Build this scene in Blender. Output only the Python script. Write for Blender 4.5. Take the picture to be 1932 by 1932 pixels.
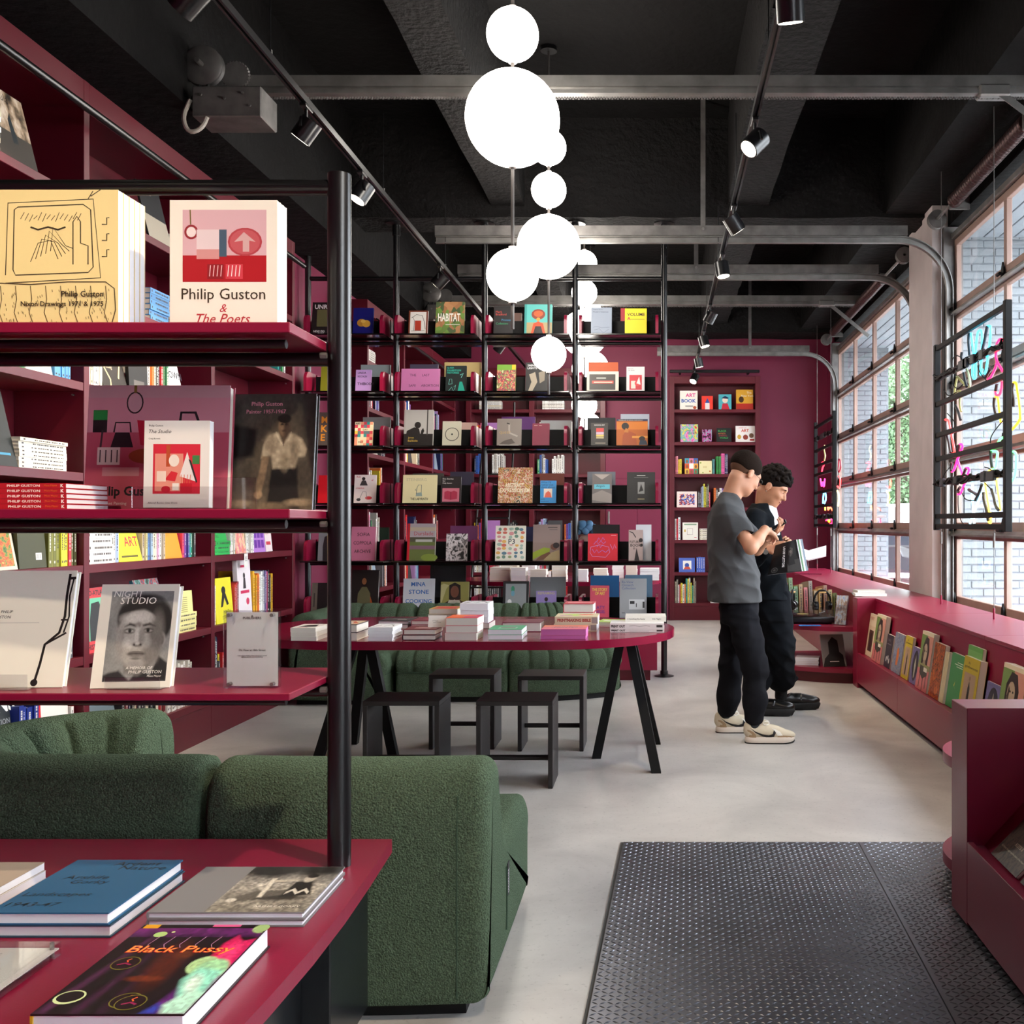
import bpy,bmesh,math,random
import numpy as np
from mathutils import Vector,Matrix,Euler
for o in list(bpy.data.objects):
 bpy.data.objects.remove(o)
scene=bpy.context.scene
COL=scene.collection
PI=math.pi
R=math.radians
EYE=1.33
FPX,VX,VY=1930.0,1240.0,988.0
cam_d=bpy.data.cameras.new('camera')
cam_d.sensor_width=36.0
cam_d.sensor_fit='HORIZONTAL'
cam_d.lens=36.0*FPX/1932.0
cam_d.shift_x=-(VX-966.0)/1932.0
cam_d.shift_y=(VY-966.0)/1932.0
cam_d.clip_start=0.05
cam_d.clip_end=300
cam=bpy.data.objects.new('camera',cam_d)
cam.location=(0,0,EYE)
cam.rotation_euler=(R(90),0,0)
COL.objects.link(cam)
scene.camera=cam
world=bpy.data.worlds.new('overcast_sky')
scene.world=world
world.use_nodes=True
bg=world.node_tree.nodes['Background']
bg.inputs['Color'].default_value=(0.90,0.95,1.0,1)
bg.inputs['Strength'].default_value=5.0
vs=scene.view_settings
vs.view_transform='Standard'
vs.look='None'
vs.exposure=1.68
vs.gamma=1.0
vs.use_curve_mapping=False
cy_=scene.cycles
cy_.max_bounces=7
cy_.diffuse_bounces=4
cy_.glossy_bounces=3
cy_.transmission_bounces=3
cy_.transparent_max_bounces=14
cy_.caustics_reflective=False
cy_.caustics_refractive=False
GLOBE_STRENGTH=8.0
SPOT_POWER=44.0
def W(px,py,Y):
 0
 return Vector(((px-VX)/FPX*Y,Y,EYE+(VY-py)/FPX*Y))
def lin(c):
 if isinstance(c,str):
  c=c.lstrip('#')
  c=tuple(int(c[i:i+2],16)for i in(0,2,4))
 out=[]
 for x in c[:3]:
  x=x/255.0
  out.append(x/12.92 if x<=0.04045 else((x+0.055)/1.055)**2.4)
 return tuple(out)
MATS={}
def mat(name,col=None,rough=0.5,metal=0.0,spec=0.5,bump=None,vary=None,emit=None,sheen=0.0,coat=0.0,coords='Object'):
 if name in MATS:
  return MATS[name]
 m=bpy.data.materials.new(name)
 m.use_nodes=True
 nt=m.node_tree
 b=nt.nodes['Principled BSDF']
 c=lin(col)if col is not None else(0.8,0.8,0.8)
 b.inputs['Base Color'].default_value=(*c,1)
 b.inputs['Roughness'].default_value=rough
 b.inputs['Metallic'].default_value=metal
 b.inputs['Specular IOR Level'].default_value=spec
 if sheen:
  b.inputs['Sheen Weight'].default_value=sheen
  b.inputs['Sheen Roughness'].default_value=0.5
 if coat:
  b.inputs['Coat Weight'].default_value=coat
  b.inputs['Coat Roughness'].default_value=0.12
 if emit:
  b.inputs['Emission Color'].default_value=(*lin(emit[0]),1)
  b.inputs['Emission Strength'].default_value=emit[1]
 tc=None
 if bump or vary:
  tc=nt.nodes.new('ShaderNodeTexCoord')
 if vary:
  n=nt.nodes.new('ShaderNodeTexNoise')
  n.inputs['Scale'].default_value=vary[0]
  n.inputs['Detail'].default_value=6
  nt.links.new(tc.outputs[coords],n.inputs['Vector'])
  r=nt.nodes.new('ShaderNodeValToRGB')
  k=vary[1]
  r.color_ramp.elements[0].position=0.3
  r.color_ramp.elements[1].position=0.7
  r.color_ramp.elements[0].color=(*[x*(1-k)for x in c],1)
  r.color_ramp.elements[1].color=(*[min(1,x*(1+k))for x in c],1)
  nt.links.new(n.outputs['Fac'],r.inputs['Fac'])
  nt.links.new(r.outputs['Color'],b.inputs['Base Color'])
 if bump:
  n2=nt.nodes.new('ShaderNodeTexNoise')
  n2.inputs['Scale'].default_value=bump[0]
  n2.inputs['Detail'].default_value=bump[2]if len(bump)>2 else 4
  nt.links.new(tc.outputs[coords],n2.inputs['Vector'])
  bp=nt.nodes.new('ShaderNodeBump')
  bp.inputs['Strength'].default_value=bump[1]
  bp.inputs['Distance'].default_value=bump[3]if len(bump)>3 else 0.004
  nt.links.new(n2.outputs['Fac'],bp.inputs['Height'])
  nt.links.new(bp.outputs['Normal'],b.inputs['Normal'])
 MATS[name]=m
 return m
def cmat(hexc,rough=0.45,**k):
 key='paint_%s_%d'%(hexc.lstrip('#'),int(rough*100))
 return mat(key,hexc,rough,**k)
class MB:
 0
 def __init__(s):
  s.v,s.f,s.mi,s.col=[],[],[],[]
 def add(s,verts,faces,mi=0,col=None):
  n=len(s.v)
  s.v.extend([tuple(p)for p in verts])
  for f in faces:
   s.f.append(tuple(i+n for i in f))
   s.mi.append(mi)
   s.col.append(col)
  return s
 def box(s,x0,x1,y0,y1,z0,z1,mi=0,col=None):
  v=[(x0,y0,z0),(x1,y0,z0),(x1,y1,z0),(x0,y1,z0),(x0,y0,z1),(x1,y0,z1),(x1,y1,z1),(x0,y1,z1)]
  f=[(0,3,2,1),(4,5,6,7),(0,1,5,4),(1,2,6,5),(2,3,7,6),(3,0,4,7)]
  return s.add(v,f,mi,col)
 def rbox(s,x0,x1,y0,y1,z0,z1,r=0.004,seg=2,mi=0,col=None):
  bm=bmesh.new()
  bmesh.ops.create_cube(bm,size=1)
  for v in bm.verts:
   v.co=Vector((x0+(v.co.x+.5)*(x1-x0),y0+(v.co.y+.5)*(y1-y0),z0+(v.co.z+.5)*(z1-z0)))
  bmesh.ops.bevel(bm,geom=list(bm.edges),offset=r,segments=seg,profile=0.5,affect='EDGES')
  bm.verts.index_update()
  s.add([v.co[:]for v in bm.verts],[tuple(v.index for v in f.verts)for f in bm.faces],mi,col)
  bm.free()
  return s
 def prism(s,poly,z0,z1,mi=0,col=None,axis='z'):
  n=len(poly)
  def P(p,h):
   if axis=='z':return(p[0],p[1],h)
   if axis=='y':return(p[0],h,p[1])
   return(h,p[0],p[1])
  v=[P(p,z0)for p in poly]+[P(p,z1)for p in poly]
  f=[tuple(range(n))[::-1],tuple(range(n,2*n))]
  for i in range(n):
   j=(i+1)%n
   f.append((i,j,n+j,n+i))
  return s.add(v,f,mi,col)
 def cyl(s,p0,p1,r0,r1=None,n=16,caps=True,mi=0,col=None):
  if r1 is None:r1=r0
  p0,p1=Vector(p0),Vector(p1)
  d=(p1-p0).normalized()
  a=d.orthogonal().normalized()
  b=d.cross(a)
  v,f=[],[]
  for p,r in((p0,r0),(p1,r1)):
   for i in range(n):
    t=2*PI*i/n
    v.append(p+a*(r*math.cos(t))+b*(r*math.sin(t)))
  for i in range(n):
   j=(i+1)%n
   f.append((i,j,n+j,n+i))
  if caps:
   f.append(tuple(range(n))[::-1])
   f.append(tuple(range(n,2*n)))
  return s.add(v,f,mi,col)
 def tube(s,pts,r,n=8,closed=False,mi=0,col=None,caps=True):
  pts=[Vector(p)for p in pts]
  m=len(pts)
  rr=r if isinstance(r,(list,tuple))else[r]*m
  t0=(pts[1]-pts[0]).normalized()
  a=t0.orthogonal().normalized()
  v,f=[],[]
  for i in range(m):
   if closed:
    t=(pts[(i+1)%m]-pts[i-1]).normalized()
   else:
    t=(pts[min(i+1,m-1)]-pts[max(i-1,0)]).normalized()
   a=(a-t*a.dot(t))
   a=a.normalized()if a.length>1e-6 else t.orthogonal().normalized()
   b=t.cross(a)
   for k in range(n):
    w=2*PI*k/n
    v.append(pts[i]+a*(rr[i]*math.cos(w))+b*(rr[i]*math.sin(w)))
  for i in range(m if closed else m-1):
   j=(i+1)%m
   for k in range(n):
    l=(k+1)%n
    f.append((i*n+k,i*n+l,j*n+l,j*n+k))
  if not closed and caps:
   f.append(tuple(range(n))[::-1])
   f.append(tuple(range((m-1)*n,m*n)))
  return s.add(v,f,mi,col)
 def lathe(s,prof,o=(0,0,0),n=24,mi=0,col=None,axis='z',sx=1,sy=1):
  v,f=[],[]
  for(r,z)in prof:
   for k in range(n):
    t=2*PI*k/n
    p=(r*math.cos(t)*sx,r*math.sin(t)*sy,z)
    if axis=='y':p=(p[0],p[2],p[1])
    if axis=='x':p=(p[2],p[0],p[1])
    v.append((o[0]+p[0],o[1]+p[1],o[2]+p[2]))
  m=len(prof)
  for i in range(m-1):
   for k in range(n):
    l=(k+1)%n
    f.append((i*n+k,i*n+l,(i+1)*n+l,(i+1)*n+k))
  if prof[0][0]>1e-6:f.append(tuple(range(n))[::-1])
  if prof[-1][0]>1e-6:f.append(tuple(range((m-1)*n,m*n)))
  return s.add(v,f,mi,col)
 def sphere(s,o,r,n=24,m=14,mi=0,col=None,sc=(1,1,1)):
  prof=[]
  v,f=[],[]
  for i in range(1,m):
   t=PI*i/m
   for k in range(n):
    w=2*PI*k/n
    v.append((o[0]+r*sc[0]*math.sin(t)*math.cos(w),o[1]+r*sc[1]*math.sin(t)*math.sin(w),o[2]-r*sc[2]*math.cos(t)))
  for i in range(m-2):
   for k in range(n):
    l=(k+1)%n
    f.append((i*n+k,i*n+l,(i+1)*n+l,(i+1)*n+k))
  b=len(v)
  v.append((o[0],o[1],o[2]-r*sc[2]));v.append((o[0],o[1],o[2]+r*sc[2]))
  for k in range(n):
   l=(k+1)%n
   f.append((b,l,k))
   f.append((b+1,(m-2)*n+k,(m-2)*n+l))
  return s.add(v,f,mi,col)
 def mesh(s,name,mats,smooth=False):
  me=bpy.data.meshes.new(name)
  me.from_pydata(s.v,[],s.f)
  if not isinstance(mats,(list,tuple)):mats=[mats]
  for m in mats:me.materials.append(m)
  if len(mats)>1:me.polygons.foreach_set('material_index',s.mi)
  if any(c is not None for c in s.col):
   ca=me.color_attributes.new('print','FLOAT_COLOR','CORNER')
   arr=[]
   for p,c in zip(s.f,s.col):
    c=c if c is not None else(1,1,1)
    arr.extend([c[0],c[1],c[2],1.0]*len(p))
   ca.data.foreach_set('color',arr)
  if smooth is True:
   me.polygons.foreach_set('use_smooth',[True]*len(me.polygons))
  me.update()
  return me
 def build(s,name,mats,parent=None,smooth=False,world=False,loc=None,rot=None):
  if world and parent is not None:
   L=parent.location
   s.v=[(p[0]-L[0],p[1]-L[1],p[2]-L[2])for p in s.v]
  me=s.mesh(name,mats,smooth)
  o=bpy.data.objects.new(name,me)
  COL.objects.link(o)
  if parent is not None:o.parent=parent
  if loc is not None:o.location=loc
  if rot is not None:o.rotation_euler=rot
  if smooth=='auto':
   try:
    me.polygons.foreach_set('use_smooth',[True]*len(me.polygons))
    me.set_sharp_from_angle(angle=R(40))
   except Exception:
    pass
  return o
def tag(o,label=None,cat=None,group=None,kind=None):
 if label:o['label']=label
 if cat:o['category']=cat
 if group:o['group']=group
 if kind:o['kind']=kind
 return o
def thing(name,label,cat,loc=(0,0,0),rz=0.0,group=None,rot=None):
 o=bpy.data.objects.new(name,None)
 o.empty_display_size=0.05
 COL.objects.link(o)
 o.location=loc
 o.rotation_euler=rot if rot is not None else(0,0,rz)
 return tag(o,label,cat,group)
def struct(name,mb,m,parent=None,smooth=False,label=None,**k):
 o=mb.build(name,m,parent,smooth,**k)
 if parent is None:o['kind']='structure'
 if label:o['label']=label
 return o
def copy_tree(o,parent=None):
 c=o.copy()
 COL.objects.link(c)
 c.parent=parent
 for ch in o.children:
  copy_tree(ch,c)
 return c
_ORD=['first','second','third','fourth','fifth','sixth','seventh','eighth','ninth','tenth','eleventh','twelfth','thirteenth','fourteenth','fifteenth','sixteenth','seventeenth','eighteenth','nineteenth','twentieth']
def ordinal(i):
 if i<20:return _ORD[i]
 tens={2:'twenty',3:'thirty',4:'forty',5:'fifty',6:'sixty'}
 t,u=divmod(i+1,10)
 if u==0:return{3:'thirtieth',4:'fortieth',5:'fiftieth',6:'sixtieth'}[t]
 return tens[t]+'-'+_ORD[u-1]
def maroon_like(name,col,rough):
 return mat(name,col,rough,bump=(220,0.05,2,0.002),vary=(1.3,0.06))
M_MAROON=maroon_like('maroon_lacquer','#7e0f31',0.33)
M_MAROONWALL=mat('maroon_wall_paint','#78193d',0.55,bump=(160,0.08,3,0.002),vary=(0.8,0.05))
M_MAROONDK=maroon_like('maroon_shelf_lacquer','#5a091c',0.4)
M_BLACK=mat('black_metal','#0e0e10',0.28,spec=0.6)
M_BLACKM=mat('black_matte','#0b0b0c',0.6,spec=.25)
M_BLACKGLOSS=mat('black_gloss_shelf','#0a090a',0.12,spec=0.7)
M_CEIL=mat('black_ceiling_paint','#070606',0.85,spec=.2,bump=(14,0.5,8,0.02),vary=(3,0.25))
M_BEAM=mat('black_rough_concrete','#0d0b0b',0.85,spec=.25,bump=(22,0.9,8,0.03),vary=(5,0.35))
M_STEEL=mat('galvanised_steel','#8d8b88',0.42,0.85,bump=(60,0.15,4,0.002),vary=(7,0.25))
M_STEELDK=mat('dark_grey_steel','#6f6c6a',0.45,0.6,bump=(40,0.2,4,0.002),vary=(9,0.3))
M_WOODBLK=mat('black_stained_wood','#1d1717',0.5,bump=(60,0.1,4,0.002),vary=(4,0.25))
M_FRAME=mat('tan_door_frame_paint','#9b7f74',0.5,bump=(50,0.1,4,0.002),vary=(6,0.1))
M_COLUMN=mat('pale_mauve_column_paint','#c6bab7',0.55,bump=(30,0.25,6,0.004),vary=(4,0.08))
M_BRICKP=mat('pale_painted_brick','#858c91',0.7,bump=(45,0.5,6,0.006),vary=(7,0.05))
M_PAGES=mat('book_pages','#dcd6cc',0.8)
M_PAGESW=mat('white_book_pages','#e6e6ea',0.7)
M_PAPER=mat('white_card_paper','#e9e6df',0.6)
M_WHITE=mat('white_plastic','#e6e6e6',0.4)
M_RUBBER=mat('black_rubber','#101010',0.7)
M_ACRYL=None
def glass_mat(name,tint=(1,1,1),refl=0.06,rough=0.0):
 m=bpy.data.materials.new(name)
 m.use_nodes=True
 nt=m.node_tree
 for n in list(nt.nodes):nt.nodes.remove(n)
 out=nt.nodes.new('ShaderNodeOutputMaterial')
 mix=nt.nodes.new('ShaderNodeMixShader')
 tr=nt.nodes.new('ShaderNodeBsdfTransparent')
 tr.inputs['Color'].default_value=(*tint,1)
 gl=nt.nodes.new('ShaderNodeBsdfGlossy')
 gl.inputs['Roughness'].default_value=rough
 lw=nt.nodes.new('ShaderNodeLayerWeight')
 lw.inputs['Blend'].default_value=0.5
 pw=nt.nodes.new('ShaderNodeMath');pw.operation='POWER';pw.inputs[1].default_value=4.0
 ml=nt.nodes.new('ShaderNodeMath');ml.operation='MULTIPLY_ADD';ml.inputs[1].default_value=0.55;ml.inputs[2].default_value=refl
 nt.links.new(lw.outputs['Facing'],pw.inputs[0])
 nt.links.new(pw.outputs[0],ml.inputs[0])
 nt.links.new(ml.outputs[0],mix.inputs[0])
 nt.links.new(tr.outputs[0],mix.inputs[1])
 nt.links.new(gl.outputs[0],mix.inputs[2])
 nt.links.new(mix.outputs[0],out.inputs['Surface'])
 return m
M_GLASS=glass_mat('window_glass',(0.97,0.98,0.99),0.05)
M_ACRYL=glass_mat('clear_acrylic',(0.94,0.95,0.96),0.09,0.03)
def print_material():
 m=bpy.data.materials.new('cover_print')
 m.use_nodes=True
 nt=m.node_tree
 b=nt.nodes['Principled BSDF']
 b.inputs['Roughness'].default_value=0.4
 a=nt.nodes.new('ShaderNodeVertexColor')
 a.layer_name='print'
 nt.links.new(a.outputs['Color'],b.inputs['Base Color'])
 return m
M_PRINT=print_material()
def objcolor_material():
 m=bpy.data.materials.new('book_cover_by_colour')
 m.use_nodes=True
 nt=m.node_tree
 b=nt.nodes['Principled BSDF']
 b.inputs['Roughness'].default_value=0.42
 a=nt.nodes.new('ShaderNodeObjectInfo')
 nt.links.new(a.outputs['Color'],b.inputs['Base Color'])
 return m
M_OBJCOL=objcolor_material()
def art_mat(name,cols,scale=6.0,kind='noise',seed=0.0,detail=6,dist=0.0,rough=0.4):
 0
 if name in MATS:return MATS[name]
 m=bpy.data.materials.new(name)
 m.use_nodes=True
 nt=m.node_tree
 b=nt.nodes['Principled BSDF']
 b.inputs['Roughness'].default_value=rough
 tc=nt.nodes.new('ShaderNodeTexCoord')
 mp=nt.nodes.new('ShaderNodeMapping')
 mp.inputs['Location'].default_value=(seed,seed*.7,seed*1.3)
 nt.links.new(tc.outputs['Generated' if kind!='obj' else 'Object'],mp.inputs['Vector'])
 if kind=='voronoi':
  n=nt.nodes.new('ShaderNodeTexVoronoi')
  n.inputs['Scale'].default_value=scale
  sep=nt.nodes.new('ShaderNodeSeparateColor')
  nt.links.new(n.outputs['Color'],sep.inputs[0])
  src=sep.outputs[0]
 else:
  n=nt.nodes.new('ShaderNodeTexNoise')
  n.inputs['Scale'].default_value=scale
  n.inputs['Detail'].default_value=detail
  n.inputs['Distortion'].default_value=dist
  src=n.outputs['Fac']
 nt.links.new(mp.outputs[0],n.inputs['Vector'])
 r=nt.nodes.new('ShaderNodeValToRGB')
 cr=r.color_ramp
 cr.interpolation='CONSTANT' if kind=='voronoi' else 'LINEAR'
 k=len(cols)
 lo,hi=(0.0,1.0)if kind=='voronoi' else(0.32,0.68)
 while len(cr.elements)<k:cr.elements.new(0.5)
 for i,c in enumerate(cols):
  cr.elements[i].position=lo+(hi-lo)*i/(k if kind=='voronoi' else max(1,k-1))
  cr.elements[i].color=(*lin(c),1)
 nt.links.new(src,r.inputs['Fac'])
 nt.links.new(r.outputs['Color'],b.inputs['Base Color'])
 MATS[name]=m
 return m
_TXT={}
def text_mesh(s,bold=0.0,shear=0.0):
 key=(s,bold,shear)
 if key in _TXT:return _TXT[key]
 cu=bpy.data.curves.new('lettering','FONT')
 cu.body=s
 cu.size=1.0
 cu.resolution_u=2
 cu.offset=bold
 cu.shear=shear
 o=bpy.data.objects.new('lettering',cu)
 me=bpy.data.meshes.new_from_object(o)
 co=np.zeros(len(me.vertices)*3,dtype=np.float32)
 me.vertices.foreach_get('co',co)
 co=co.reshape(-1,3)[:,:2]
 fs=[tuple(p.vertices)for p in me.polygons]
 bpy.data.objects.remove(o)
 bpy.data.curves.remove(cu)
 bpy.data.meshes.remove(me)
 if len(co)==0:co=np.zeros((1,2))
 mn,mx=co.min(0),co.max(0)
 _TXT[key]=(co-mn,fs,mx-mn)
 return _TXT[key]
def put_text(mb,s,x,z,h=None,w=None,col='#111111',y=-0.001,align='l',bold=0.0,shear=0.0,frame=None):
 0
 co,fs,sz=text_mesh(s,bold,shear)
 if sz[0]<=0:return
 if h is not None and w is not None:kx,kz=w/sz[0],h/sz[1]
 elif h is not None:kx=kz=h/sz[1]
 else:kx=kz=w/sz[0]
 ww=sz[0]*kx
 ox=x-(ww/2 if align=='c' else ww if align=='r' else 0)
 v=[(ox+p[0]*kx,y,z+p[1]*kz)for p in co]
 if frame is not None:v=[frame(p)for p in v]
 mb.add(v,fs,0,lin(col))
def draw(mb,items,w,h,y0=-0.00015,step=0.000012):
 0
 y=y0
 for it in items:
  k=it[0]
  c=lin(it[-1])if k not in('t',)else None
  if k=='r':
   _,a,b,c2,d,_c=it
   mb.add([(a*w,y,b*h),(c2*w,y,b*h),(c2*w,y,d*h),(a*w,y,d*h)],[(0,1,2,3)],0,c)
  elif k=='e':
   _,cx,cy,rx,ry,_c=it
   n=18
   mb.add([(w*(cx+rx*math.cos(2*PI*i/n)),y,h*(cy+ry*math.sin(2*PI*i/n)))for i in range(n)],[tuple(range(n))],0,c)
  elif k=='p':
   pts=it[1]
   mb.add([(p[0]*w,y,p[1]*h)for p in pts],[tuple(range(len(pts)))],0,c)
  elif k=='l':
   pts,lw=it[1],it[2]*w
   P=[Vector((p[0]*w,p[1]*h))for p in pts]
   v,f=[],[]
   for i,p in enumerate(P):
    t=(P[min(i+1,len(P)-1)]-P[max(i-1,0)])
    t=t.normalized()if t.length>0 else Vector((1,0))
    nn=Vector((-t.y,t.x))*lw/2
    v.append((p.x+nn.x,y,p.y+nn.y));v.append((p.x-nn.x,y,p.y-nn.y))
    if i:f.append((2*i-2,2*i-1,2*i+1,2*i))
   mb.add(v,f,0,c)
  elif k=='t':
   s,u,vv,hh,colr=it[1:6]
   al=it[6]if len(it)>6 else 'l'
   bo=it[7]if len(it)>7 else 0.0
   sh=it[8]if len(it)>8 else 0.0
   wf=it[9]if len(it)>9 else None
   put_text(mb,s,u*w,vv*h,hh*h if hh else None,wf*w if wf else None,colr,y,al,bo,sh)
  y-=step
def raster(ops,nx=70,ny=90,seed=0):
 0
 u,v=np.meshgrid((np.arange(nx)+.5)/nx,(np.arange(ny)+.5)/ny,indexing='ij')
 I=np.zeros((nx,ny,3))
 rg=np.random.default_rng(seed)
 def noise(cells):
  g=rg.uniform(-1,1,(cells+2,cells+2))
  x,y=u*cells,v*cells
  i,j=x.astype(int),y.astype(int)
  a,b=x-i,y-j
  a,b=a*a*(3-2*a),b*b*(3-2*b)
  return(g[i,j]*(1-a)+g[i+1,j]*a)*(1-b)+(g[i,j+1]*(1-a)+g[i+1,j+1]*a)*b
 for o in ops:
  k=o[0]
  if k=='bg':I[:]=lin(o[1]);continue
  if k=='v':
   w=np.clip((v-o[1])/(o[2]-o[1]),0,1)[...,None]
   m=((v>=o[1])&(v<=o[2]))[...,None]
   I=np.where(m,np.array(lin(o[3]))*(1-w)+np.array(lin(o[4]))*w,I);continue
  if k=='n':
   I=I*(1+o[2]*noise(o[1]))[...,None];continue
  if k=='e':
   cx,cy,rx,ry,c=o[1:6]
   soft=o[6]if len(o)>6 else .15
   a=R(o[7])if len(o)>7 else 0
   dx,dy=u-cx,v-cy
   q=np.sqrt(((dx*math.cos(a)+dy*math.sin(a))/rx)**2+((-dx*math.sin(a)+dy*math.cos(a))/ry)**2)
   w=np.clip((1-q)/soft+.5,0,1)
  else:
   pts,c=o[1],o[2]
   soft=o[3]if len(o)>3 else .02
   ins=np.zeros(u.shape,bool);dist=np.full(u.shape,9.)
   for(x0,y0),(x1,y1)in zip(pts,pts[1:]+pts[:1]):
    cr=((y0>v)!=(y1>v))&(u<(x1-x0)*(v-y0)/(y1-y0+1e-9)+x0)
    ins^=cr
    t=np.clip(((u-x0)*(x1-x0)+(v-y0)*(y1-y0))/((x1-x0)**2+(y1-y0)**2+1e-9),0,1)
    dist=np.minimum(dist,np.hypot(u-x0-t*(x1-x0),v-y0-t*(y1-y0)))
   w=np.clip(np.where(ins,dist,-dist)/soft+.5,0,1)
  I=I*(1-w[...,None])+np.array(lin(c))*w[...,None]
 return np.clip(I,0,1)
def picture(o,I,x0,x1,z0,z1,y=-.0001,name='cover_photograph'):
 nx,ny=I.shape[:2]
 xs,zs=np.linspace(x0,x1,nx+1),np.linspace(z0,z1,ny+1)
 vv=[(a,y,b)for a in xs for b in zs]
 m=ny+1
 f=[(i*m+j,(i+1)*m+j,(i+1)*m+j+1,i*m+j+1)for i in range(nx)for j in range(ny)]
 me=bpy.data.meshes.new(name)
 me.from_pydata(vv,[],f)
 me.materials.append(M_PRINT)
 ca=me.color_attributes.new('print','FLOAT_COLOR','CORNER')
 c=np.concatenate([I.reshape(-1,3),np.ones((nx*ny,1))],1).repeat(4,0)
 ca.data.foreach_set('color',c.astype(np.float32).ravel())
 ob=bpy.data.objects.new(name,me)
 COL.objects.link(ob)
 ob.parent=next(c for c in o.children if c.name.split('.')[0]=='cover')
 return ob
def book(name,label,w,h,t,cover,loc,rot=(0,0,0),art=None,back_art=None,texture=None,pages=None,hard=True,spine=None,group=None,cat='book',spine_art=None,spine_side='l',print_layer=True):
 0
 o=thing(name,label,cat,loc,group=group,rot=rot)
 b=0.003 if hard else 0.0012
 ov=0.003 if hard else 0.0
 b=min(b,t*0.2)
 cm=cmat(cover)if isinstance(cover,str)else cover
 sm=cmat(spine)if isinstance(spine,str)else cm
 c=MB()
 c.box(-w/2,w/2,0,b,0,h)
 c.box(-w/2,w/2,t-b,t,0,h)
 if spine_side=='l':c.box(-w/2-(0.001 if hard else 0),-w/2+b,b,t-b,0,h,1)
 else:c.box(w/2-b,w/2+(0.001 if hard else 0),b,t-b,0,h,1)
 cv=c.build('cover',[cm,sm],o)
 p=MB()
 if spine_side=='l':p.box(-w/2+b,w/2-ov-0.0008,b,t-b,ov+0.0005,h-ov-0.0005)
 else:p.box(-w/2+ov+0.0008,w/2-b,b,t-b,ov+0.0005,h-ov-0.0005)
 p.build('pages',pages or M_PAGES,o)
 if texture:
  tx=MB()
  u0,v0,u1,v1=texture[1]if len(texture)>1 else(0,0,1,1)
  tx.add([((u0-.5)*w,-0.0001,v0*h),((u1-.5)*w,-0.0001,v0*h),((u1-.5)*w,-0.0001,v1*h),((u0-.5)*w,-0.0001,v1*h)],[(0,1,2,3)])
  tx.build('cover_picture',texture[0],cv)
 if art:
  a=MB()
  draw(a,[i for i in art if i[0]!='t'],w,h)
  n=sum(1 for i in art if i[0]!='t')
  if a.v:
   a.v=[(p[0]-w/2,p[1],p[2])for p in a.v]
   a.build('cover_print',M_PRINT,cv)['kind']='stuff'
  a=MB()
  draw(a,[i for i in art if i[0]=='t'],w,h,y0=-0.00017-0.000012*n,step=0.000006)
  if a.v:
   a.v=[(p[0]-w/2,p[1],p[2])for p in a.v]
   a.build('cover_lettering',M_PRINT,cv)['kind']='stuff'
 if spine_art:
  a=MB()
  draw(a,spine_art,w,t,y0=0,step=0.0002)
  a.v=[(p[0]-w/2,t-p[2],-0.0008+p[1])for p in a.v]
  a.build('spine_lettering',M_PRINT,cv)['kind']='stuff'
 return o
def unit_book_mesh(name,flat=False):
 0
 m=MB()
 b=0.09
 m.box(-.5,-.5+b,0,1,0,1,0)
 m.box(.5-b,.5,0,1,0,1,0)
 m.box(-.5+b,.5-b,0,0.012,0,1,0)
 m.box(-.5+b,.5-b,0.012,0.98,0.008,0.985,1)
 rng=random.Random(name)
 z=.92
 while z>.28:
  l=rng.uniform(.015,.05)
  m.add([(-.16,-0.002,z-l),(.16,-0.002,z-l),(.16,-0.002,z),(-.16,-0.002,z)],[(0,1,2,3)],2)
  z-=l+rng.choice([.008,.01,.01,.03])
 m.add([(-.2,-0.002,.06),(.2,-0.002,.06),(.2,-0.002,.10),(-.2,-0.002,.10)],[(0,1,2,3)],2)
 return m
def spine_print_material():
 m=bpy.data.materials.new('spine_lettering_by_contrast')
 m.use_nodes=True
 nt=m.node_tree
 b=nt.nodes['Principled BSDF']
 b.inputs['Roughness'].default_value=.5
 a=nt.nodes.new('ShaderNodeObjectInfo')
 bw=nt.nodes.new('ShaderNodeRGBToBW')
 g=nt.nodes.new('ShaderNodeMath');g.operation='GREATER_THAN';g.inputs[1].default_value=.16
 mx=nt.nodes.new('ShaderNodeMixRGB')
 mx.inputs[1].default_value=(.62,.60,.56,1);mx.inputs[2].default_value=(.05,.04,.04,1)
 nt.links.new(a.outputs['Color'],bw.inputs[0]);nt.links.new(bw.outputs[0],g.inputs[0])
 nt.links.new(g.outputs[0],mx.inputs[0]);nt.links.new(mx.outputs[0],b.inputs['Base Color'])
 return m
M_SPINEPRINT=spine_print_material()
UNIT_BOOKS=[unit_book_mesh('spine_%d'%i).mesh('book',[M_OBJCOL,M_PAGES,M_SPINEPRINT])for i in range(8)]
XL,XR=-3.12,2.42
YB,YF=14.42,-3.2
ZC=4.8
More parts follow.
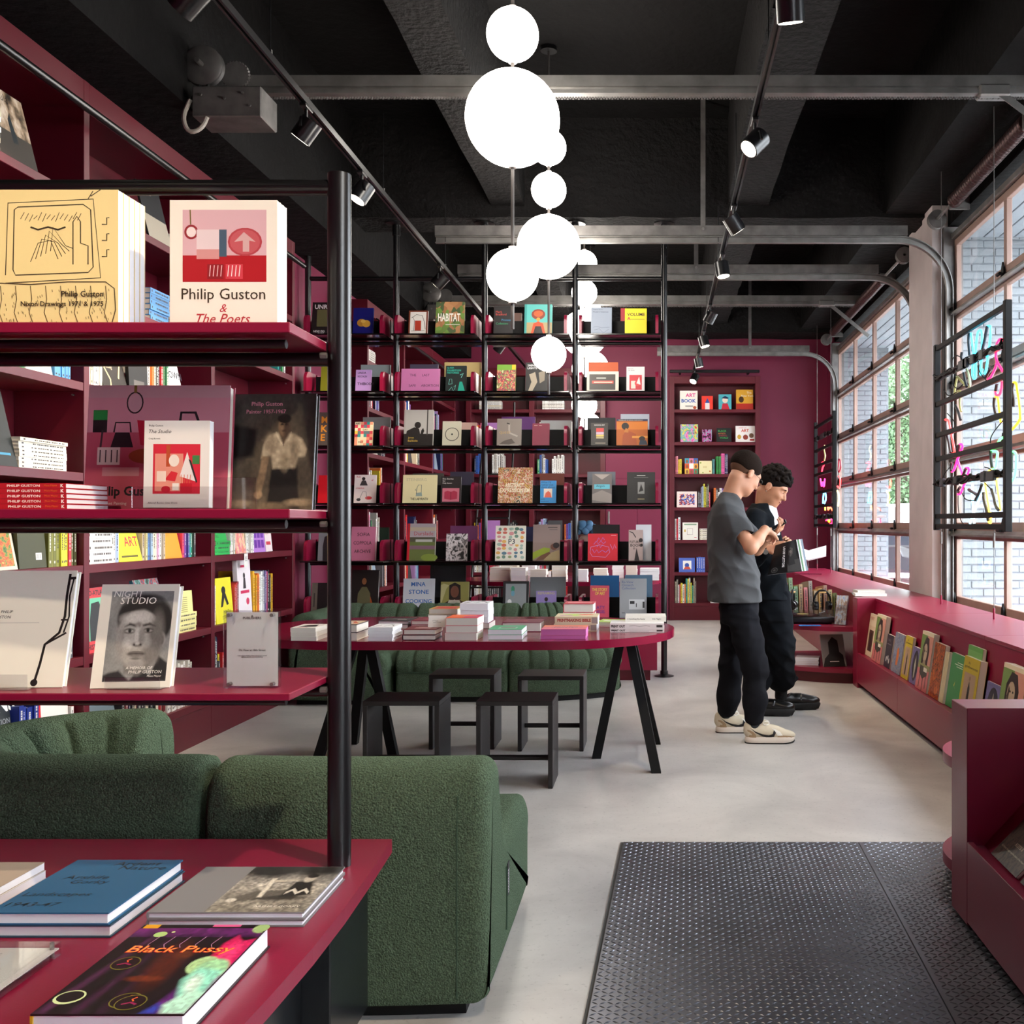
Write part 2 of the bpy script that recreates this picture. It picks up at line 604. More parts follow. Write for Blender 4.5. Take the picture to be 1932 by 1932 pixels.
def concrete():
 m=bpy.data.materials.new('polished_concrete')
 m.use_nodes=True
 nt=m.node_tree
 b=nt.nodes['Principled BSDF']
 tc=nt.nodes.new('ShaderNodeTexCoord')
 n1=nt.nodes.new('ShaderNodeTexNoise');n1.inputs['Scale'].default_value=1.6;n1.inputs['Detail'].default_value=10;n1.inputs['Roughness'].default_value=0.62;n1.inputs['Distortion'].default_value=0.6
 n2=nt.nodes.new('ShaderNodeTexNoise');n2.inputs['Scale'].default_value=55;n2.inputs['Detail'].default_value=4
 nt.links.new(tc.outputs['Object'],n1.inputs['Vector']);nt.links.new(tc.outputs['Object'],n2.inputs['Vector'])
 r=nt.nodes.new('ShaderNodeValToRGB')
 r.color_ramp.elements[0].position=0.32;r.color_ramp.elements[0].color=(*lin('#aaa6a3'),1)
 r.color_ramp.elements[1].position=0.7;r.color_ramp.elements[1].color=(*lin('#cdc9c4'),1)
 nt.links.new(n1.outputs['Fac'],r.inputs['Fac'])
 r2=nt.nodes.new('ShaderNodeValToRGB')
 r2.color_ramp.elements[0].position=0.28;r2.color_ramp.elements[0].color=(0.55,0.55,0.55,1)
 r2.color_ramp.elements[1].position=0.40;r2.color_ramp.elements[1].color=(1,1,1,1)
 nt.links.new(n2.outputs['Fac'],r2.inputs['Fac'])
 mx=nt.nodes.new('ShaderNodeMixRGB');mx.blend_type='MULTIPLY';mx.inputs[0].default_value=0.5
 nt.links.new(r.outputs[0],mx.inputs[1]);nt.links.new(r2.outputs[0],mx.inputs[2])
 nt.links.new(mx.outputs[0],b.inputs['Base Color'])
 rr=nt.nodes.new('ShaderNodeMapRange');rr.inputs['To Min'].default_value=0.26;rr.inputs['To Max'].default_value=0.42
 nt.links.new(n1.outputs['Fac'],rr.inputs['Value']);nt.links.new(rr.outputs[0],b.inputs['Roughness'])
 bp=nt.nodes.new('ShaderNodeBump');bp.inputs['Strength'].default_value=0.06;bp.inputs['Distance'].default_value=0.003
 nt.links.new(n2.outputs['Fac'],bp.inputs['Height']);nt.links.new(bp.outputs[0],b.inputs['Normal'])
 return m
M_FLOOR=concrete()
struct('floor',MB().box(XL-.1,XR+.2,YF,YB+.1,-0.12,0),M_FLOOR)
struct('wall_left',MB().box(XL-.2,XL,YF,YB+.2,0,ZC),M_MAROONWALL)
struct('wall_back',MB().box(XL,XR+.2,YB,YB+.2,0,ZC),M_MAROONWALL)
struct('wall_behind',MB().box(XL,XR+.2,YF-.2,YF,0,ZC),M_MAROONWALL)
struct('ceiling',MB().box(XL-.2,XR+.5,YF-.2,YB+.3,ZC,ZC+.15),M_CEIL)
struct('trim_1',MB().box(XL,-2.62,YF,YB,3.66,ZC),M_CEIL,label='black soffit above the bookcases')
def rough_beam(name,x0,x1,y0,y1,z0,z1):
 m=MB()
 rng=random.Random(int(abs(x0*1000+y0*10)))
 long_y=(y1-y0)>(x1-x0)
 n=26
 ring=[]
 for i in range(n+1):
  t=i/n
  j=[rng.uniform(-.008,.008)for _ in range(4)]
  if long_y:
   y=y0+(y1-y0)*t
   ring.append([(x0+j[0],y,z1),(x0+j[0],y,z0+j[2]),(x1+j[1],y,z0+j[3]),(x1+j[1],y,z1)])
  else:
   x=x0+(x1-x0)*t
   ring.append([(x,y0+j[0],z1),(x,y0+j[0],z0+j[2]),(x,y1+j[1],z0+j[3]),(x,y1+j[1],z1)])
 v,f=[],[]
 for r_ in ring:v+=r_
 for i in range(n):
  for k in range(3):
   f.append((i*4+k,i*4+k+1,i*4+k+5,i*4+k+4))
 f.append((0,1,2,3));f.append((n*4+3,n*4+2,n*4+1,n*4))
 m.add(v,f)
 return struct(name,m,M_BEAM)
rough_beam('ceiling_beam',-1.42,-1.13,YF,8.78,4.05,ZC)
rough_beam('ceiling_beam',0.60,0.95,YF,8.78,4.05,ZC)
rough_beam('ceiling_beam',-1.42,-1.13,9.2,14.2,4.05,ZC)
rough_beam('ceiling_beam',0.60,0.95,9.2,14.2,4.05,ZC)
rough_beam('ceiling_beam',-2.62,XR,8.75,9.2,3.95,ZC)
rough_beam('ceiling_beam',-2.62,XR+.2,13.9,YB,3.93,ZC)
struct('ceiling_beam',MB().box(1.95,XR+.2,YF,YB,3.98,ZC),M_CEIL)
SILL,HEAD=0.66,3.68
BAYS={1:(9.42,13.92),2:(3.55,8.46),3:(-2.2,.6)}
for nm,(ya,yb),m_ in(('wall_right',(13.92,YB+.2),M_MAROONWALL),('wall_right',(.6,3.55),M_COLUMN),('wall_right',(YF,-2.2),M_MAROONWALL)):
 struct(nm,MB().box(XR-.02,XR+.12,ya,yb,0,ZC),m_)
for ya,yb in((3.55,13.92),(-2.2,.6)):
 struct('wall_right',MB().box(XR,XR+.3,ya,yb,0,SILL-.02),M_COLUMN)
 struct('wall_right',MB().box(XR,XR+.3,ya,yb,HEAD+.12,ZC),M_CEIL)
colm=MB().box(XR-.1,XR+.12,8.86,9.42,0,3.98)
colm.box(XR-.13,XR+.12,8.52,8.84,0,3.98)
struct('wall_column',colm,M_COLUMN)
for(y0,y1)in((8.46,8.52),(9.42,9.47),(13.87,13.92)):
 struct('trim_jamb',MB().box(XR-.05,XR+.11,y0,y1,SILL-.05,HEAD+.1),M_STEELDK)
XG=XR+0.06
def bracket_mesh():
 m=MB()
 m.prism([(-.035,0),(.035,0),(.022,.055),(0,.10),(-.022,.055)],-0.006,0.006,axis='x')
 m.cyl((-.03,-.03,.012),(-.03,.03,.012),.012,n=8)
 return m.mesh('hinge',M_BLACKM)
HINGE=bracket_mesh()
def overhead_door(k,ncol):
 y0,y1=BAYS[k]
 root=bpy.data.objects.new('window_%d'%k,None)
 COL.objects.link(root)
 root.location=(XG,(y0+y1)/2,SILL)
 root['kind']='structure'
 root['label']={1:'far',2:'near',3:'unseen, added behind viewer for fill light,'}[k]+' overhead garage door glazed in five rows of panes'
 hs=(HEAD-SILL)/5
 pw=(y1-y0)/ncol
 for r_ in range(5):
  z0=SILL+r_*hs
  MB().rbox(XG-.022,XG+.022,y0,y1,z0+.004,z0+.075,.004,1).build('rail',M_FRAME,root,world=True)
  MB().rbox(XG-.022,XG+.022,y0,y1,z0+hs-.06,z0+hs-.004,.004,1).build('rail',M_FRAME,root,world=True)
  if r_>0:
   st=MB()
   st.prism([(XG-.075,z0-.035),(XG-.025,z0-.035),(XG-.025,z0+.012),(XG-.035,z0+.012),(XG-.05,z0-.01),(XG-.075,z0-.02)],y0-.03,y1+.03,axis='y')
   st.build('strut',M_STEEL,root,world=True)
  for c in range(ncol+1):
   yc=y0+c*pw
   a,b=yc-.028,yc+.028
   if c==0:a,b=y0,y0+.055
   if c==ncol:a,b=y1-.055,y1
   MB().rbox(XG-.021,XG+.021,a,b,z0+.07,z0+hs-.055,.004,1).build('stile',M_FRAME,root,world=True)
   h=bpy.data.objects.new('hinge',HINGE)
   COL.objects.link(h);h.parent=root
   h.location=(-.036,min(max(yc,y0+.05),y1-.05)-root.location.y,z0-SILL+.005)
  for c in range(ncol):
   a,b=y0+c*pw+.026,y0+(c+1)*pw-.026
   MB().box(XG-.003,XG+.003,a,b,z0+.072,z0+hs-.058).build('pane',M_GLASS,root,world=True)
 MB().rbox(XG-.05,XG+.03,y0,y1,SILL-.03,SILL+.003,.006,1).build('bottom_seal',M_STEEL,root,world=True)
 MB().rbox(XG-.05,XG+.03,y0-.02,y1+.02,HEAD,HEAD+.05,.006,1).build('head_rail',M_STEEL,root,world=True)
 return root
overhead_door(1,4)
overhead_door(2,4)
overhead_door(3,3)  # unseen extra door, added so daylight reaches the surfaces facing the camera
def track(label,Y,zt,xend,strap=True,down=SILL):
 xt=XR-0.02
 rad=0.42
 pts=[(xt,down),(xt,zt-rad)]
 for i in range(1,13):
  a=PI/2*i/12
  pts.append((xt-rad+rad*math.cos(a),zt-rad+rad*math.sin(a)))
 pts.append((xend,zt))
 t=thing('garage_door_track',label,'door track',(xt,Y,down),group='overhead door tracks')
 prof=[(-.028,-.022),(-.028,.022),(.028,.022),(.028,-.022),(.022,-.022),(.022,.016),(-.022,.016),(-.022,-.022)]
 v,f=[],[]
 n=len(prof)
 for i,p in enumerate(pts):
  q0,q1=Vector(pts[max(i-1,0)]),Vector(pts[min(i+1,len(pts)-1)])
  d=(q1-q0).normalized()
  nr=Vector((d.y,-d.x))
  for(a,b)in prof:
   v.append((p[0]+nr.x*a,Y+b,p[1]+nr.y*a))
  if i:
   for k in range(n):
    l=(k+1)%n
    f.append(((i-1)*n+k,(i-1)*n+l,i*n+l,i*n+k))
 MB().add(v,f).build('channel',M_STEEL,t,world=True)
 MB().prism([(Y-.03,zt+.03),(Y+.03,zt+.03),(Y+.03,zt+.036),(Y-.024,zt+.036),(Y-.024,zt+.11),(Y-.03,zt+.11)],xend,xt-.35,axis='x').build('angle_iron',M_STEELDK,t,world=True)
 if strap:
  sx=xend+(xt-xend)*.52
  s=MB().box(sx-.02,sx+.02,Y-.034,Y-.03,zt+.03,ZC if Y<8.7 or Y>9.3 else 3.95)
  s.build('hanger_strap',M_STEELDK,t,world=True)
  MB().cyl((sx,Y-.045,zt+.08),(sx,Y-.03,zt+.08),.012,n=6).build('bolt',M_STEEL,t,world=True)
 return t
track('long steel door track with curved end just in front of the cross beam',8.40,3.66,-1.82)
track('steel door track with curved end just behind the cross beam',9.50,3.62,-1.85)
track('steel door track curving along the far maroon wall',13.80,3.62,0.0)
def chain(pts,it=2):
 pts=[Vector(p)for p in pts]
 for _ in range(it):
  q=[pts[0]]
  for a,b in zip(pts[:-1],pts[1:]):q+=[a*.75+b*.25,a*.25+b*.75]
  pts=q+[pts[-1]]
 return pts
def opener_rail(label,Y,z,x0,x1):
 t=thing('garage_door_opener',label,'door opener',(x0,Y,z),group='overhead door openers')
 MB().prism([(Y-.035,z-.05),(Y+.035,z-.05),(Y+.035,z-.03),(Y+.014,z-.03),(Y+.014,z-.012),(Y+.035,z-.012),(Y+.035,z+.05),(Y-.035,z+.05),(Y-.035,z-.012),(Y-.014,z-.012),(Y-.014,z-.03),(Y-.035,z-.03)],x0+.15,x1,axis='x').build('rail',M_STEEL,t,world=True)
 ch=MB()
 n=int((x1-x0-.3)/.016)
 for i in range(n):
  xx=x0+.25+i*.016
  ch.box(xx,xx+.011,Y-.005,Y+.005,z-.071-(.002 if i%2 else 0),z-.06)
 ch.build('chain',M_STEELDK,t,world=True)['kind']='stuff'
 MB().rbox(x0-.08,x0+.30,Y-.22,Y+.02,z-.26,z-.09,.006,1).build('motor_box',M_STEELDK,t,world=True)
 bx=MB()
 for dx,dz in((-.03,-.14),(.10,-.16),(.20,-.13),(.24,-.2)):
  bx.cyl((x0+dx,Y-.222,z+dz),(x0+dx,Y-.232,z+dz),.008,n=6)
 bx.build('bolt',M_STEEL,t,world=True)
 MB().lathe([(.0,-.03),(.10,-.03),(.112,-.022),(.10,-.012),(.10,.012),(.112,.02),(.10,.03),(0,.03)],(x0-.06,Y-.12,z+.06),28,axis='y').build('pulley',M_STEELDK,t,'auto',world=True)
 MB().cyl((x0-.06,Y-.21,z+.06),(x0-.06,Y+.02,z+.06),.014,n=10).build('axle',M_STEEL,t,world=True)
 sp=[]
 for i in range(56):
  a=2*PI*i/56
  rr=.082 if i%2 else .074
  sp.append((x0+.09+rr*math.cos(a),z+.04+rr*math.sin(a)))
 MB().prism(sp,Y-.06,Y-.04,axis='y').build('sprocket',M_STEELDK,t,world=True)
 bl=[]
 for i in range(9):
  a=R(60)+R(200)*i/8
  bl.append((x0-.06+.104*math.cos(a),Y-.12,z+.06+.104*math.sin(a)))
 for i in range(9):
  a=R(180)+R(170)*i/8
  bl.append((x0-.10+.045*math.cos(a),Y-.12,z-.15+.045*math.sin(a)))
 MB().tube(bl,.008,6,closed=True).build('belt',M_RUBBER,t,world=True)
 cb=[(x0-.10,Y-.2,z-.16),(x0-.13,Y-.23,z-.27),(x0-.09,Y-.24,z-.36),(x0-.02,Y-.23,z-.33),(x0,Y-.2,z-.24)]
 MB().tube(chain(cb),.012,8).build('cable',cmat('#a39a90'),t,'auto',world=True)
 return t,(x1,Y,z)
t_,_e=opener_rail('garage door opener motor with grey pulley hanging from the near ceiling rail',5.85,3.83,-2.48,2.3)
def opener_arm(t,Y,z,x,top):
 MB().rbox(x-.09,x+.09,Y-.045,Y+.045,z-.07,z+.0,.01,1).build('trolley',M_STEEL,t,world=True)
 arm=MB()
 a,b=Vector((x+.03,Y-.03,z-.05)),Vector((XR-.03,Y-.03,top))
 d=(b-a).normalized();nn=Vector((d.z,0,-d.x))*.02
 pts=[a+nn,b+nn,b-nn,a-nn]
 arm.prism([(p.x,p.z)for p in pts],Y-.036,Y-.03,axis='y')
 arm.build('arm',M_STEEL,t,world=True)
opener_arm(t_,5.85,3.83,1.92,3.45)
t_,_e=opener_rail('smaller-looking opener motor with pulley above the far bookcase',11.6,3.86,-2.48,2.3)
opener_arm(t_,11.6,3.86,1.92,3.45)
def spring(label,k,Ya,Yb):
 x,z=XR-.13,HEAD+.14
 t=thing('torsion_spring',label,'door spring',(x,Ya,z),group='torsion springs over the doors')
 y0,y1=BAYS[k]
 MB().cyl((x,y0+.05,z),(x,y1-.02,z),.013,n=8).build('shaft',M_STEEL,t,world=True)
 c=MB()
 n=int((Yb-Ya)/.045)
 prof=[]
 for i in range(n):
  yy=Ya+i*(Yb-Ya)/n
  prof+=[(.047,yy),(.056,yy+.012),(.056,yy+.03),(.047,yy+.042)]
 c.lathe([(r_,yy-Ya)for r_,yy in prof],(x,Ya,z),14,axis='y')
 c.build('coil',mat('brown_spring_steel','#4a3736',.35,.7),t,'auto',world=True)
 for yy in(y1-.08,y0+.08):
  MB().lathe([(.03,-.03),(.075,-.03),(.075,-.02),(.06,-.012),(.06,.012),(.075,.02),(.075,.03),(.03,.03)],(x,yy,z),20,axis='y').build('cable_drum',M_STEELDK,t,'auto',world=True)
 for yy in(Ya-.02,Yb+.02):
  MB().rbox(x-.03,XR,yy-.01,yy+.01,z-.06,z+.05,.004,1).build('bracket',M_STEELDK,t,world=True)
 return t
spring('brown torsion spring coil over the near glazed door',2,6.35,7.9)
spring('brown torsion spring coil over the far glazed door',1,10.4,13.3)
out=MB().box(XR+.2,90,-30,140,-0.25,-0.12)
struct('ground_pavement',out,mat('pale_pavement','#a9a8a6',.8,vary=(.6,.08)))
BRICK=MB().rbox(-.098,.098,-.02,.02,-.0285,.0285,.004,1).mesh('brick',M_BRICKP)
BRICKH=MB().rbox(-.046,.046,-.02,.02,-.0285,.0285,.004,1).mesh('brick',M_BRICKP)
M_MORTAR=mat('painted_mortar','#798087',.8)
def brick_pier(name,label,x0,x1,Yf,depth,z0,z1,nmax):
 root=thing(name,label,'brick pier',((x0+x1)/2,Yf,0))
 root['kind']='structure'
 MB().box(x0+.005,x1-.005,Yf-.004,Yf+depth,-.15,4.4).build('core',M_MORTAR,root,world=True)
 n=0
 row=0
 z=z0
 rng=random.Random(3)
 while z<z1:
  off=0 if row%2 else .1
  x=x0-off
  while x<x1-.02:
   a,b=max(x,x0),min(x+.2,x1)
   if b-a>.06 and n<nmax:
    full=(b-a)>.15
    o=bpy.data.objects.new('brick',BRICK if full else BRICKH)
    COL.objects.link(o);o.parent=root
    o.location=((a+b)/2-root.location.x,rng.uniform(.004,.012),z+.033)
    o.rotation_euler=(rng.uniform(-.01,.01),0,rng.uniform(-.012,.012))
    n+=1
   x+=.2
  z+=.0667
  row+=1
 return root
brick_pier('wall_brick_pier','pale painted brick pier outside the near glazed door',XR+.125,3.42,8.62,.8,.25,3.72,290)
brick_pier('wall_brick_pier','pale painted brick pier outside the far end of the far glazed door',XR+.125,3.18,14.05,.8,.15,3.72,290)
sf=MB()
for i in range(6):
 x0=XR+.2+i*.128
 sf.rbox(x0+.003,x0+.122,3.0,16.0,3.74,3.77,.004,1)
sf.box(XR+.2,XR+.98,3.0,16.0,3.77,4.2)
struct('ceiling_soffit',sf,mat('pale_soffit_boards','#99a2aa',.7,vary=(2,.05)),label='pale boarded soffit outside the doors')
struct('trim_gutter',MB().rbox(XR+.95,XR+1.03,3.0,16.0,3.66,3.8,.01,1),cmat('#6f7880'))
def far_building(label,x0,x1,y0,y1,h,c,roofc):
 t=thing('far_building',label,'building',((x0+x1)/2,y0,-.12))
 MB().box(x0,x1,y0,y1,-.12,h).build('wall',cmat(c,.8),t,world=True)
 MB().prism([(x0-.4,h),(x1+.4,h),(x1+.4,h+.3),((x0+x1)/2,h+2.6),(x0-.4,h+.3)],y0-.4,y1+.4,axis='y').build('roof',cmat(roofc,.8),t,world=True)
 for i in range(4):
  xx=x0+(x1-x0)*(i+.5)/4
  MB().rbox(xx-.6,xx+.6,y0-.06,y0,1.2,2.8,.03,1).build('window',cmat('#59626b',.3),t,world=True)
 return t
far_building('pale house with grey roof across the street',11.5,22.0,62,72,6.2,'#c9cacb','#a9aaae')
def leaf_crown(name,centre,rad,n,seed,parent,m):
 rng=np.random.default_rng(seed)
 d=rng.normal(size=(n,3));d/=np.linalg.norm(d,axis=1)[:,None]
 r_=rng.uniform(.55,1.0,n)**.5
 lump=1+.18*np.sin(d[:,0]*5+seed)*np.cos(d[:,2]*4+seed)
 c=np.array(centre)+d*(r_*lump)[:,None]*np.array(rad)
 a=rng.normal(size=(n,3));a/=np.linalg.norm(a,axis=1)[:,None]
 b=np.cross(a,rng.normal(size=(n,3)));b/=np.linalg.norm(b,axis=1)[:,None]
 s=rng.uniform(.05,.12,n)[:,None]
 v=np.concatenate([c+a*s,c+b*s*.6,c-a*s,c-b*s*.6],axis=1).reshape(-1,3)
 f=np.arange(n*4).reshape(-1,4)
 L=np.array(parent.location)
 me=bpy.data.meshes.new(name)
 me.from_pydata((v-L).tolist(),[],f.tolist())
 me.materials.append(m)
 o=bpy.data.objects.new(name,me);COL.objects.link(o);o.parent=parent
 o['kind']='stuff'
 return o
M_LEAF=mat('tree_leaves','#5f7d58',.6,vary=(3,.35))
M_BARK=mat('tree_bark','#5d5249',.9)
for i,(x,y,h,rr,lab)in enumerate(((9.9,41,7.0,2.6,'leafy green street tree seen through the far door, nearest of three'),(12.6,52,9.5,3.4,'taller pale green street tree behind the first one'),(7.4,46,6.0,2.0,'small street tree hidden towards the brick pier'))):
 t=thing('street_tree',lab,'tree',(x,y,-.12),group='street trees')
 MB().tube([(x,y,-.12),(x+.1,y,h*.3),(x-.05,y+.1,h*.6),(x,y,h*.8)],[.16,.13,.09,.04],8).build('trunk',M_BARK,t,'auto',world=True)
 leaf_crown('crown',(x,y,h*.62),(rr,rr,h*.42),20000,i+5,t,M_LEAF)
def vehicle(name,label,cat,x,y,L_,w,h,col,boxy,rz):
 t=thing(name,label,cat,(x,y,-.12),rz=rz)
 if boxy:
  prof=[(-L_/2,.35),(L_/2,.35),(L_/2,h*.55),(L_*.40,h*.62),(L_*.30,h),(-L_/2+.05,h),(-L_/2,h*.9)]
 else:
  prof=[(-L_/2,.32),(L_/2,.32),(L_/2,h*.52),(L_*.28,h*.6),(L_*.12,h*.97),(-L_*.36,h),(-L_/2+.05,h*.62)]
 MB().prism(prof,-w/2,w/2,axis='y').build('body',cmat(col,.25),t,'auto')
 g=MB()
 g.prism([(L_*.26,h*.63),(L_*.13,h*.93),(-L_*.33,h*.95),(-L_*.42,h*.65)],-w/2-.01,w/2+.01,axis='y')
 g.build('side_windows',cmat('#20262c',.1),t)
 MB().box(-L_/2-.012,-L_/2+.06,-w*.4,w*.4,h*.66,h*.9).build('rear_window',cmat('#2a3138',.1),t)
 for sx in(-1,1):
  for sy in(-1,1):
   MB().lathe([(0,-.11),(.3,-.11),(.33,-.06),(.33,.06),(.3,.11),(0,.11)],(sx*L_*.32,sy*(w/2-.08),.33),20,axis='y').build('wheel',M_RUBBER,t,'auto')
  MB().rbox(-L_/2-.02,-L_/2+.04,sx*w*.42-.08,sx*w*.42+.08,h*.45,h*.58,.01,1).build('tail_light',cmat('#c4202a',.2),t)
 return t
vehicle('parked_car','dark parked car out in the street behind the far door','car',6.4,25.5,4.3,1.8,1.45,'#23262b',False,R(78))
vehicle('parked_van','white van with red panel in the street beyond the dark car','van',9.3,37.5,5.2,2.0,2.15,'#e8e8ea',True,R(95))
ROWZ=[0.25,0.69,1.13,1.575,2.01,2.45,2.90]
TOPZ=3.47
XF=-2.76
def wall_bookcase(label,ups,header=True,rows=ROWZ,top=TOPZ):
 0
 t=thing('bookcase',label,'bookcase',(XF,ups[0],0),group='built-in maroon bookcases')
 xb=XL+.004
 y0,y1=ups[0],ups[-1]
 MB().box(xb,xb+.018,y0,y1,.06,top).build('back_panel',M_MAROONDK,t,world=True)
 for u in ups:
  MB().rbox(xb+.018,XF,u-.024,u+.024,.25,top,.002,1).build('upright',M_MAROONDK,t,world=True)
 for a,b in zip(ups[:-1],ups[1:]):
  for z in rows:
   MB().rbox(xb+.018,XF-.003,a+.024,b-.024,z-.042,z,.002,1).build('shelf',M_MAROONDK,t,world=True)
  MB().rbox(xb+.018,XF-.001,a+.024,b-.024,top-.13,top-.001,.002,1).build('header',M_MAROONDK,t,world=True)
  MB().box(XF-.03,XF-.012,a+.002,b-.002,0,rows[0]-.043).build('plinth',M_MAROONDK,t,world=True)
  pins=MB()
  for z in rows:
   for yy in(a+.03,b-.03):
    pins.cyl((XF-.05,yy-.008,z-.06),(XF-.05,yy+.008,z-.06),.005,n=6)
  pins.build('shelf_pins',M_STEEL,t,world=True)['kind']='stuff'
 return t
UPS1=[2.12,3.535,4.95,6.36,7.77]
UPS2=[9.77,11.18,12.59,14.0]
wall_bookcase('long maroon bookcase along the wall behind the green sofa',UPS1)
wall_bookcase('maroon bookcase along the same wall beyond the black pole shelving',UPS2)
def light_bar(label,y0,y1):
 t=thing('shelf_light_bar',label,'light bar',(XF+.1,y0,3.27),group='black shelf light bars')
 MB().cyl((XF+.1,y0,3.27),(XF+.1,y1,3.27),.019,n=16).build('tube',M_BLACK,t,'auto',world=True)
 n=max(2,int((y1-y0)/1.41)+1)
 for i in range(n):
  y=y0+.2+(y1-y0-.4)*i/(n-1)
  MB().cyl((XF-.001,y,3.345),(XF+.1,y,3.28),.008,n=8).build('bracket',M_BLACK,t,world=True)
light_bar('black tubular light bar along the top of the long bookcase',2.2,7.7)
light_bar('black tubular light bar along the top of the far wall bookcase',9.85,12.9)
YBK=14.08
def back_bookcase(label,ups,rows,top):
 t=thing('bookcase',label,'bookcase',((ups[0]+ups[-1])/2,YBK,0),group='built-in maroon bookcases')
 yb=YB-.004
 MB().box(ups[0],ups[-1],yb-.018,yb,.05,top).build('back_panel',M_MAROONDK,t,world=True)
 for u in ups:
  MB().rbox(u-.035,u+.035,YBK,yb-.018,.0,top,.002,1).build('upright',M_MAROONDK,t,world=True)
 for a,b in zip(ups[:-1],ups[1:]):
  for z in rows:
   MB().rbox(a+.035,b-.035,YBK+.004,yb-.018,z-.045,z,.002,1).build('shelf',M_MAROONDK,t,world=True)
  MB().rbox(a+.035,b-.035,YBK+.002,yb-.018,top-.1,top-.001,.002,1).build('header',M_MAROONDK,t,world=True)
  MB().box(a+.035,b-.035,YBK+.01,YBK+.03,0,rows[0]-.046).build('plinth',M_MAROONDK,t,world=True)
 return t
BROWS=[0.235,0.66,1.105,1.555,2.015,2.455,2.905]
back_bookcase('wide maroon bookcase on the far wall behind the pole shelving',[-2.6,-1.73,-.75],BROWS,TOPZ)
back_bookcase('narrow maroon bookcase on the far wall behind the two men',[0.20,1.385],BROWS,3.36)
MB()
t=thing('shelf_light_bar','short black light bar above the narrow far bookcase','light bar',(.79,YBK-.08,3.42),group='black shelf light bars')
MB().rbox(.17,1.40,YBK-.10,YBK-.06,3.395,3.435,.006,1).build('tube',M_BLACK,t,world=True)
MB().box(.3,.33,YBK-.07,YB-.2,3.40,3.43).build('bracket',M_BLACK,t,world=True)
MB().box(1.24,1.27,YBK-.07,YB-.2,3.40,3.43).build('bracket',M_BLACK,t,world=True)
t=thing('wall_cupboard','tall flush maroon cupboard with small steel pull on the far wall','cupboard',(-.28,YBK,0))
MB().rbox(-.712,.16,YBK+.02,YB-.01,0,2.45,.003,1).build('body',M_MAROONWALL,t,world=True)
for a,b in((-.70,-.28),(-.275,.15)):
 d=MB().rbox(a,b,YBK,YBK+.019,.08,1.95,.003,1).build('door',M_MAROONWALL,t,world=True)
MB().rbox(-.68,-.655,YBK-.02,YBK,1.33,1.5,.004,1).build('pull',M_STEEL,t,world=True)
YD=8.92
POLES=[-3.045,-2.275,-1.505,-0.715,0.06]
DROWS=[0.53,1.015,1.505,1.99,2.45,2.935]
t=thing('pole_shelving','tall black pole shelving dividing the shop, maroon brackets between glossy shelves','shelving',(-1.5,YD,0))
for x in POLES:
 p=MB()
 p.cyl((x,YD,0),(x,YD,3.95),.026,n=16)
 o=p.build('pole',M_BLACK,t,'auto',world=True)
 MB().lathe([(0,0),(.085,0),(.085,.006),(.06,.012),(.034,.02),(.034,.05),(0,.05)],(x+1.5,0,0),20).build('foot_flange',M_BLACK,o,'auto')
 MB().lathe([(.034,0),(.034,.09),(.09,.10),(.09,.108),(0,.108)],(x+1.5,0,3.84),20).build('ceiling_flange',M_BLACK,o,'auto')
MB().cyl((POLES[0],YD,3.465),(POLES[-1],YD,3.465),.02,n=12).build('top_rail',M_BLACK,t,'auto',world=True)
def bracket_poly(d,h):
 r=.07
 pts=[(0,0),(d,0),(d,h-r)]
 for i in range(1,7):
  a=PI/2*i/6
  pts.append((d-r+r*math.cos(a),h-r+r*math.sin(a)))
 pts.append((0,h))
 return pts
for a,b in zip(POLES[:-1],POLES[1:]):
 for k,z in enumerate(DROWS):
  MB().rbox(a+.03,b-.03,YD-.30,YD+.30,z-.014,z,.003,1).build('shelf',M_BLACKGLOSS,t,world=True)
  MB().cyl((a,YD,z-.034),(b,YD,z-.034),.015,n=10).build('shelf_rail',M_BLACK,t,'auto',world=True)
  MB().box(a+.05,b-.05,YD-.006,YD+.006,z+.001,z+.16).build('centre_panel',M_BLACKM,t,world=True)
  for s in(-1,1):
   for(xa,xb)in((a+.05,a+.075),(b-.075,b-.05)):
    poly=[(YD+s*(.02+p[0]),z+.001+p[1])for p in bracket_poly(.24,.175)]
    if s<0:poly=poly[::-1]
    MB().prism(poly,xa,xb,axis='x').build('end_bracket',M_MAROON,t,world=True)
MB().rbox(POLES[0]+.06,POLES[-1]-.06,YD-.28,YD+.28,.09,.50,.004,1).build('base_cabinet',M_MAROON,t,world=True)
MB().box(POLES[0]+.1,POLES[-1]-.12,YD-.22,YD+.22,0,.09).build('plinth',M_MAROONDK,t,world=True)
M_TABLE=mat('maroon_gloss_tabletop','#760e2d',.16,spec=.5)
def stadium(x0,x1,y0,y1,n=22):
 r=(y1-y0)/2
 cy=(y0+y1)/2
 pts=[]
 for i in range(n+1):
  a=-PI/2+PI*i/n
  pts.append((x1-r+r*math.cos(a),cy+r*math.sin(a)))
 for i in range(n+1):
  a=PI/2+PI*i/n
  pts.append((x0+r+r*math.cos(a),cy+r*math.sin(a)))
 return pts
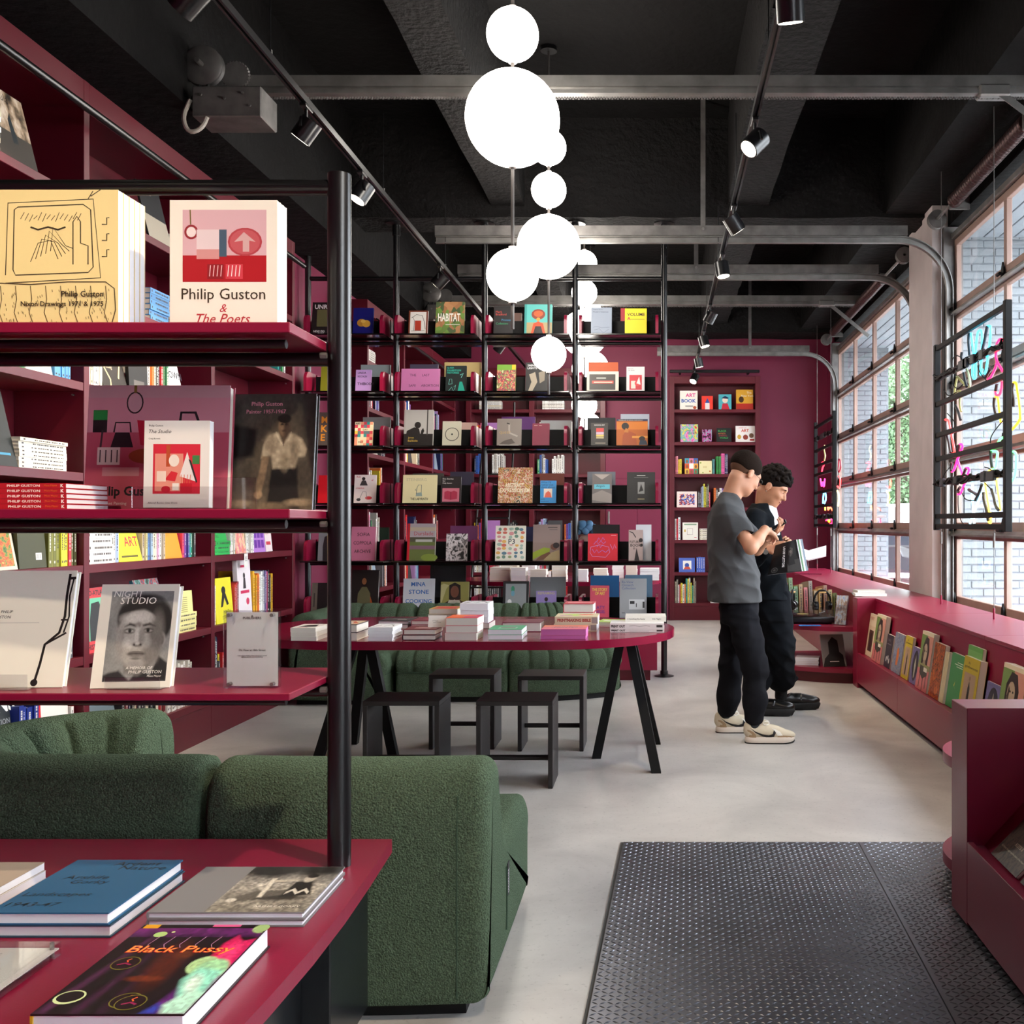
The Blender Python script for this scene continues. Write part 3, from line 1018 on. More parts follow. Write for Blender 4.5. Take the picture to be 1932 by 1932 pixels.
def table(label,x0,x1,y0,y1,ly=None):
 cx,cy=(x0+x1)/2,(y0+y1)/2
 t=thing('oval_table',label,'table',(cx,cy,0),group='maroon oval trestle tables')
 top=MB().prism(stadium(x0,x1,y0,y1),.708,.75)
 o=top.build('tabletop',M_TABLE,t,'auto',world=True)
 cy=ly or cy
 for s,ax in((1,x1-.275),(-1,x0+.59)):
  feet=[(ax+s*.175,cy-.34),(ax+s*.175,cy+.37),(ax-s*.165,cy)]
  for fx,fy in feet:
   a=Vector((fx,fy,0));b=Vector((ax+(fx-ax)*.12,cy+(fy-cy)*.25,.708))
   q=.026
   m=MB()
   v=[]
   for p in(a,b):
    for dx,dy in((-q,-q),(q,-q),(q,q),(-q,q)):
     v.append((p.x+dx,p.y+dy,p.z))
   m.add(v,[(3,2,1,0),(4,5,6,7),(0,1,5,4),(1,2,6,5),(2,3,7,6),(3,0,4,7)])
   m.build('leg',M_BLACKM,t,world=True)
  MB().rbox(ax-.06,ax+.06,cy-.16,cy+.16,.69,.708,.004,1).build('leg_plate',M_BLACKM,t,world=True)
 return t
table('maroon oval table with black trestle legs amid the green sofas',-2.25,.095,5.03,6.38,5.81)
table('maroon oval table beyond the pole shelving',-2.1,.06,10.2,11.4)
def stool(label,x0,y0):
 w,d,h,th=.385,.285,.44,.024
 t=thing('stool',label,'stool',(x0+w/2,y0+d/2,0),group='black wooden box stools')
 MB().rbox(x0,x0+w,y0,y0+d,h-th,h,.002,1).build('seat',M_WOODBLK,t,world=True)
 for x in(x0,x0+w-th):
  MB().rbox(x,x+th,y0,y0+d,0,h-th,.002,1).build('leg',M_WOODBLK,t,world=True)
 MB().cyl((x0+th,y0+d*.5,.125),(x0+w-th,y0+d*.5,.125),.014,n=12).build('crossbar',M_WOODBLK,t,'auto',world=True)
stool('black wooden stool nearest the viewer under the table front edge',-.909,5.13)
stool('black wooden stool half hidden behind the black pole',-1.478,5.13)
stool('black wooden stool far side of table by the tufted sofa centre',-1.345,6.02)
stool('black wooden stool far side of table nearest the trestle legs',-.815,5.97)
def boucle():
 m=bpy.data.materials.new('green_boucle')
 m.use_nodes=True
 nt=m.node_tree
 b=nt.nodes['Principled BSDF']
 b.inputs['Roughness'].default_value=0.95
 b.inputs['Specular IOR Level'].default_value=0.1
 b.inputs['Sheen Weight'].default_value=0.25
 b.inputs['Sheen Roughness'].default_value=0.6
 b.inputs['Sheen Tint'].default_value=(*lin('#8fae8c'),1)
 tc=nt.nodes.new('ShaderNodeTexCoord')
 n=nt.nodes.new('ShaderNodeTexNoise');n.inputs['Scale'].default_value=210;n.inputs['Detail'].default_value=3;n.inputs['Roughness'].default_value=.7
 v=nt.nodes.new('ShaderNodeTexVoronoi');v.inputs['Scale'].default_value=190
 nt.links.new(tc.outputs['Object'],n.inputs['Vector']);nt.links.new(tc.outputs['Object'],v.inputs['Vector'])
 r=nt.nodes.new('ShaderNodeValToRGB')
 r.color_ramp.elements[0].position=.3;r.color_ramp.elements[0].color=(*lin('#2d352c'),1)
 r.color_ramp.elements[1].position=.72;r.color_ramp.elements[1].color=(*lin('#61745d'),1)
 nt.links.new(n.outputs['Fac'],r.inputs['Fac'])
 nt.links.new(r.outputs[0],b.inputs['Base Color'])
 ad=nt.nodes.new('ShaderNodeMath');ad.operation='SUBTRACT'
 nt.links.new(n.outputs['Fac'],ad.inputs[0]);nt.links.new(v.outputs['Distance'],ad.inputs[1])
 bp=nt.nodes.new('ShaderNodeBump');bp.inputs['Strength'].default_value=.9;bp.inputs['Distance'].default_value=.006
 nt.links.new(ad.outputs[0],bp.inputs['Height']);nt.links.new(bp.outputs[0],b.inputs['Normal'])
 return m
M_GREEN=boucle()
M_PIPING=mat('green_piping','#2f4534',.9)
def chaikin(p,it,closed=True):
 for _ in range(it):
  q=[]
  n=len(p)
  for i in range(n):
   a,b=p[i],p[(i+1)%n]
   q.append((.75*a[0]+.25*b[0],.75*a[1]+.25*b[1]))
   q.append((.25*a[0]+.75*b[0],.25*a[1]+.75*b[1]))
  p=q
 return p
PROF_SEAT=[(0.015,.035),(0,.06),(0,.30),(0,.52),(.012,.60),(.05,.66),(.13,.682),(.20,.668),(.255,.61),(.30,.50),(.335,.42),(.38,.388),(.45,.382),(.62,.385),(.80,.388),(.885,.372),(.925,.32),(.925,.27),(.902,.232),(.893,.22),(.893,.15),(.893,.055),(.88,.035)]
def cut_prof(dmax):
 out=[]
 for d,z in PROF_SEAT:
  out.append((min(d,.38)if d<=.38 else .38+(d-.38)*(dmax-.38)/(.925-.38),z))
 return out
def sofa_section(t,path,prof,channels=None,end_r=(.04,.04),name='upholstery',flip=False,piping=True,tuft_from=.12):
 0
 pr=chaikin(prof,2)
 n=len(pr)
 P=np.array(pr)
 tan=np.roll(P,-1,0)-np.roll(P,1,0)
 nor=np.stack([tan[:,1],-tan[:,0]],1)
 nor/=np.maximum(np.linalg.norm(nor,axis=1),1e-6)[:,None]
 area=0.5*np.sum(P[:,0]*np.roll(P[:,1],-1)-np.roll(P[:,0],-1)*P[:,1])
 if area<0:nor=-nor
 pts=np.array([(p[0]+p[2]*.45,p[1]+p[3]*.45)for p in path])
 back=np.array([(p[0],p[1])for p in path])
 seg=np.linalg.norm(np.diff((pts+back)/2,axis=0),axis=1)
 s=np.concatenate([[0],np.cumsum(seg)])
 L=s[-1]
 inner=(P[:,0]>tuft_from)&(P[:,1]>.225)
 wgt=np.where(inner,1.0,0.0)
 v,f=[],[]
 for i,(x,y,ix,iy)in enumerate(path):
  e=0.0
  if s[i]<end_r[0]:
   q=end_r[0]-s[i]
   e=end_r[0]-math.sqrt(max(0,end_r[0]**2-q*q))
  if L-s[i]<end_r[1]:
   q=end_r[1]-(L-s[i])
   e=max(e,end_r[1]-math.sqrt(max(0,end_r[1]**2-q*q)))
  disp=np.full(n,-e)
  if channels:
   ph=(s[i]/L*channels)%1.0
   g=min(ph,1-ph)
   disp=disp-wgt*.020*math.exp(-(g/.10)**2)
   disp=disp+wgt*.006
  Q=P+nor*disp[:,None]
  Q[:,1]=np.maximum(Q[:,1],.03)
  for d,z in Q:
   v.append((x+ix*d,y+iy*d,z))
  if i:
   for k in range(n):
    l=(k+1)%n
    f.append(((i-1)*n+k,(i-1)*n+l,i*n+l,i*n+k))
 ic=int(np.argmin(np.abs(P[:,0]-.36)+np.abs(P[:,1]-.39)))
 m0=(len(path)-1)*n
 f.append(tuple(range(0,ic+1))[::-1]);f.append(tuple(list(range(ic,n))+[0])[::-1])
 f.append(tuple(range(m0,m0+ic+1)));f.append(tuple(list(range(m0+ic,m0+n))+[m0]))
 if flip:f=[q[::-1]for q in f]
 o=MB().add(v,f).build(name,M_GREEN,t,'auto',world=True)
 try:
  bm=bmesh.new();bm.from_mesh(o.data);bmesh.ops.recalc_face_normals(bm,faces=bm.faces);bm.to_mesh(o.data);bm.free()
  for q in list(o.data.polygons)[-4:]:q.use_smooth=False
 except Exception:pass
 inn=[p for i,p in enumerate(path)if .06<s[i]<L-.06]
 dm=max(d for d,z in prof)-.06
 if len(inn)>2:
  vv,ff=[],[]
  for(x,y,ix,iy)in inn:
   for d,z in((.05,0),(dm,0),(dm,.05),(.05,.05)):
    vv.append((x+ix*d,y+iy*d,z))
  for i in range(1,len(inn)):
   for k in range(4):
    l=(k+1)%4
    ff.append(((i-1)*4+k,(i-1)*4+l,i*4+l,i*4+k))
  ff.append((3,2,1,0));m4=(len(inn)-1)*4;ff.append((m4,m4+1,m4+2,m4+3))
  MB().add(vv,ff).build('base',M_BLACKM,t,world=True)
 if piping:
  dmx=max(d for d,z in prof)
  line=[(x+ix*(dmx-.022),y+iy*(dmx-.022),.225)for i,(x,y,ix,iy)in enumerate(path)if s[i]>end_r[0]*.5 and L-s[i]>end_r[1]*.5]
  if len(line)>2:pp=MB().tube(line,.006,6);pp.v=[(q[0]-t.location.x,q[1]-t.location.y,q[2])for q in pp.v];pp.build('piping',M_PIPING,o,'auto')
 return o
def line_path(x0,y0,x1,y1,ix,iy,n):
 ts=sorted(set([i/n for i in range(n+1)]+[.004,.012,.025,.045,.955,.975,.988,.996]))
 return[(x0+(x1-x0)*q,y0+(y1-y0)*q,ix,iy)for q in ts]
def arc_path(cx,cy,r,a0,a1,n,sign=-1):
 ts=sorted(set([i/n for i in range(n+1)]+[.004,.012,.025,.045,.955,.975,.988,.996]))
 out=[]
 for q in ts:
  a=a0+(a1-a0)*q
  out.append((cx+r*math.cos(a),cy+r*math.sin(a),sign*math.cos(a),sign*math.sin(a)))
 return out
YS=2.735
t=thing('green_sofa','green boucle sofa section with its plain back and seat end towards the viewer','sofa',(-.85,3.2,0),group='green boucle sofa sections')
lp=line_path(-.455,YS,-1.225,YS,0,1,60)
lp=[(x,y-.02*math.sin(PI*(x+.455)/-.77),ix,iy)for x,y,ix,iy in lp]
sofa_section(t,lp,PROF_SEAT,channels=6,end_r=(.042,.045),tuft_from=.24)
MB().tube([(-.4545,3.075,.30),(-.4545,3.085,.24),(-.4545,3.085,.16),(-.4545,3.075,.11)],.004,6).build('seam',M_PIPING,t,world=True)
MB().tube([(-.535,YS+.006,.60),(-.535,YS-.0065,.50),(-.535,YS-.0068,.30),(-.535,YS-.0065,.06)],.0022,5).build('seam',M_PIPING,t,world=True)
lab=MB()
lab.rbox(-.4555,-.4525,3.10,3.135,.20,.30,.001,1)
lab.build('fabric_label',M_BLACKM,t,world=True)
lt=MB()
for i in range(9):
 draw(lt,[('r',.0+i*.009,.0,.006+i*.009,.011 if i%3 else .008,'#d8d8d8')],1,1,y0=0)
 draw(lt,[('r',.0+i*.009,-.010,.007+i*.009,-.005,'#b8bcc0')],1,1,y0=0)
lt.v=[(-.4522,3.115-(p[2]-.002),.208+p[0]*.9)for p in lt.v]
lt.build('label_lettering',M_PRINT,t,world=True)
t=thing('green_sofa','green boucle corner sofa curling round beside the bookcase, partly behind the near shelf','sofa',(-1.75,3.2,0),group='green boucle sofa sections')
pth=line_path(-1.245,YS+.01,-1.75,YS+.01,0,1,16)[:-4]
arc=arc_path(-1.75,YS+.01+.50,.50,-PI/2,-PI/2-PI,60)
pth=pth+arc[3:]
sofa_section(t,pth,cut_prof(.485),channels=11,end_r=(.045,.04),piping=False,tuft_from=.2)
t=thing('green_sofa','green channel-tufted sofa section straight behind the oval table','sofa',(-1.55,8.0,0),group='green boucle sofa sections')
sofa_section(t,line_path(-1.95,8.49,-1.115,8.49,0,-1,70),PROF_SEAT,channels=6,flip=True)
t=thing('green_sofa','green channel-tufted sofa section curving away past the trestle legs','sofa',(-.8,8.1,0),group='green boucle sofa sections')
sofa_section(t,arc_path(-1.105,8.87,.38,-PI/2,-R(49),70,1),PROF_SEAT,channels=6,flip=True)
t=thing('green_sofa','dark green corner sofa section with plain end at the far left of the oval table','sofa',(-2.3,8.0,0),group='green boucle sofa sections')
sofa_section(t,line_path(-2.70,7.45,-2.70,8.14,1,0,40),cut_prof(.73),channels=None,end_r=(.042,.03),name='upholstery')
sofa_section(t,line_path(-2.70,8.49,-1.96,8.49,0,-1,50),cut_prof(.40),channels=5,end_r=(.04,.05),name='upholstery',flip=True,piping=False)
CT=0.725
t=thing('window_counter','low maroon counter under the near glazed door with a slanting magazine rack','counter',(1.9,6.9,0),group='maroon window counters')
XC0,XC1,XC2=1.62,1.725,1.775
ye0,ye1=8.28,8.46
def rack(t,y0,y1,x0,xa,xb,xw,z_l=.285,ztop=CT):
 n=max(1,round((y1-y0)/1.38))
 for i in range(n):
  a,b=y1-(y1-y0)*(i+1)/n,y1-(y1-y0)*i/n
  MB().rbox(x0,x0+.02,a+.002,b-.002,.045,z_l,.0015,1).build('front_panel',M_MAROON,t,world=True)
  MB().prism([(xa,z_l-.012),(xa+.018,z_l-.012),(xb+.018,ztop-.02),(xb,ztop-.02)],a+.001,b-.001,axis='y').build('slanted_back',M_MAROON,t,world=True)
  MB().rbox(xb-.006,xw,a+.001,b-.001,ztop-.022,ztop,.002,1).build('top_board',M_MAROON,t,world=True)
 MB().box(x0+.02,xa+.02,y0,y1,z_l-.03,z_l-.012).build('ledge',M_MAROON,t,world=True)
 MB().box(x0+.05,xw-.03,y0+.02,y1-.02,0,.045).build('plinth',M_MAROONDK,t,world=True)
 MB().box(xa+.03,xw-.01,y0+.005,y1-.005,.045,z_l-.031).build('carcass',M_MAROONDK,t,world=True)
rack(t,4.15,ye0,XC0,XC1,XC2,XR-.14)
MB().rbox(XC0-.002,XR-.14,ye0,ye1,0,CT,.002,1).build('end_panel',M_MAROON,t,world=True)
t=thing('window_counter','maroon counter with rounded record shelves under the far glazed door','counter',(1.9,9.4,0),group='maroon window counters')
MB().rbox(1.70,XR-.14,ye1+.002,13.9,0,CT,.002,1).build('body',M_MAROON,t,world=True)
def pie(cx,cy,r,x1,y1,n=26):
 pts=[]
 for i in range(n+1):
  a=R(-99)-R(95)*i/n
  x,y=cx+r*math.cos(a),cy+r*math.sin(a)
  pts.append((x,y))
 pts.append((x1,pts[-1][1]+.1))
 pts.append((x1,pts[0][1]))
 return pts[::-1]
for z0,z1,nm in((.09,.125,'lower_shelf'),(.435,.475,'upper_shelf')):
 pp=[(x,max(y,ye1+.003))for x,y in pie(1.75,9.25,.95,1.70,0)]
 pp=pie(1.75,9.40,.95,1.699,0)
 MB().prism(pp,z0,z1).build(nm,M_MAROON,t,'auto',world=True)
MB().prism(pie(1.75,9.40,.90,1.699,0),0,.088).build('plinth',M_MAROONDK,t,'auto',world=True)
t=thing('display_unit','magenta maroon display unit with slanting book ledge beside the steel floor plate','display unit',(1.3,3.0,0))
XA=1.01
MB().rbox(XA,1.75,3.335,3.51,0.02,.728,.002,1).build('end_panel',M_MAROON,t,world=True)
MB().rbox(XA,XA+.02,1.2,3.333,.03,.293,.0015,1).build('front_panel',M_MAROON,t,world=True)
MB().box(XA+.02,XA+.08,1.2,3.333,.262,.281).build('ledge',M_MAROON,t,world=True)
MB().prism([(XA+.055,.281),(XA+.075,.281),(1.47,.70),(1.45,.70)],1.2,3.333,axis='y').build('slanted_back',M_MAROON,t,world=True)
MB().rbox(1.445,1.75,1.2,3.333,.70,.728,.002,1).build('top_board',M_MAROON,t,world=True)
MB().box(XA+.05,1.7,1.25,3.33,0,.03).build('plinth',M_MAROONDK,t,world=True)
MB().box(XA+.16,1.72,1.25,3.33,.03,.26).build('carcass',M_MAROONDK,t,world=True)
for z0,z1 in((.065,.105),(.44,.48)):
 pts=[(1.75,3.512),(1.75,4.1)]
 for i in range(15):
  a=R(120)+R(88)*i/14
  pts.append((1.42+.352*math.cos(a),3.78+.352*math.sin(a)))
 pts.append((1.10,3.512))
 MB().prism(pts[::-1],z0,z1).build('rounded_shelf',M_MAROON,t,'auto',world=True)
MB().prism([(x,y)for x,y in[(1.75,3.512),(1.75,4.0),(1.3,4.05),(1.14,3.85),(1.12,3.512)]][::-1],0,.064).build('shelf_plinth',M_MAROONDK,t,world=True)
def plate_lugs(parent):
 rng=np.random.default_rng(2)
 base=np.array([(-.0125,0,0),(0,-.0032,0),(.0125,0,0),(0,.0032,0),(-.005,0,.0022),(.005,0,.0022)])
 faces=np.array([(0,1,4),(1,5,4),(1,2,5),(2,3,5),(3,4,5),(3,0,4)])
 P=[]
 px,py=.0215,.0215
 ny,nx=int(1.72/py),int(1.5/px)
 V,F=[],[]
 c=0
 rot=[]
 for s in(1,-1):
  a=R(38)*s
  M=np.array([[math.cos(a),-math.sin(a),0],[math.sin(a),math.cos(a),0],[0,0,1]])
  rot.append(base@M.T)
 for j in range(ny):
  for i in range(nx):
   k=(i+j)%2
   x=.012+i*px
   y=2.54+j*py
   xe=-.141-(4.25-y)*.030
   X=xe+x
   if X>1.36:continue
   if .835-(4.25-y)*.030-.013<X<.835-(4.25-y)*.030+.013:continue
   V.append(rot[k]+np.array([X,y,.008]))
   F.append(faces+c)
   c+=6
 me=bpy.data.meshes.new('raised_lugs')
 me.from_pydata(np.concatenate(V).tolist(),[],np.concatenate(F).tolist())
 me.materials.append(M_PLATE)
 o=bpy.data.objects.new('raised_lugs',me)
 COL.objects.link(o);o.parent=parent
 L=parent.location
 o.location=(-L[0],-L[1],-L[2])
 o['kind']='stuff'
M_PLATE=mat('black_steel_plate','#696b73',.34,.8,bump=(90,.15,4,.001),vary=(3,.25))
t=thing('floor_plate','black raised-pattern steel plate set into the concrete floor','floor plate',(.5,3.4,0))
def slant(y):return-(4.25-y)*.030
y0,y1=2.5,4.25
for a,b in((-.141,.833),(.837,1.40)):
 MB().prism([(a+slant(y0),y0),(b+slant(y0),y0),(b,y1),(a,y1)],0,.008).build('plate',M_PLATE,t,world=True)
plate_lugs(t)
MB().prism([(-.141-.012+slant(y0),y0),(-.141+slant(y0),y0),(-.141,y1),(1.4,y1),(1.4,y1+.012),(-.153,y1+.012)],0,.003).build('plate_edging',mat('worn_joint','#4d4b4a',.8),t,world=True)
def globe_material():
 m=bpy.data.materials.new('lit_opal_glass')
 m.use_nodes=True
 b=m.node_tree.nodes['Principled BSDF']
 b.inputs['Base Color'].default_value=(.9,.9,.88,1)
 b.inputs['Roughness'].default_value=.3
 b.inputs['Emission Color'].default_value=(1.0,.93,.84,1)
 b.inputs['Emission Strength'].default_value=GLOBE_STRENGTH
 return m
M_GLOBE=globe_material()
def pendant(label,X,Y,globes,tail):
 t=thing('globe_pendant',label,'pendant light',(X,Y,ZC),group='opal globe pendant strings')
 MB().cyl((X,Y,tail),(X,Y,ZC),.0085,n=10).build('stem',cmat('#4a4644',.4),t,'auto',world=True)
 MB().lathe([(0,ZC-.03),(.06,ZC-.03),(.06,ZC),(0,ZC)],(X,Y,0),20).build('ceiling_rose',M_BLACK,t,'auto',world=True)
 for z,d in globes:
  MB().sphere((X,Y,z),d/2,40,24).build('globe',M_GLOBE,t,True,world=True)
  MB().cyl((X,Y,z-d/2-.012),(X,Y,z-d/2+.012),.02,n=14).build('cap',cmat('#8a8380',.4),t,'auto',world=True)
  MB().cyl((X,Y,z+d/2-.012),(X,Y,z+d/2+.012),.02,n=14).build('cap',cmat('#8a8380',.4),t,'auto',world=True)
SM,BG=.254,.46
pendant('string of lit opal globes nearest the viewer with the largest-looking globe',-.707,5.0,[(3.72,SM),(3.31,BG),(2.545,SM)],2.28)
pendant('string of four lit opal globes just in front of the pole shelving',-.79,7.45,[(4.07,SM),(3.76,SM),(3.345,BG),(2.565,SM)],2.27)
pendant('string of lit opal globes right behind the pole shelving',-.72,10.1,[(3.90,SM),(3.61,SM),(3.21,BG),(2.50,SM)],2.2)
pendant('string of lit opal globes farthest back before the maroon wall',-.83,12.7,[(4.0,SM),(3.25,BG),(2.57,SM)],2.3)
ZT=3.41
M_LENS=mat('lit_spot_lens','#fff4e0',.3,emit=('#fff1dc',4.0))
def spot_light(parent,loc,d,power,size=R(58),blend=.7,col=(1,.82,.60)):
 l=bpy.data.lights.new('lamp','SPOT')
 l.energy=power
 l.color=col
 l.spot_size=size
 l.spot_blend=blend
 l.shadow_soft_size=.04
 o=bpy.data.objects.new('lamp',l)
 COL.objects.link(o)
 o.parent=parent
 o.location=loc
 o.rotation_euler=Vector(d).to_track_quat('-Z','Y').to_euler()
def track_spot(label,X,Y,d,group,power=None,lit=True):
 0
 t=thing('track_spotlight',label,'spotlight',(X,Y,ZT),group=group)
 d=Vector(d).normalized()
 MB().rbox(X-.018,X+.018,Y-.05,Y+.05,ZT-.028,ZT-.012,.003,1).build('track_adapter',M_BLACK,t,world=True)
 j=Vector((X,Y,ZT-.085))
 MB().cyl((X,Y,ZT-.028),j,.009,n=10).build('stem',M_BLACK,t,'auto',world=True)
 side=Vector((0,0,1)).cross(d)
 side=side.normalized()if side.length>.05 else Vector((1,0,0))
 up=d.cross(side)
 c=j-Vector((0,0,.045))
 MB().tube([j,j+side*.05,c+side*.06],.008,6).build('yoke',M_BLACK,t,world=True)
 body=MB()
 body.cyl(c-d*.055,c+d*.055,.054,n=24)
 hb=body.build('housing',M_BLACK,t,'auto',world=True)
 q=c-t.location
 MB().cyl(q+d*.053,q+d*.056,.046,n=24).build('lens',M_LENS,hb)
 if lit:
  spot_light(t,c+d*.075-t.location,d,power or SPOT_POWER)
 return t
def ceiling_track(label,X,y0,y1):
 t=thing('light_track',label,'light track',(X,(y0+y1)/2,ZT),group='black ceiling light tracks')
 MB().prism([(X-.018,ZT-.012),(X-.006,ZT-.012),(X-.006,ZT+.008),(X+.006,ZT+.008),(X+.006,ZT-.012),(X+.018,ZT-.012),(X+.018,ZT+.022),(X-.018,ZT+.022)],y0,y1,axis='y').build('rail',M_BLACK,t,world=True)
 y=y0+.6
 while y<y1:
  MB().cyl((X,y,ZT+.02),(X,y,3.94),.003,n=6).build('hanger_wire',M_BLACK,t,world=True)
  MB().cyl((X,y,ZT+.02),(X,y,ZT+.05),.01,n=8).build('wire_clip',M_BLACK,t,world=True)
  y+=1.9
ceiling_track('black ceiling track running above the oval table towards the bookcases',-1.74,.2,13.6)
ceiling_track('black ceiling track running above the aisle beside the windows',.50,.2,13.95)
g='black track spotlights'
for i,(Y,d,lab)in enumerate(((5.07,(-.62,.1,-.78),'black track spotlight beside the near garage door opener'),(6.03,(-.45,-.25,-.85),'black track spotlight just above the black shelf pole'),(8.2,(-.7,.1,-.7),'black track spotlight beyond the pole top near the cross beam'),(11.3,(-.6,.25,-.75),'black track spotlight behind the pole shelving top row'))):
 track_spot(lab,-1.74,Y,d,g)
for i,(Y,d,lab)in enumerate(((3.86,(.1,.35,-.95),'black track spotlight cut by the top edge of the view'),(5.24,(-.62,-.35,-.70),'lit track spotlight with bright lens below the near ceiling rail'),(6.66,(.55,.25,-.80),'black track spotlight turned towards the windows above the two men'),(7.85,(.15,-.1,-.98),'black track spotlight pointing straight down by the cross beam'),(9.65,(-.45,.3,-.84),'black track spotlight fifth along the aisle track'),(10.96,(.25,-.1,-.95),'black track spotlight sixth along the aisle track'),(12.4,(.2,.1,-.95),'black track spotlight second from the far wall'),(13.75,(-.35,-.45,-.75),'lit track spotlight closest to the far maroon wall'))):
 track_spot(lab,.50,Y,d,g)
track_spot('black track spotlight above the viewer aimed at the near display shelf',.50,1.55,Vector((-1.25,2.25,1.15))-Vector((.5,1.55,3.3)),g,SPOT_POWER*1.9)
track_spot('black track spotlight above the viewer aimed at the near desk books',-1.74,.9,Vector((-1.2,2.2,.6))-Vector((-1.74,.9,3.3)),g,SPOT_POWER*.8)
track_spot('black track spotlight over the near bookcase bay',-1.74,2.6,(-.75,.25,-.6),g)
track_spot('black track spotlight over the second bookcase bay',-1.74,3.8,(-.75,.2,-.62),g)
XN=2.13
NEON={}
def neon(c,s=2.2):
 if c not in NEON:NEON[c]=mat('neon_'+c.lstrip('#'),c,.3,emit=(c,s))
 return NEON[c]
M_SLEEVE=mat('grey_black_sleeve','#2a2c33',.5)
def frame_panel(label,ya,yb,bars,z0=1.30,z1=2.67):
 t=thing('neon_panel',label,'neon sign',(XN,(ya+yb)/2,z0),group='neon sign panels')
 for y in(ya,yb):
  MB().rbox(XN-.022,XN+.022,y-.022,y+.022,z0-.02,z1+.02,.003,1).build('post',M_BLACKM,t,world=True)
 for z in bars:
  MB().rbox(XN-.014,XN+.014,ya+.022,yb-.022,z-.018,z+.018,.003,1).build('crossbar',M_BLACKM,t,world=True)
 for y in(ya+.25,yb-.12):
  MB().cyl((XN,y,z1),(XN,y,3.97),.0025,n=6).build('hanging_wire',M_STEELDK,t,world=True)
  MB().cyl((XN,y,CT),(XN,y,z0),.0025,n=6).build('anchor_wire',M_STEELDK,t,world=True)
  MB().cyl((XN,y,z0-.12),(XN,y,z0-.03),.008,n=8).build('turnbuckle',M_STEEL,t,world=True)
  MB().cyl((XN,y,CT),(XN,y,CT+.07),.007,n=8).build('anchor',M_MAROON,t,world=True)
 return t
def onpanel(pts,X):
 out=[]
 for px,py in pts:
  Y=X*FPX/(px-VX)
  out.append(Vector((X,Y,EYE+(VY-py)/FPX*Y)))
 return out
def smooth(pts,it=2):
 for _ in range(it):
  q=[pts[0]]
  for a,b in zip(pts[:-1],pts[1:]):
   q.append(a*.75+b*.25);q.append(a*.25+b*.75)
  q.append(pts[-1]);pts=q
 return pts
BARS=[1.31,1.385,1.82,2.0,2.235,2.66]
t=frame_panel('large black frame of coloured neon tubes hanging in the near glazed door',6.22,7.79,BARS)
A=lambda l:[(1760+x/8.78,560+y/8.78)for x,y in l]
B=lambda l:[(1760+x/8.4,780+y/8.4)for x,y in l]
TUBES=[('#35d8ff',A([(640,600),(660,800),(680,950),(650,1300),(690,1370),(720,1300),(700,950),(730,700),(745,580),(790,545),(825,600),(810,950),(790,1270),(800,1290),(820,1200)])),('#35d8ff',A([(905,490),(950,480),(965,530),(930,900),(880,1250),(860,1270)])),('#ff1744',A([(1190,740),(1120,690),(1060,760),(1040,950),(1060,1080),(1140,1200),(1150,1230)])),('#ff1744',A([(1060,1080),(1040,1180),(960,1340),(915,1370)])),('#ff2440',A([(1150,1400),(1130,1580),(1090,1640),(1045,1630),(1035,1560)])),('#ffa51e',A([(1040,1650),(1080,1660),(1090,1750),(1110,1950),(1130,2080)])),('#ffb21e',A([(1340,1420),(1385,1425),(1410,1600),(1440,1800),(1450,2000),(1440,2050),(1330,2190),(1250,2230)])),('#b9b87a',A([(400,1320),(370,1500),(350,1650),(400,1560),(470,1560),(440,1750),(470,1900)])),('#b9b87a',A([(410,1330),(490,1410),(520,1460)])),('#c9c9a0',A([(560,1200),(600,1300),(620,1460),(600,1500),(560,1480)])),('#ff2b2b',B([(200,100),(245,100),(270,200),(310,400),(345,600),(340,640),(310,640)])),('#ff1c5a',B([(430,490),(470,490),(470,540),(420,660),(380,760),(340,900),(300,920)])),('#ff1c5a',B([(390,720),(420,830),(470,960),(480,1080)])),('#ff1c5a',B([(520,870),(570,865),(580,900),(540,1000),(480,1180),(440,1280),(400,1280)])),('#4de36a',B([(1040,460),(1060,410),(1110,380),(1150,400)])),('#4de36a',B([(930,600),(1030,600),(1020,700),(1005,850),(970,890),(940,870)])),('#4de36a',B([(1255,620),(1290,600),(1330,660),(1320,900),(1300,1000),(1260,1080),(1250,1040)])),('#ffd23a',B([(860,970),(900,900),(960,900),(1000,980),(1030,1200),(1080,1500),(1060,1530)])),('#ffd23a',B([(830,1100),(860,1300),(900,1550),(930,1700),(915,1735),(890,1720)])),('#8fe4ff',B([(630,1110),(625,1300),(640,1550),(655,1740)])),('#8fe4ff',B([(790,1100),(780,1260),(700,1450),(620,1650),(590,1740)])),]
for c,pts in TUBES:
 P=smooth(onpanel(pts,XN+.05))
 dim=c in('#b9b87a','#c9c9a0')
 MB().tube(P,.0085,8).build('neon_tube',cmat(c,.3)if dim else neon(c),t,'auto',world=True)
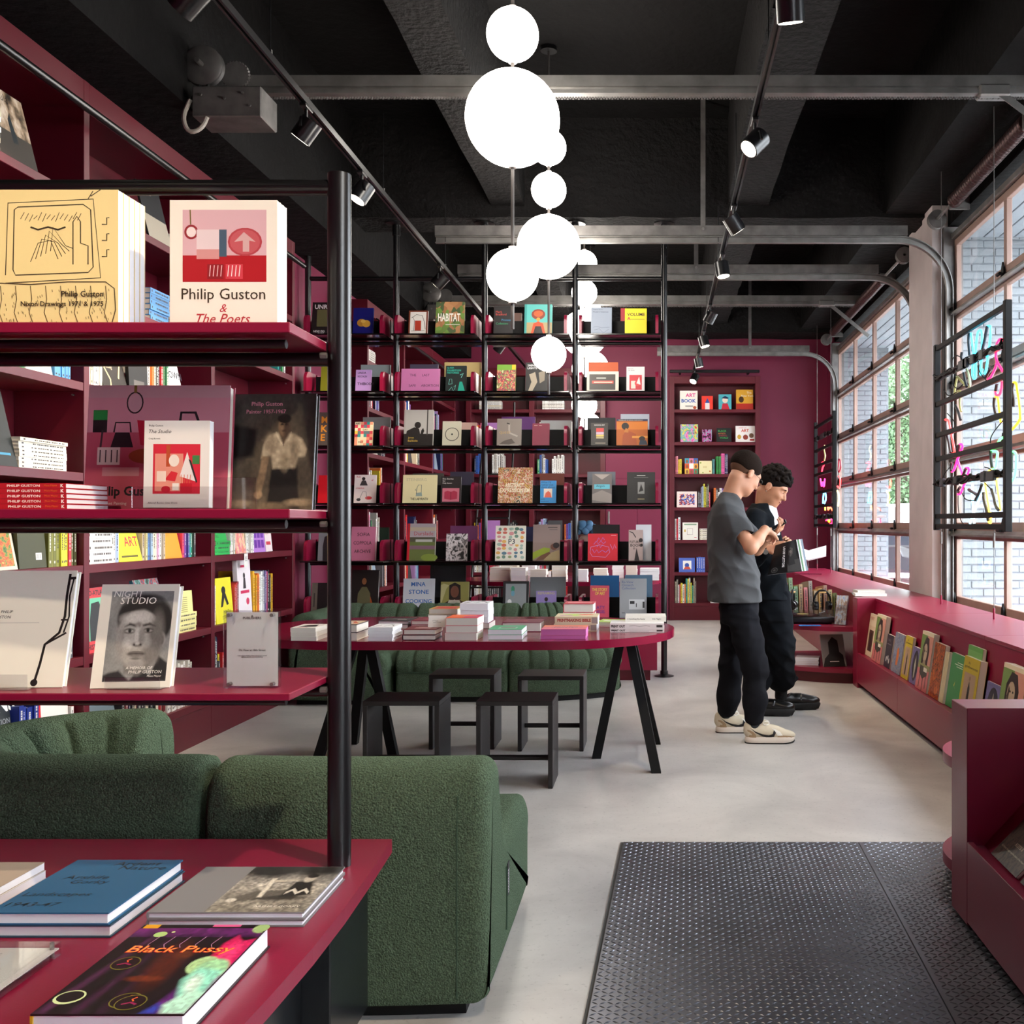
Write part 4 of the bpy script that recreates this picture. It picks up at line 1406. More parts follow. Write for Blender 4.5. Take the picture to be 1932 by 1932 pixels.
SLV=[A([(600,600),(590,720),(600,850),(610,970)]),A([(900,490),(880,600),(850,750),(820,870)]),A([(480,920),(470,990),(490,1080)]),A([(510,1260),(530,1400),(560,1490)]),A([(1325,1430),(1310,1550),(1340,1700),(1340,1820)]),A([(1020,1670),(1010,1800),(1040,1940)]),A([(1060,1450),(1040,1560)]),A([(960,1190),(900,1290),(870,1340)]),A([(370,1800),(420,1900),(460,2040)]),B([(200,130),(220,330),(250,450),(280,620)]),B([(390,530),(420,500),(385,640)]),B([(300,780),(280,860),(290,910)]),B([(520,880),(480,980)]),B([(410,1250),(390,1230),(430,1170)]),B([(915,600),(920,720),(940,860)]),B([(1250,620),(1245,800),(1250,930)]),B([(930,1200),(970,1330),(990,1450),(1040,1530)]),B([(780,1120),(740,1250),(680,1370)]),B([(800,1250),(810,1390),(850,1520),(880,1700)]),B([(570,1210),(700,1290)])]
for pts in SLV:
 MB().tube(smooth(onpanel(pts,XN+.035)),.0105,8).build('tube_sleeve',M_SLEEVE,t,'auto',world=True)
WIR=[A([(460,1000),(380,960),(310,1050),(320,1200)]),A([(640,980),(540,1000),(470,1080)]),A([(320,1280),(330,1480),(420,1530),(500,1450)]),A([(750,1060),(760,1240),(900,1400)]),A([(180,1540),(260,1660),(390,1580)]),B([(230,0),(340,120),(375,240)]),B([(270,850),(180,960),(150,1080)]),B([(400,1300),(400,1500),(440,1700),(490,1760)]),B([(460,1260),(520,1380),(680,1380)]),B([(820,850),(900,870),(990,980)]),B([(910,470),(920,350),(1120,100)]),B([(820,1100),(870,1150),(930,1200)]),B([(290,1160),(285,1580)]),B([(495,1170),(495,1580)])]
for pts in WIR:
 MB().tube(smooth(onpanel(pts,XN-.01)),.0035,6).build('cable',M_BLACKM,t,'auto',world=True)
def junk_bar(t,ya,yb,z,seed):
 rng=random.Random(seed)
 MB().rbox(XN-.014,XN+.014,ya,yb,z-.02,z+.02,.003,1).build('crossbar',M_BLACK,t,world=True)
 for k in range(3):
  pts=[]
  n=16
  for i in range(n+1):
   y=ya+(yb-ya)*i/n
   pts.append(Vector((XN-.02+rng.uniform(-.012,.012),y,z+rng.uniform(-.03,.035))))
  MB().tube(smooth(pts,1),.008,6).build('cable_bundle',M_BLACKM,t,'auto',world=True)
 for k in range(5):
  y=ya+(yb-ya)*rng.uniform(.1,.9)
  MB().rbox(XN-.035,XN-.01,y-.04,y+.04,z-.035,z+.03,.005,1).build('transformer',M_SLEEVE,t,world=True)
junk_bar(t,6.24,7.77,2.43,1)
junk_bar(t,6.24,7.77,1.635,2)
t=frame_panel('small-looking black frame of neon tubes at the far glazed door',12.3,13.75,[1.31,1.56,1.74,1.98,2.1,2.3,2.62])
C2=lambda l:[(1530+x/8.4,770+y/8.4)for x,y in l]
for c,pts in(('#ff2b3c',[(170,870),(200,850),(210,900),(180,950),(170,1050)]),('#ff2a6a',[(150,1120),(170,1270),(190,1140),(205,1280),(220,1120)]),('#59c8ff',[(190,1510),(195,1400),(210,1310),(235,1360),(240,1440),(215,1510)]),('#ffc23a',[(225,1540),(225,1620)]),('#ff5a3a',[(265,1540),(270,1630),(300,1560),(340,1620)]),('#ff8a1e',[(250,1720),(280,1680),(300,1820),(270,1780)]),('#ff2a5a',[(240,1780),(320,1740),(350,1820),(300,1840)]),('#ff3a3a',[(440,1080),(470,1120),(460,1280),(420,1240)]),('#e8e07a',[(420,1310),(450,1400),(430,1550)]),('#e8e0a0',[(220,590),(200,650),(230,750),(210,830)]),('#b03a4a',[(440,810),(470,830),(470,980),(430,1030),(440,820)])):
 P=smooth(onpanel(C2(pts),XN+.05))
 MB().tube(P,.010,8).build('neon_tube',cmat(c,.3)if c in('#e8e0a0','#b03a4a')else neon(c),t,'auto',world=True)
junk_bar(t,12.32,13.73,2.45,3)
junk_bar(t,12.32,13.73,1.42,4)
ZD=0.522
t=thing('display_desk','low maroon topped display desk at the bottom edge with dark glossy end','desk',(-1.4,2.1,0))
top=[(-.679,2.62),(-2.6,2.62),(-2.6,.9),(-.70,.9)]
edge=[(-.70,1.2),(-.675,1.5),(-.662,1.75),(-.656,1.95),(-.657,2.15),(-.665,2.36)]
poly=[(-2.6,.9),(-.72,.9)]+edge+[(-.679,2.62),(-2.6,2.62)]
MB().prism(poly,ZD-.034,ZD).build('desktop',M_MAROON,t,world=True)
M_DESKSIDE=mat('dark_glossy_laminate','#16191c',.22,spec=.6)
MB().rbox(-2.55,-.735,2.30,2.60,.10,ZD-.035,.003,1).build('end_cabinet',M_DESKSIDE,t,world=True)
MB().rbox(-2.55,-.80,1.0,2.298,.10,ZD-.035,.003,1).build('cabinet',M_DESKSIDE,t,world=True)
MB().box(-2.5,-.80,1.05,2.56,0,.10).build('plinth',M_BLACKM,t,world=True)
YP,XP=2.42,-.752
t=thing('pole_display_shelf','black pole frame with three maroon shelves standing on the near desk','shelving',(XP,YP,ZD))
MB().cyl((XP,YP,ZD),(XP,YP,2.155),.0272,n=28).build('pole',M_BLACK,t,'auto',world=True)
MB().cyl((XP,YP,2.1545),(XP,YP,2.156),.0272,n=28).build('pole_cap',M_BLACK,t,'auto',world=True)
XLF=-2.6
MB().cyl((XLF,YP,ZD),(XLF,YP,2.155),.0272,n=20).build('pole',M_BLACK,t,'auto',world=True)
MB().cyl((XLF,YP,2.125),(XP,YP,2.125),.018,n=18).build('top_rail',M_BLACK,t,'auto',world=True)
SHZ=[(1.758,1.735),(1.361,1.341),(.970,.954)]
for zt,zb in SHZ:
 MB().rbox(XLF,XP-.0275,2.17,2.56,zb,zt,.002,1).build('shelf',M_MAROON,t,world=True)
 MB().cyl((XLF,YP,zb-.017),(XP,YP,zb-.017),.0165,n=16).build('shelf_rail',M_BLACK,t,'auto',world=True)
 MB().cyl((XLF,2.24,zb-.012),(XP-.06,2.24,zb-.012),.010,n=10).build('front_rail',M_BLACK,t,'auto',world=True)
 MB().cyl((XP-.035,YP-.03,zb-.012),(XP-.02,YP-.03,zb-.012),.007,n=8).build('screw',M_STEEL,t,world=True)
t=thing('library_ladder','slim black library ladder leaning on the far bookcase','ladder',(-2.05,12.3,0))
for x in(-2.25,-1.85):
 MB().tube([(x,12.1,0),(x,13.2,2.35),(x,13.25,2.9)],.014,10).build('rail',M_BLACK,t,'auto',world=True)
for i in range(9):
 z=.28+i*.28
 y=12.1+1.1*z/2.35
 MB().rbox(-2.25,-1.85,y-.03,y+.03,z-.01,z+.01,.003,1).build('rung',M_BLACK,t,world=True)
CNAMES=[('white','#e8e6e2'),('cream','#d9cfb4'),('grey','#8c8c8e'),('dark grey','#45464a'),('black','#151517'),('red','#c41f2a'),('dark red','#6f1a22'),('orange','#e0702a'),('yellow','#e8cf35'),('olive','#7d7c2c'),('green','#2f8f4c'),('pale green','#9dbf93'),('teal','#2f9a94'),('blue','#2f59a8'),('navy','#1a2350'),('pale blue','#9cb6d0'),('purple','#6d3f91'),('lilac','#b58ec4'),('pink','#e0769a'),('magenta','#c62a77'),('brown','#6b4a33'),('tan','#b08d62')]
_CL=[(n,np.array(lin(c))**(1/2.2))for n,c in CNAMES]
def cname(c):
 v=np.array(lin(c))**(1/2.2)
 return min(_CL,key=lambda q:float(np.sum((q[1]-v)**2)))[0]
STUFF=None
_UB=[unit_book_mesh('spine_%d'%i)for i in range(8)]
def spine_book(label,w,h,d,col,loc,rot,group,name='book',k=0,rotm=None):
 if STUFF is not None:
  src=_UB[k%len(_UB)]
  M=rotm if rotm is not None else Euler(rot).to_matrix()
  L=Vector(loc)
  c=lin(col)
  dark=(c[0]+c[1]+c[2])/3>.16
  n0=len(STUFF.v)
  STUFF.v.extend([tuple(M@Vector((p[0]*w,p[1]*d,p[2]*h))+L)for p in src.v])
  for f,mi in zip(src.f,src.mi):
   STUFF.f.append(tuple(i+n0 for i in f));STUFF.mi.append(0)
   STUFF.col.append(c if mi==0 else(.68,.65,.6)if mi==1 else((.05,.04,.04)if dark else(.62,.6,.56)))
  return None
 o=bpy.data.objects.new(name,UNIT_BOOKS[k%len(UNIT_BOOKS)])
 COL.objects.link(o)
 o.scale=(w,d,h)
 o.location=loc
 o.rotation_euler=rot
 o.color=(*lin(col),1)
 return tag(o,label,'book',group)
PAL={'mix':['#e8e6e2','#d9cfb4','#c41f2a','#e8cf35','#2f59a8','#151517','#2f8f4c','#e0702a','#8c8c8e','#6d3f91','#e0769a','#e8e6e2','#45464a'],'white':['#e8e6e2','#e2ded6','#d8d4cc','#efeeea','#cfcac2','#d9cfb4'],'olive':['#6f7030','#7d7c2c','#87883a','#d8d636','#e3df3c','#c8c832','#d0304a','#55552a'],'warm':['#e8cf35','#e0702a','#efb52c','#d9cfb4','#c41f2a','#e8e6e2','#e0769a','#151517'],'cool':['#2f59a8','#9cb6d0','#2f9a94','#1a2350','#e8e6e2','#6d3f91','#b58ec4','#2f8f4c'],'dark':['#151517','#45464a','#1a2350','#2a2a2e','#6f1a22','#8c8c8e','#3a3c40','#d9cfb4'],'red':['#c41f2a','#a81c28','#e8e6e2','#d0304a','#6f1a22','#c41f2a'],'blue':['#4f8fc4','#5596cc','#4a88bd'],}
ROWNAME=['lowest','second','third','fourth','fifth','sixth','top']
rngb=random.Random(11)
class Row:
 0
 def __init__(s,start,end,z,place,where,group,depth):
  s.a,s.b,s.z,s.place,s.where,s.group,s.depth=start,end,z,place,where,group,depth
  s.p=start
  s.n=0
 def spines(s,n,pal,h=(.20,.27),t=(.012,.03),lean_last=0.0,cols=None):
  for i in range(n):
   c=cols[i%len(cols)]if cols else rngb.choice(PAL[pal])
   w=rngb.uniform(*t);hh=rngb.uniform(*h)
   if s.p+w>s.b:return s
   d=min(s.depth-.05,hh*rngb.uniform(.68,.8))
   loc,rz=s.place(s.p+w/2,rngb.uniform(.012,.03),s.z)
   spine_book('%s-spined book, %s along %s'%(cname(c).replace(' ','-'),ordinal(s.n),s.where),w-.001,hh,d,c,loc,(0,0,rz),s.group,k=rngb.randrange(8))
   s.p+=w
   s.n+=1
  return s
 def gap(s,g):
  s.p+=g
  return s
 def stack(s,n,w,t,pal='white',cols=None,h=.17):
  0
  for i in range(n):
   c=cols[i%len(cols)]if cols else rngb.choice(PAL[pal])
   loc,rz=s.place(s.p+w/2+rngb.uniform(-.004,.004),rngb.uniform(.01,.02),s.z+i*t+t/2)
   if i==0:s.k=getattr(s,'k',0)+1
   rm=Matrix.Rotation(rz,3,'Z')@Matrix.Rotation(R(90),3,'Y')
   spine_book('%s book, %s up %s pile on %s'%(cname(c).replace(' ','-'),ordinal(i),ordinal(s.k-1),s.where),t-.0006,w,min(s.depth-.05,h),c,s.place(s.p,rngb.uniform(.01,.02),s.z+i*t+t/2)[0],rm.to_euler(),s.group,k=rngb.randrange(8),rotm=rm)
   s.n+=1
  s.p+=w+.01
  return s
 def face(s,w,h,cover,label,art=None,tex=None,lean=9,t=.018,name='art_book',at=None,fwd=.0,hard=True,yaw=0,step=True):
  q=s.p if at is None else at
  hx=h*math.sin(R(lean))
  loc,rz=s.place(q+w/2,.015-fwd,s.z+.001)
  o=book(name,label,w,h,t,cover,loc,(-R(lean),0,rz+R(yaw)),art=art,texture=tex,hard=hard,group=s.group)
  if at is None and step:s.p+=w+.01
  return o
def left_row(b,r,ups=UPS1,who='long bookcase',grp='books in the long bookcase',baynames=None):
 a0,a1=ups[b]+.03,ups[b+1]-.03
 nm=(baynames or['first bay','near bay','second bay','middle bay','far bay'])[b]if False else ''
 names={id(UPS1):['outer bay','near bay','middle bay','far bay'],id(UPS2):['first far bay','second far bay','last far bay']}[id(ups)]
 def place(p,inset,z):
  return(XF-.012-inset,p,z),R(90)
 return Row(a0,a1,ROWZ[r],place,'%s shelf up, %s of %s'%(ROWNAME[r],names[b],who),grp,.33)
r=left_row(1,6);r.p=4.12
r.stack(8,.22,.022,'white')
r.face(.26,.335,'#9a8f84','tall magazine with a desert landscape cover leaning on the top shelf',tex=(art_mat('desert_print',['#2a2624','#6b5a48','#b39a80','#d9c8b4'],5),),art=[('r',0,0,1,.42,'#4a443e'),('p',[(.45,.28),(.6,.3),(.52,.7),(.44,.6)],'#2c3438'),('t','Ursula',.06,.84,.11,'#141414')],lean=14,t=.012,hard=False)
r=left_row(2,6);r.p=5.62
r.face(.26,.335,'#2c2c2e','dark art magazine on the top shelf behind the near display books',art=[('r',0,0,1,.45,'#b5aa98'),('t','Ursula',.08,.84,.1,'#d8d4cc')],lean=14,t=.012,hard=False)
r.stack(5,.24,.02,'white')
r=left_row(2,5);r.p=5.62
r.stack(6,.22,.03,cols=['#4f8fc4','#4a88bd','#5596cc']).gap(.03)
r.stack(6,.22,.026,cols=['#8a86c4','#cfcbe0','#7c6fb5','#d8d4e4'])
r=left_row(3,5);r.p=7.55
r.spines(5,'cool')
r=left_row(1,4);r.p=4.28
r.spines(4,'white').spines(7,'mix')
r.face(.20,.27,'#d8d6d0','pale book with a dark photograph leaning on the fifth shelf',art=[('r',.1,.15,.9,.85,'#33302e')],lean=12)
r.spines(6,'blue',(.2,.24))
r=left_row(2,4);r.gap(.02)
r.spines(8,'white',(.24,.29))
r.face(.24,.30,'#1d1614','black book with cream veins on its cover on the fifth shelf',art=[('l',[(.1,.95),(.25,.7),(.15,.45),(.35,.2),(.3,.02)],.05,'#d8c08a'),('l',[(.8,.98),(.65,.75),(.85,.5),(.7,.25)],.05,'#d8c08a'),('t','Stand',.3,.66,.08,'#f0d0b0'),('t','on',.42,.53,.06,'#f0d0b0'),('t','Shifting',.2,.38,.08,'#f0d0b0')],lean=13)
r.face(.20,.25,'#131313','black bookend box beside the striped spines on the fifth shelf',art=[('r',.25,.0,.8,.35,'#5a5654')],lean=3)
r.spines(9,'warm',(.24,.30),(.02,.03),cols=['#e8e6e2','#e0702a','#f08a30','#d9cfb4','#151517','#1d1d20','#c41f2a','#4f7d57','#2f6f4c'])
r.face(.22,.28,'#e8e8ec','white book with heavy black title letters on the fifth shelf',art=[('t','SHOWN',.08,.6,.16,'#1a1a2e','l',.02)],lean=12)
r=left_row(3,4);r.p=7.05
r.stack(9,.23,.02,cols=['#3a3a3c','#e8e6e2','#c8c4bc','#5a5654']).stack(5,.2,.02,'white')
r=left_row(1,3);r.p=4.16
r.face(.30,.36,'#0c1414','black book with green neon lettering leaning on the fourth shelf',art=[('t','ALL',.42,.66,.12,'#28a860','l',.02),('t','NIGHT',.12,.50,.12,'#28a860','l',.02),('t','MOVIE',.10,.34,.12,'#28a860','l',.02),('r',.6,.9,.66,.96,'#c8283a'),('r',.75,.76,.83,.82,'#d0b83a'),('r',.1,.82,.16,.88,'#3a6ac8'),('r',.2,.14,.9,.17,'#2a8ab0')],lean=13)
r.stack(8,.36,.017,cols=['#e2dccb','#d9d2bf','#e8e2d2'],h=.24)
r=left_row(2,3);r.gap(.02)
r.gap(1.05).spines(9,'dark')
r=left_row(3,3);r.gap(.02)
r.face(.25,.3,'#8fa5bb','pale blue book standing on the fourth shelf past the grey portrait book',art=[('r',.1,.6,.5,.9,'#3f5f80')],lean=8)
r.stack(6,.26,.026,cols=['#7a4fa0','#c85a90','#4a4a8a'])
r=left_row(1,2);r.p=4.20
r.face(.26,.22,'#d8cdb8','framed-looking book with a garden photograph on the third shelf',tex=(art_mat('garden_print',['#2f4a22','#5f8a30','#c87a2a','#b03a1c','#e0b04a'],9),(.06,.07,.94,.93)),lean=11)
r.face(.20,.26,'#3c3d1c','dark olive book with a white barcode on the third shelf',art=[('r',.62,.14,.84,.26,'#e8e6e2')]+[('r',.64+i*.03,.16,.652+i*.03,.24,'#151515')for i in range(6)],lean=4)
r.spines(12,'olive',(.25,.30),(.018,.028),cols=['#6f7030','#7d7c2c','#6f7030','#87883a','#d8d636','#e3df3c','#d8d636','#c8283c','#55552a','#4a4a2a'])
r=left_row(2,2);r.gap(.02)
r.stack(7,.24,.032,'white',cols=['#e8e6e2','#efeeea','#e2ded6'])
r.spines(2,'cool',(.22,.26),cols=['#e8e6e2','#9cb0dc'])
r.face(.24,.27,'#e6dd2c','yellow book with red block lettering leaning on the third shelf',art=[('t','talk',.12,.58,.16,'#a8283c','l',.01),('t','ART',.38,.30,.2,'#b01f3a','l',.02),('r',.1,.86,.7,.9,'#55501a'),('r',.15,.08,.85,.12,'#55501a')],lean=14)
r.spines(11,'warm',(.22,.28),cols=['#b8ab96','#d8cf9a','#e2d648','#5a86c8','#9cb6d0','#d9cfb4','#e0d8c8','#c8b8c8','#cfa0c0','#e8e6e2'])
r.face(.21,.26,'#f08a20','orange book leaning on the third shelf',art=[('t','BODY',.2,.5,.07,'#c85a10')],lean=13)
r.spines(8,'cool',(.22,.27),cols=['#c83a5a','#b04a90','#6d3f91','#4a4a90','#2f9a94','#2f8f4c','#1f6f4a','#45464a'])
r=left_row(3,2);r.gap(.02)
r.spines(2,'red',cols=['#e04a28','#e8e6e2'])
r.face(.22,.22,'#1fa84a','bright green book above a green pile on the third shelf',art=[('t','idea',.2,.5,.12,'#0f5a28')],lean=12,step=False)
r.stack(3,.22,.03,cols=['#1fa84a','#27b552'])
r.spines(5,'white')
r.face(.17,.24,'#e8a04a','orange and pink patterned book on the third shelf',tex=(art_mat('pinkorange_print',['#e8a04a','#d86a8a','#f0d0a0','#c84a5a'],4),),lean=8)
r.spines(5,'white')
r.face(.22,.25,'#b07ac8','lilac book with purple pictograms on the third shelf',art=[('r',.12+.28*i,.12+.28*j,.34+.28*i,.34+.28*j,'#6a2f9a')for i in range(3)for j in range(3)],lean=6)
r.face(.12,.24,'#e8d8d8','small pink and white book at the far end of the third shelf',art=[('t','by Judy',.1,.5,.08,'#c83a4a'),('r',.1,.2,.8,.3,'#c83a4a')],lean=6)
r=left_row(1,1);r.p=4.70
r.spines(9,'dark',(.28,.34),(.014,.024),cols=['#d8d8dc','#45464a','#5a5f64','#c84a8a','#3a3c40','#151517','#8a2f5a','#45464a','#5a5f64'])
r=left_row(2,1);r.p=4.99
r.face(.26,.32,'#c8323a','red, green and black book with a dark silhouetted head on the second shelf',art=[('r',0,.84,1,1,'#c8323a'),('r',.0,.18,1,.84,'#5fae8c'),('p',[(.2,.18),(.25,.5),(.35,.76),(.62,.78),(.75,.55),(.8,.3),(.9,.18)],'#171616'),('t','AFRO-ATLAN',.06,.88,.08,'#171616','l',.02),('t','HISTORIES',.1,.05,.08,'#171616','l',.02)],lean=6)
r.gap(.34)
r.face(.28,.34,'#3f6f80','tall book with a jungle painting cover leaning behind the grey portrait',tex=(art_mat('jungle_print',['#26382a','#4a7a6a','#8ab0b0','#c8403a','#2f4f70','#d0c8a0'],7),),lean=15)
r.face(.27,.24,'#d8d08c','pale yellow book with small text columns on the second shelf',art=[('r',.25,.28+.05*i,.75,.30+.05*i,'#8a8450')for i in range(12)],lean=4,step=False)
r.gap(.02)
r.stack(4,.27,.028,cols=['#d8d08c','#e0d896'])
r=left_row(3,1);r.gap(.02)
r.spines(3,'red',(.24,.28),cols=['#d02f3a','#e8cf35','#e8e6e2'])
r.face(.26,.29,'#e6da2a','yellow book with a black figure drawing on the second shelf',art=[('e',.52,.72,.12,.09,'#1c1c1c'),('p',[(.3,.35),(.45,.68),(.62,.66),(.78,.4),(.66,.38),(.55,.55),(.42,.36)],'#1c1c1c'),('t','NINTH',.45,.2,.08,'#1c1c1c'),('t','STREET',.36,.08,.08,'#1c1c1c')],lean=5)
r.spines(4,'red',cols=['#c83a3a','#e0705a','#c83a3a','#8a2f3a'])
r.face(.22,.40,'#e8dde0','tall white and pink book with a small standing figure on the second shelf',art=[('e',.5,.72,.08,.05,'#3a3236'),('p',[(.4,.5),(.45,.68),(.58,.68),(.62,.5)],'#3a3236'),('r',.2,.42,.85,.47,'#d02f5a'),('e',.7,.28,.12,.06,'#d02f5a'),('r',.25,.86,.6,.9,'#d02f5a')],lean=3,t=.03)
r.spines(14,'warm',(.26,.32),(.018,.03),cols=['#e8b02c','#efb52c','#d9a028','#e0702a','#f08a30','#e8e6e2','#efeeea','#c8c4cc','#8c8c9e','#6d5f91','#c83a6a','#151517','#2a2a2e'])
r=left_row(1,0);r.p=4.18
r.face(.28,.38,'#23282c','large charcoal book with heavy white capitals on the lowest shelf',art=[('t','TIONS',.1,.70,.2,'#e8e8e8','l',.03),('t','CONVERSATION',.1,.57,.06,'#9aa0a4'),('t',"WITH TODAY'S",.1,.47,.06,'#9aa0a4'),('t','ARTISTS',.1,.37,.06,'#9aa0a4'),('r',.72,.36,.8,.42,'#d8d83a'),('r',0,.0,1,.08,'#d8d8d4')],lean=8)
r.spines(4,'cool',(.26,.30),(.03,.045),cols=['#1d2f80','#24398f','#1d2f80'])
r.face(.24,.30,'#c8232c','red slipcase with a white front on the lowest shelf',art=[('r',.12,.0,1,.92,'#e4e0dc')],lean=3,t=.05)
r.spines(3,'red').spines(6,'mix')
r=left_row(2,0);r.gap(.02)
r.face(.30,.36,'#5a6a74','slate book with white slanted capitals on the lowest shelf',art=[('t','PAINTERS',.06,.78,.12,'#e8e8e8','l',.02),('r',0,.0,.05,1,'#d86a8a')],lean=12)
r.gap(.03).spines(6,'dark',(.30,.36)).spines(12,'dark',(.24,.32)).spines(4,'red').spines(14,'white',(.22,.28))
r=left_row(3,0);r.gap(.02)
r.spines(3,'dark',(.34,.38)).spines(6,'mix')
t=thing('price_card','small white price card hanging off the third shelf','card',(XF+.002,6.86,ROWZ[2]-.06))
MB().box(-.0006,.0006,-.03,.03,-.03,.06).build('card',M_PAPER,t)
cd=MB();draw(cd,[('r',-.02,.01+.012*i,.02,.014+.012*i,'#8a8a8a')for i in range(3)],1,1,y0=0)
cd.v=[(.001,p[0],p[2])for p in cd.v];cd.build('print',M_PRINT,t)
STUFF=MB()
for b in range(3):
 for rr_ in range(0,7):
  if rr_==0 and b==2:continue
  r=left_row(b,rr_,UPS2,'bookcase past the poles','books in the bookcase past the pole shelving')
  r.gap(.05)
  if rr_==6:
   r.stack(6,.26,.02,'white')
   continue
  r.spines(6,rngb.choice(['white','mix','warm']),(.22,.32),(.018,.035))
  if rr_ in(1,4):r.face(.2,.26,rngb.choice(['#2a2a2c','#c8c0b0','#8a9aa8']),'plain book face out on %s'%r.where,lean=8)
  r.gap(rngb.uniform(0,.3)).spines(6,rngb.choice(['white','mix','cool','dark']),(.22,.32),(.018,.035))
def back_row(x0,x1,r,who,grp='books in the far wall bookcases'):
 def place(p,inset,z):return(p,YBK+.02+inset,z),0.0
 return Row(x0+.045,x1-.045,BROWS[r],place,'%s shelf up, %s'%(ROWNAME[r],who),grp,.28)
for(a,b,who)in((-2.6,-1.73,'hidden bay of wide far bookcase'),(-1.73,-.75,'bay by the cupboard, wide far bookcase')):
 for rr_ in range(7):
  r=back_row(a,b,rr_,who)
  if rr_==6:
   r.gap(.1)
   r.stack(6,.30,.02,'white').gap(.25)
   if b>-1:r.face(.14,.2,'#3f4fa8','small blue book on the top shelf of the wide far bookcase',lean=5)
   continue
  if rr_==3 and b>-1:
   r.gap(.02)
   r.face(.14,.26,'#2f4fa0','blue book with white title block on the fourth far shelf',art=[('r',.1,.75,.8,.9,'#c8d0e8')],lean=4)
   r.face(.30,.27,'#2a2826','black landscape book with pale blue tab on the fourth far shelf',art=[('r',.0,.7,.3,.8,'#7fc0d0'),('r',.08,.2,.6,.27,'#d8d4cc'),('r',.55,.45,.9,.6,'#8a7a5a')],lean=4)
   r.spines(6,'red',(.2,.24)).spines(3,'cool')
   continue
  if rr_==3:
   r.gap(.02)
   r.face(.24,.33,'#9a948a','grey photographic book behind the ladder on the far wall',tex=(art_mat('bw_trees',['#1c1a18','#5a554e','#b8b0a4'],6),(0,.2,1,1)),lean=4)
   r.spines(2,'white').face(.24,.30,'#d8bf86','tan book with a small blue ink figure on the far wall',art=[('l',[(.5,.6),(.45,.45),(.55,.4),(.5,.3),(.3,.32)],.03,'#3a3a6a'),('l',[(.5,.6),(.6,.66)],.02,'#3a3a6a')],lean=4)
   r.spines(4,'white')
   continue
  r.gap(.03).spines(5,rngb.choice(['white','mix','cool']),(.2,.3),(.02,.035))
  if rr_ in(2,5):r.face(.2,.27,rngb.choice(['#b078b8','#c8c4bc','#3a3a3e']),'plain coloured book face out on %s'%r.where,lean=5)
  r.gap(rngb.uniform(.02,.1)).spines(6,rngb.choice(['white','mix','dark','red']),(.2,.3),(.02,.035))
so=STUFF.build('distant_book_rows',M_PRINT)
tag(so,'rows of small far-off books glimpsed through the pole shelving','books',kind='stuff')
STUFF=None
KW='narrow far bookcase'
def pxb(x0,x1,y0,yb):return(x1-x0)/FPX*14.13,(yb-y0)/FPX*14.13
def kid(r,x0,x1,y0,yb,cover,label,**k):
 w,h=pxb(x0,x1,y0,yb)
 return r.face(w,h,cover,label,at=(x0-VX)/FPX*14.13,lean=6,**k)
r=back_row(.20,1.385,6,KW)
kid(r,1283,1316,737,773,'#ece8dc',"cream children's book with big multicoloured capitals on the top shelf",art=[('t','ART',.32,.66,.2,'#d83a8a','l',.03),('t','BOOK',.08,.36,.2,'#2f5aa8','l',.03),('e',.84,.1,.1,.08,'#b04a20'),('r',.3,.16,.75,.2,'#33302e')])
kid(r,1324,1345,747,773,'#e83a2a','small red book with a blue bun shape on the top shelf',art=[('p',[(.3,.48),(.5,.85),(.72,.48)],'#2f4f9a'),('r',.3,.0,.7,.48,'#e8dcd8')])
kid(r,1356,1380,744,773,'#4fb0b8','turquoise book with a figure in a red top on the top shelf',art=[('e',.5,.62,.22,.2,'#f0d8c0'),('p',[(.2,.0),(.3,.4),(.7,.4),(.85,.0)],'#c8283a'),('p',[(.2,.74),(.5,.9),(.8,.76),(.7,.7)],'#1c2a50')])
kid(r,1389,1421,735,773,'#d8a02a','golden yellow picture book on the top shelf',art=[('r',0,0,1,.3,'#b02a1c'),('e',.3,.5,.15,.16,'#4a3018'),('t','This',.62,.8,.1,'#efe8d8'),('t','New York',.3,.64,.1,'#efe8d8')])
r=back_row(.20,1.385,5,KW)
kid(r,1284,1317,799,833,'#d83a9a','bright pink collage picture book on the sixth shelf',tex=(art_mat('pink_collage',['#d83a9a','#f08ac0','#4ab0b0','#e8d84a','#c02a5a'],4),),art=[('t','Over the',.3,.6,.1,'#3a1a4a'),('t','muses',.4,.45,.1,'#3a1a4a')])
kid(r,1325,1343,809,833,'#2a1430','small dark book with neon blobs on the sixth shelf',tex=(art_mat('neon_blobs',['#1a1020','#1a1020','#d83a9a','#30b0c0','#e88a2a'],7),))
kid(r,1352,1380,806,833,'#121414','black book with green and orange capitals on the sixth shelf',art=[('t','BLACK',.1,.72,.14,'#3a9a4a','l',.02),('t','ARTISTS',.1,.55,.1,'#c87a2a'),('t','SHAPING',.15,.4,.1,'#a83a4a'),('t','WORLD',.2,.24,.12,'#3a9a4a','l',.02)])
kid(r,1388,1425,802,833,'#ece6e0','white picture book with red blue and black letters on the sixth shelf',art=[('t','WORK OF',.15,.84,.07,'#c83a5a'),('t','ART',.28,.62,.18,'#c8442a','l',.03),('e',.5,.3,.13,.16,'#8a3a2a'),('e',.8,.4,.12,.15,'#6a4a30'),('e',.18,.32,.1,.14,'#c8a03a'),('r',.72,.08,.95,.2,'#a83a2a')])
r=back_row(.20,1.385,4,KW)
r.spines(2,'red',(.24,.25),(.02,.022),cols=['#c85a70','#e08a9a']).spines(2,'warm',(.20,.21),(.022,.03),cols=['#d8b02a','#e0c83a'])
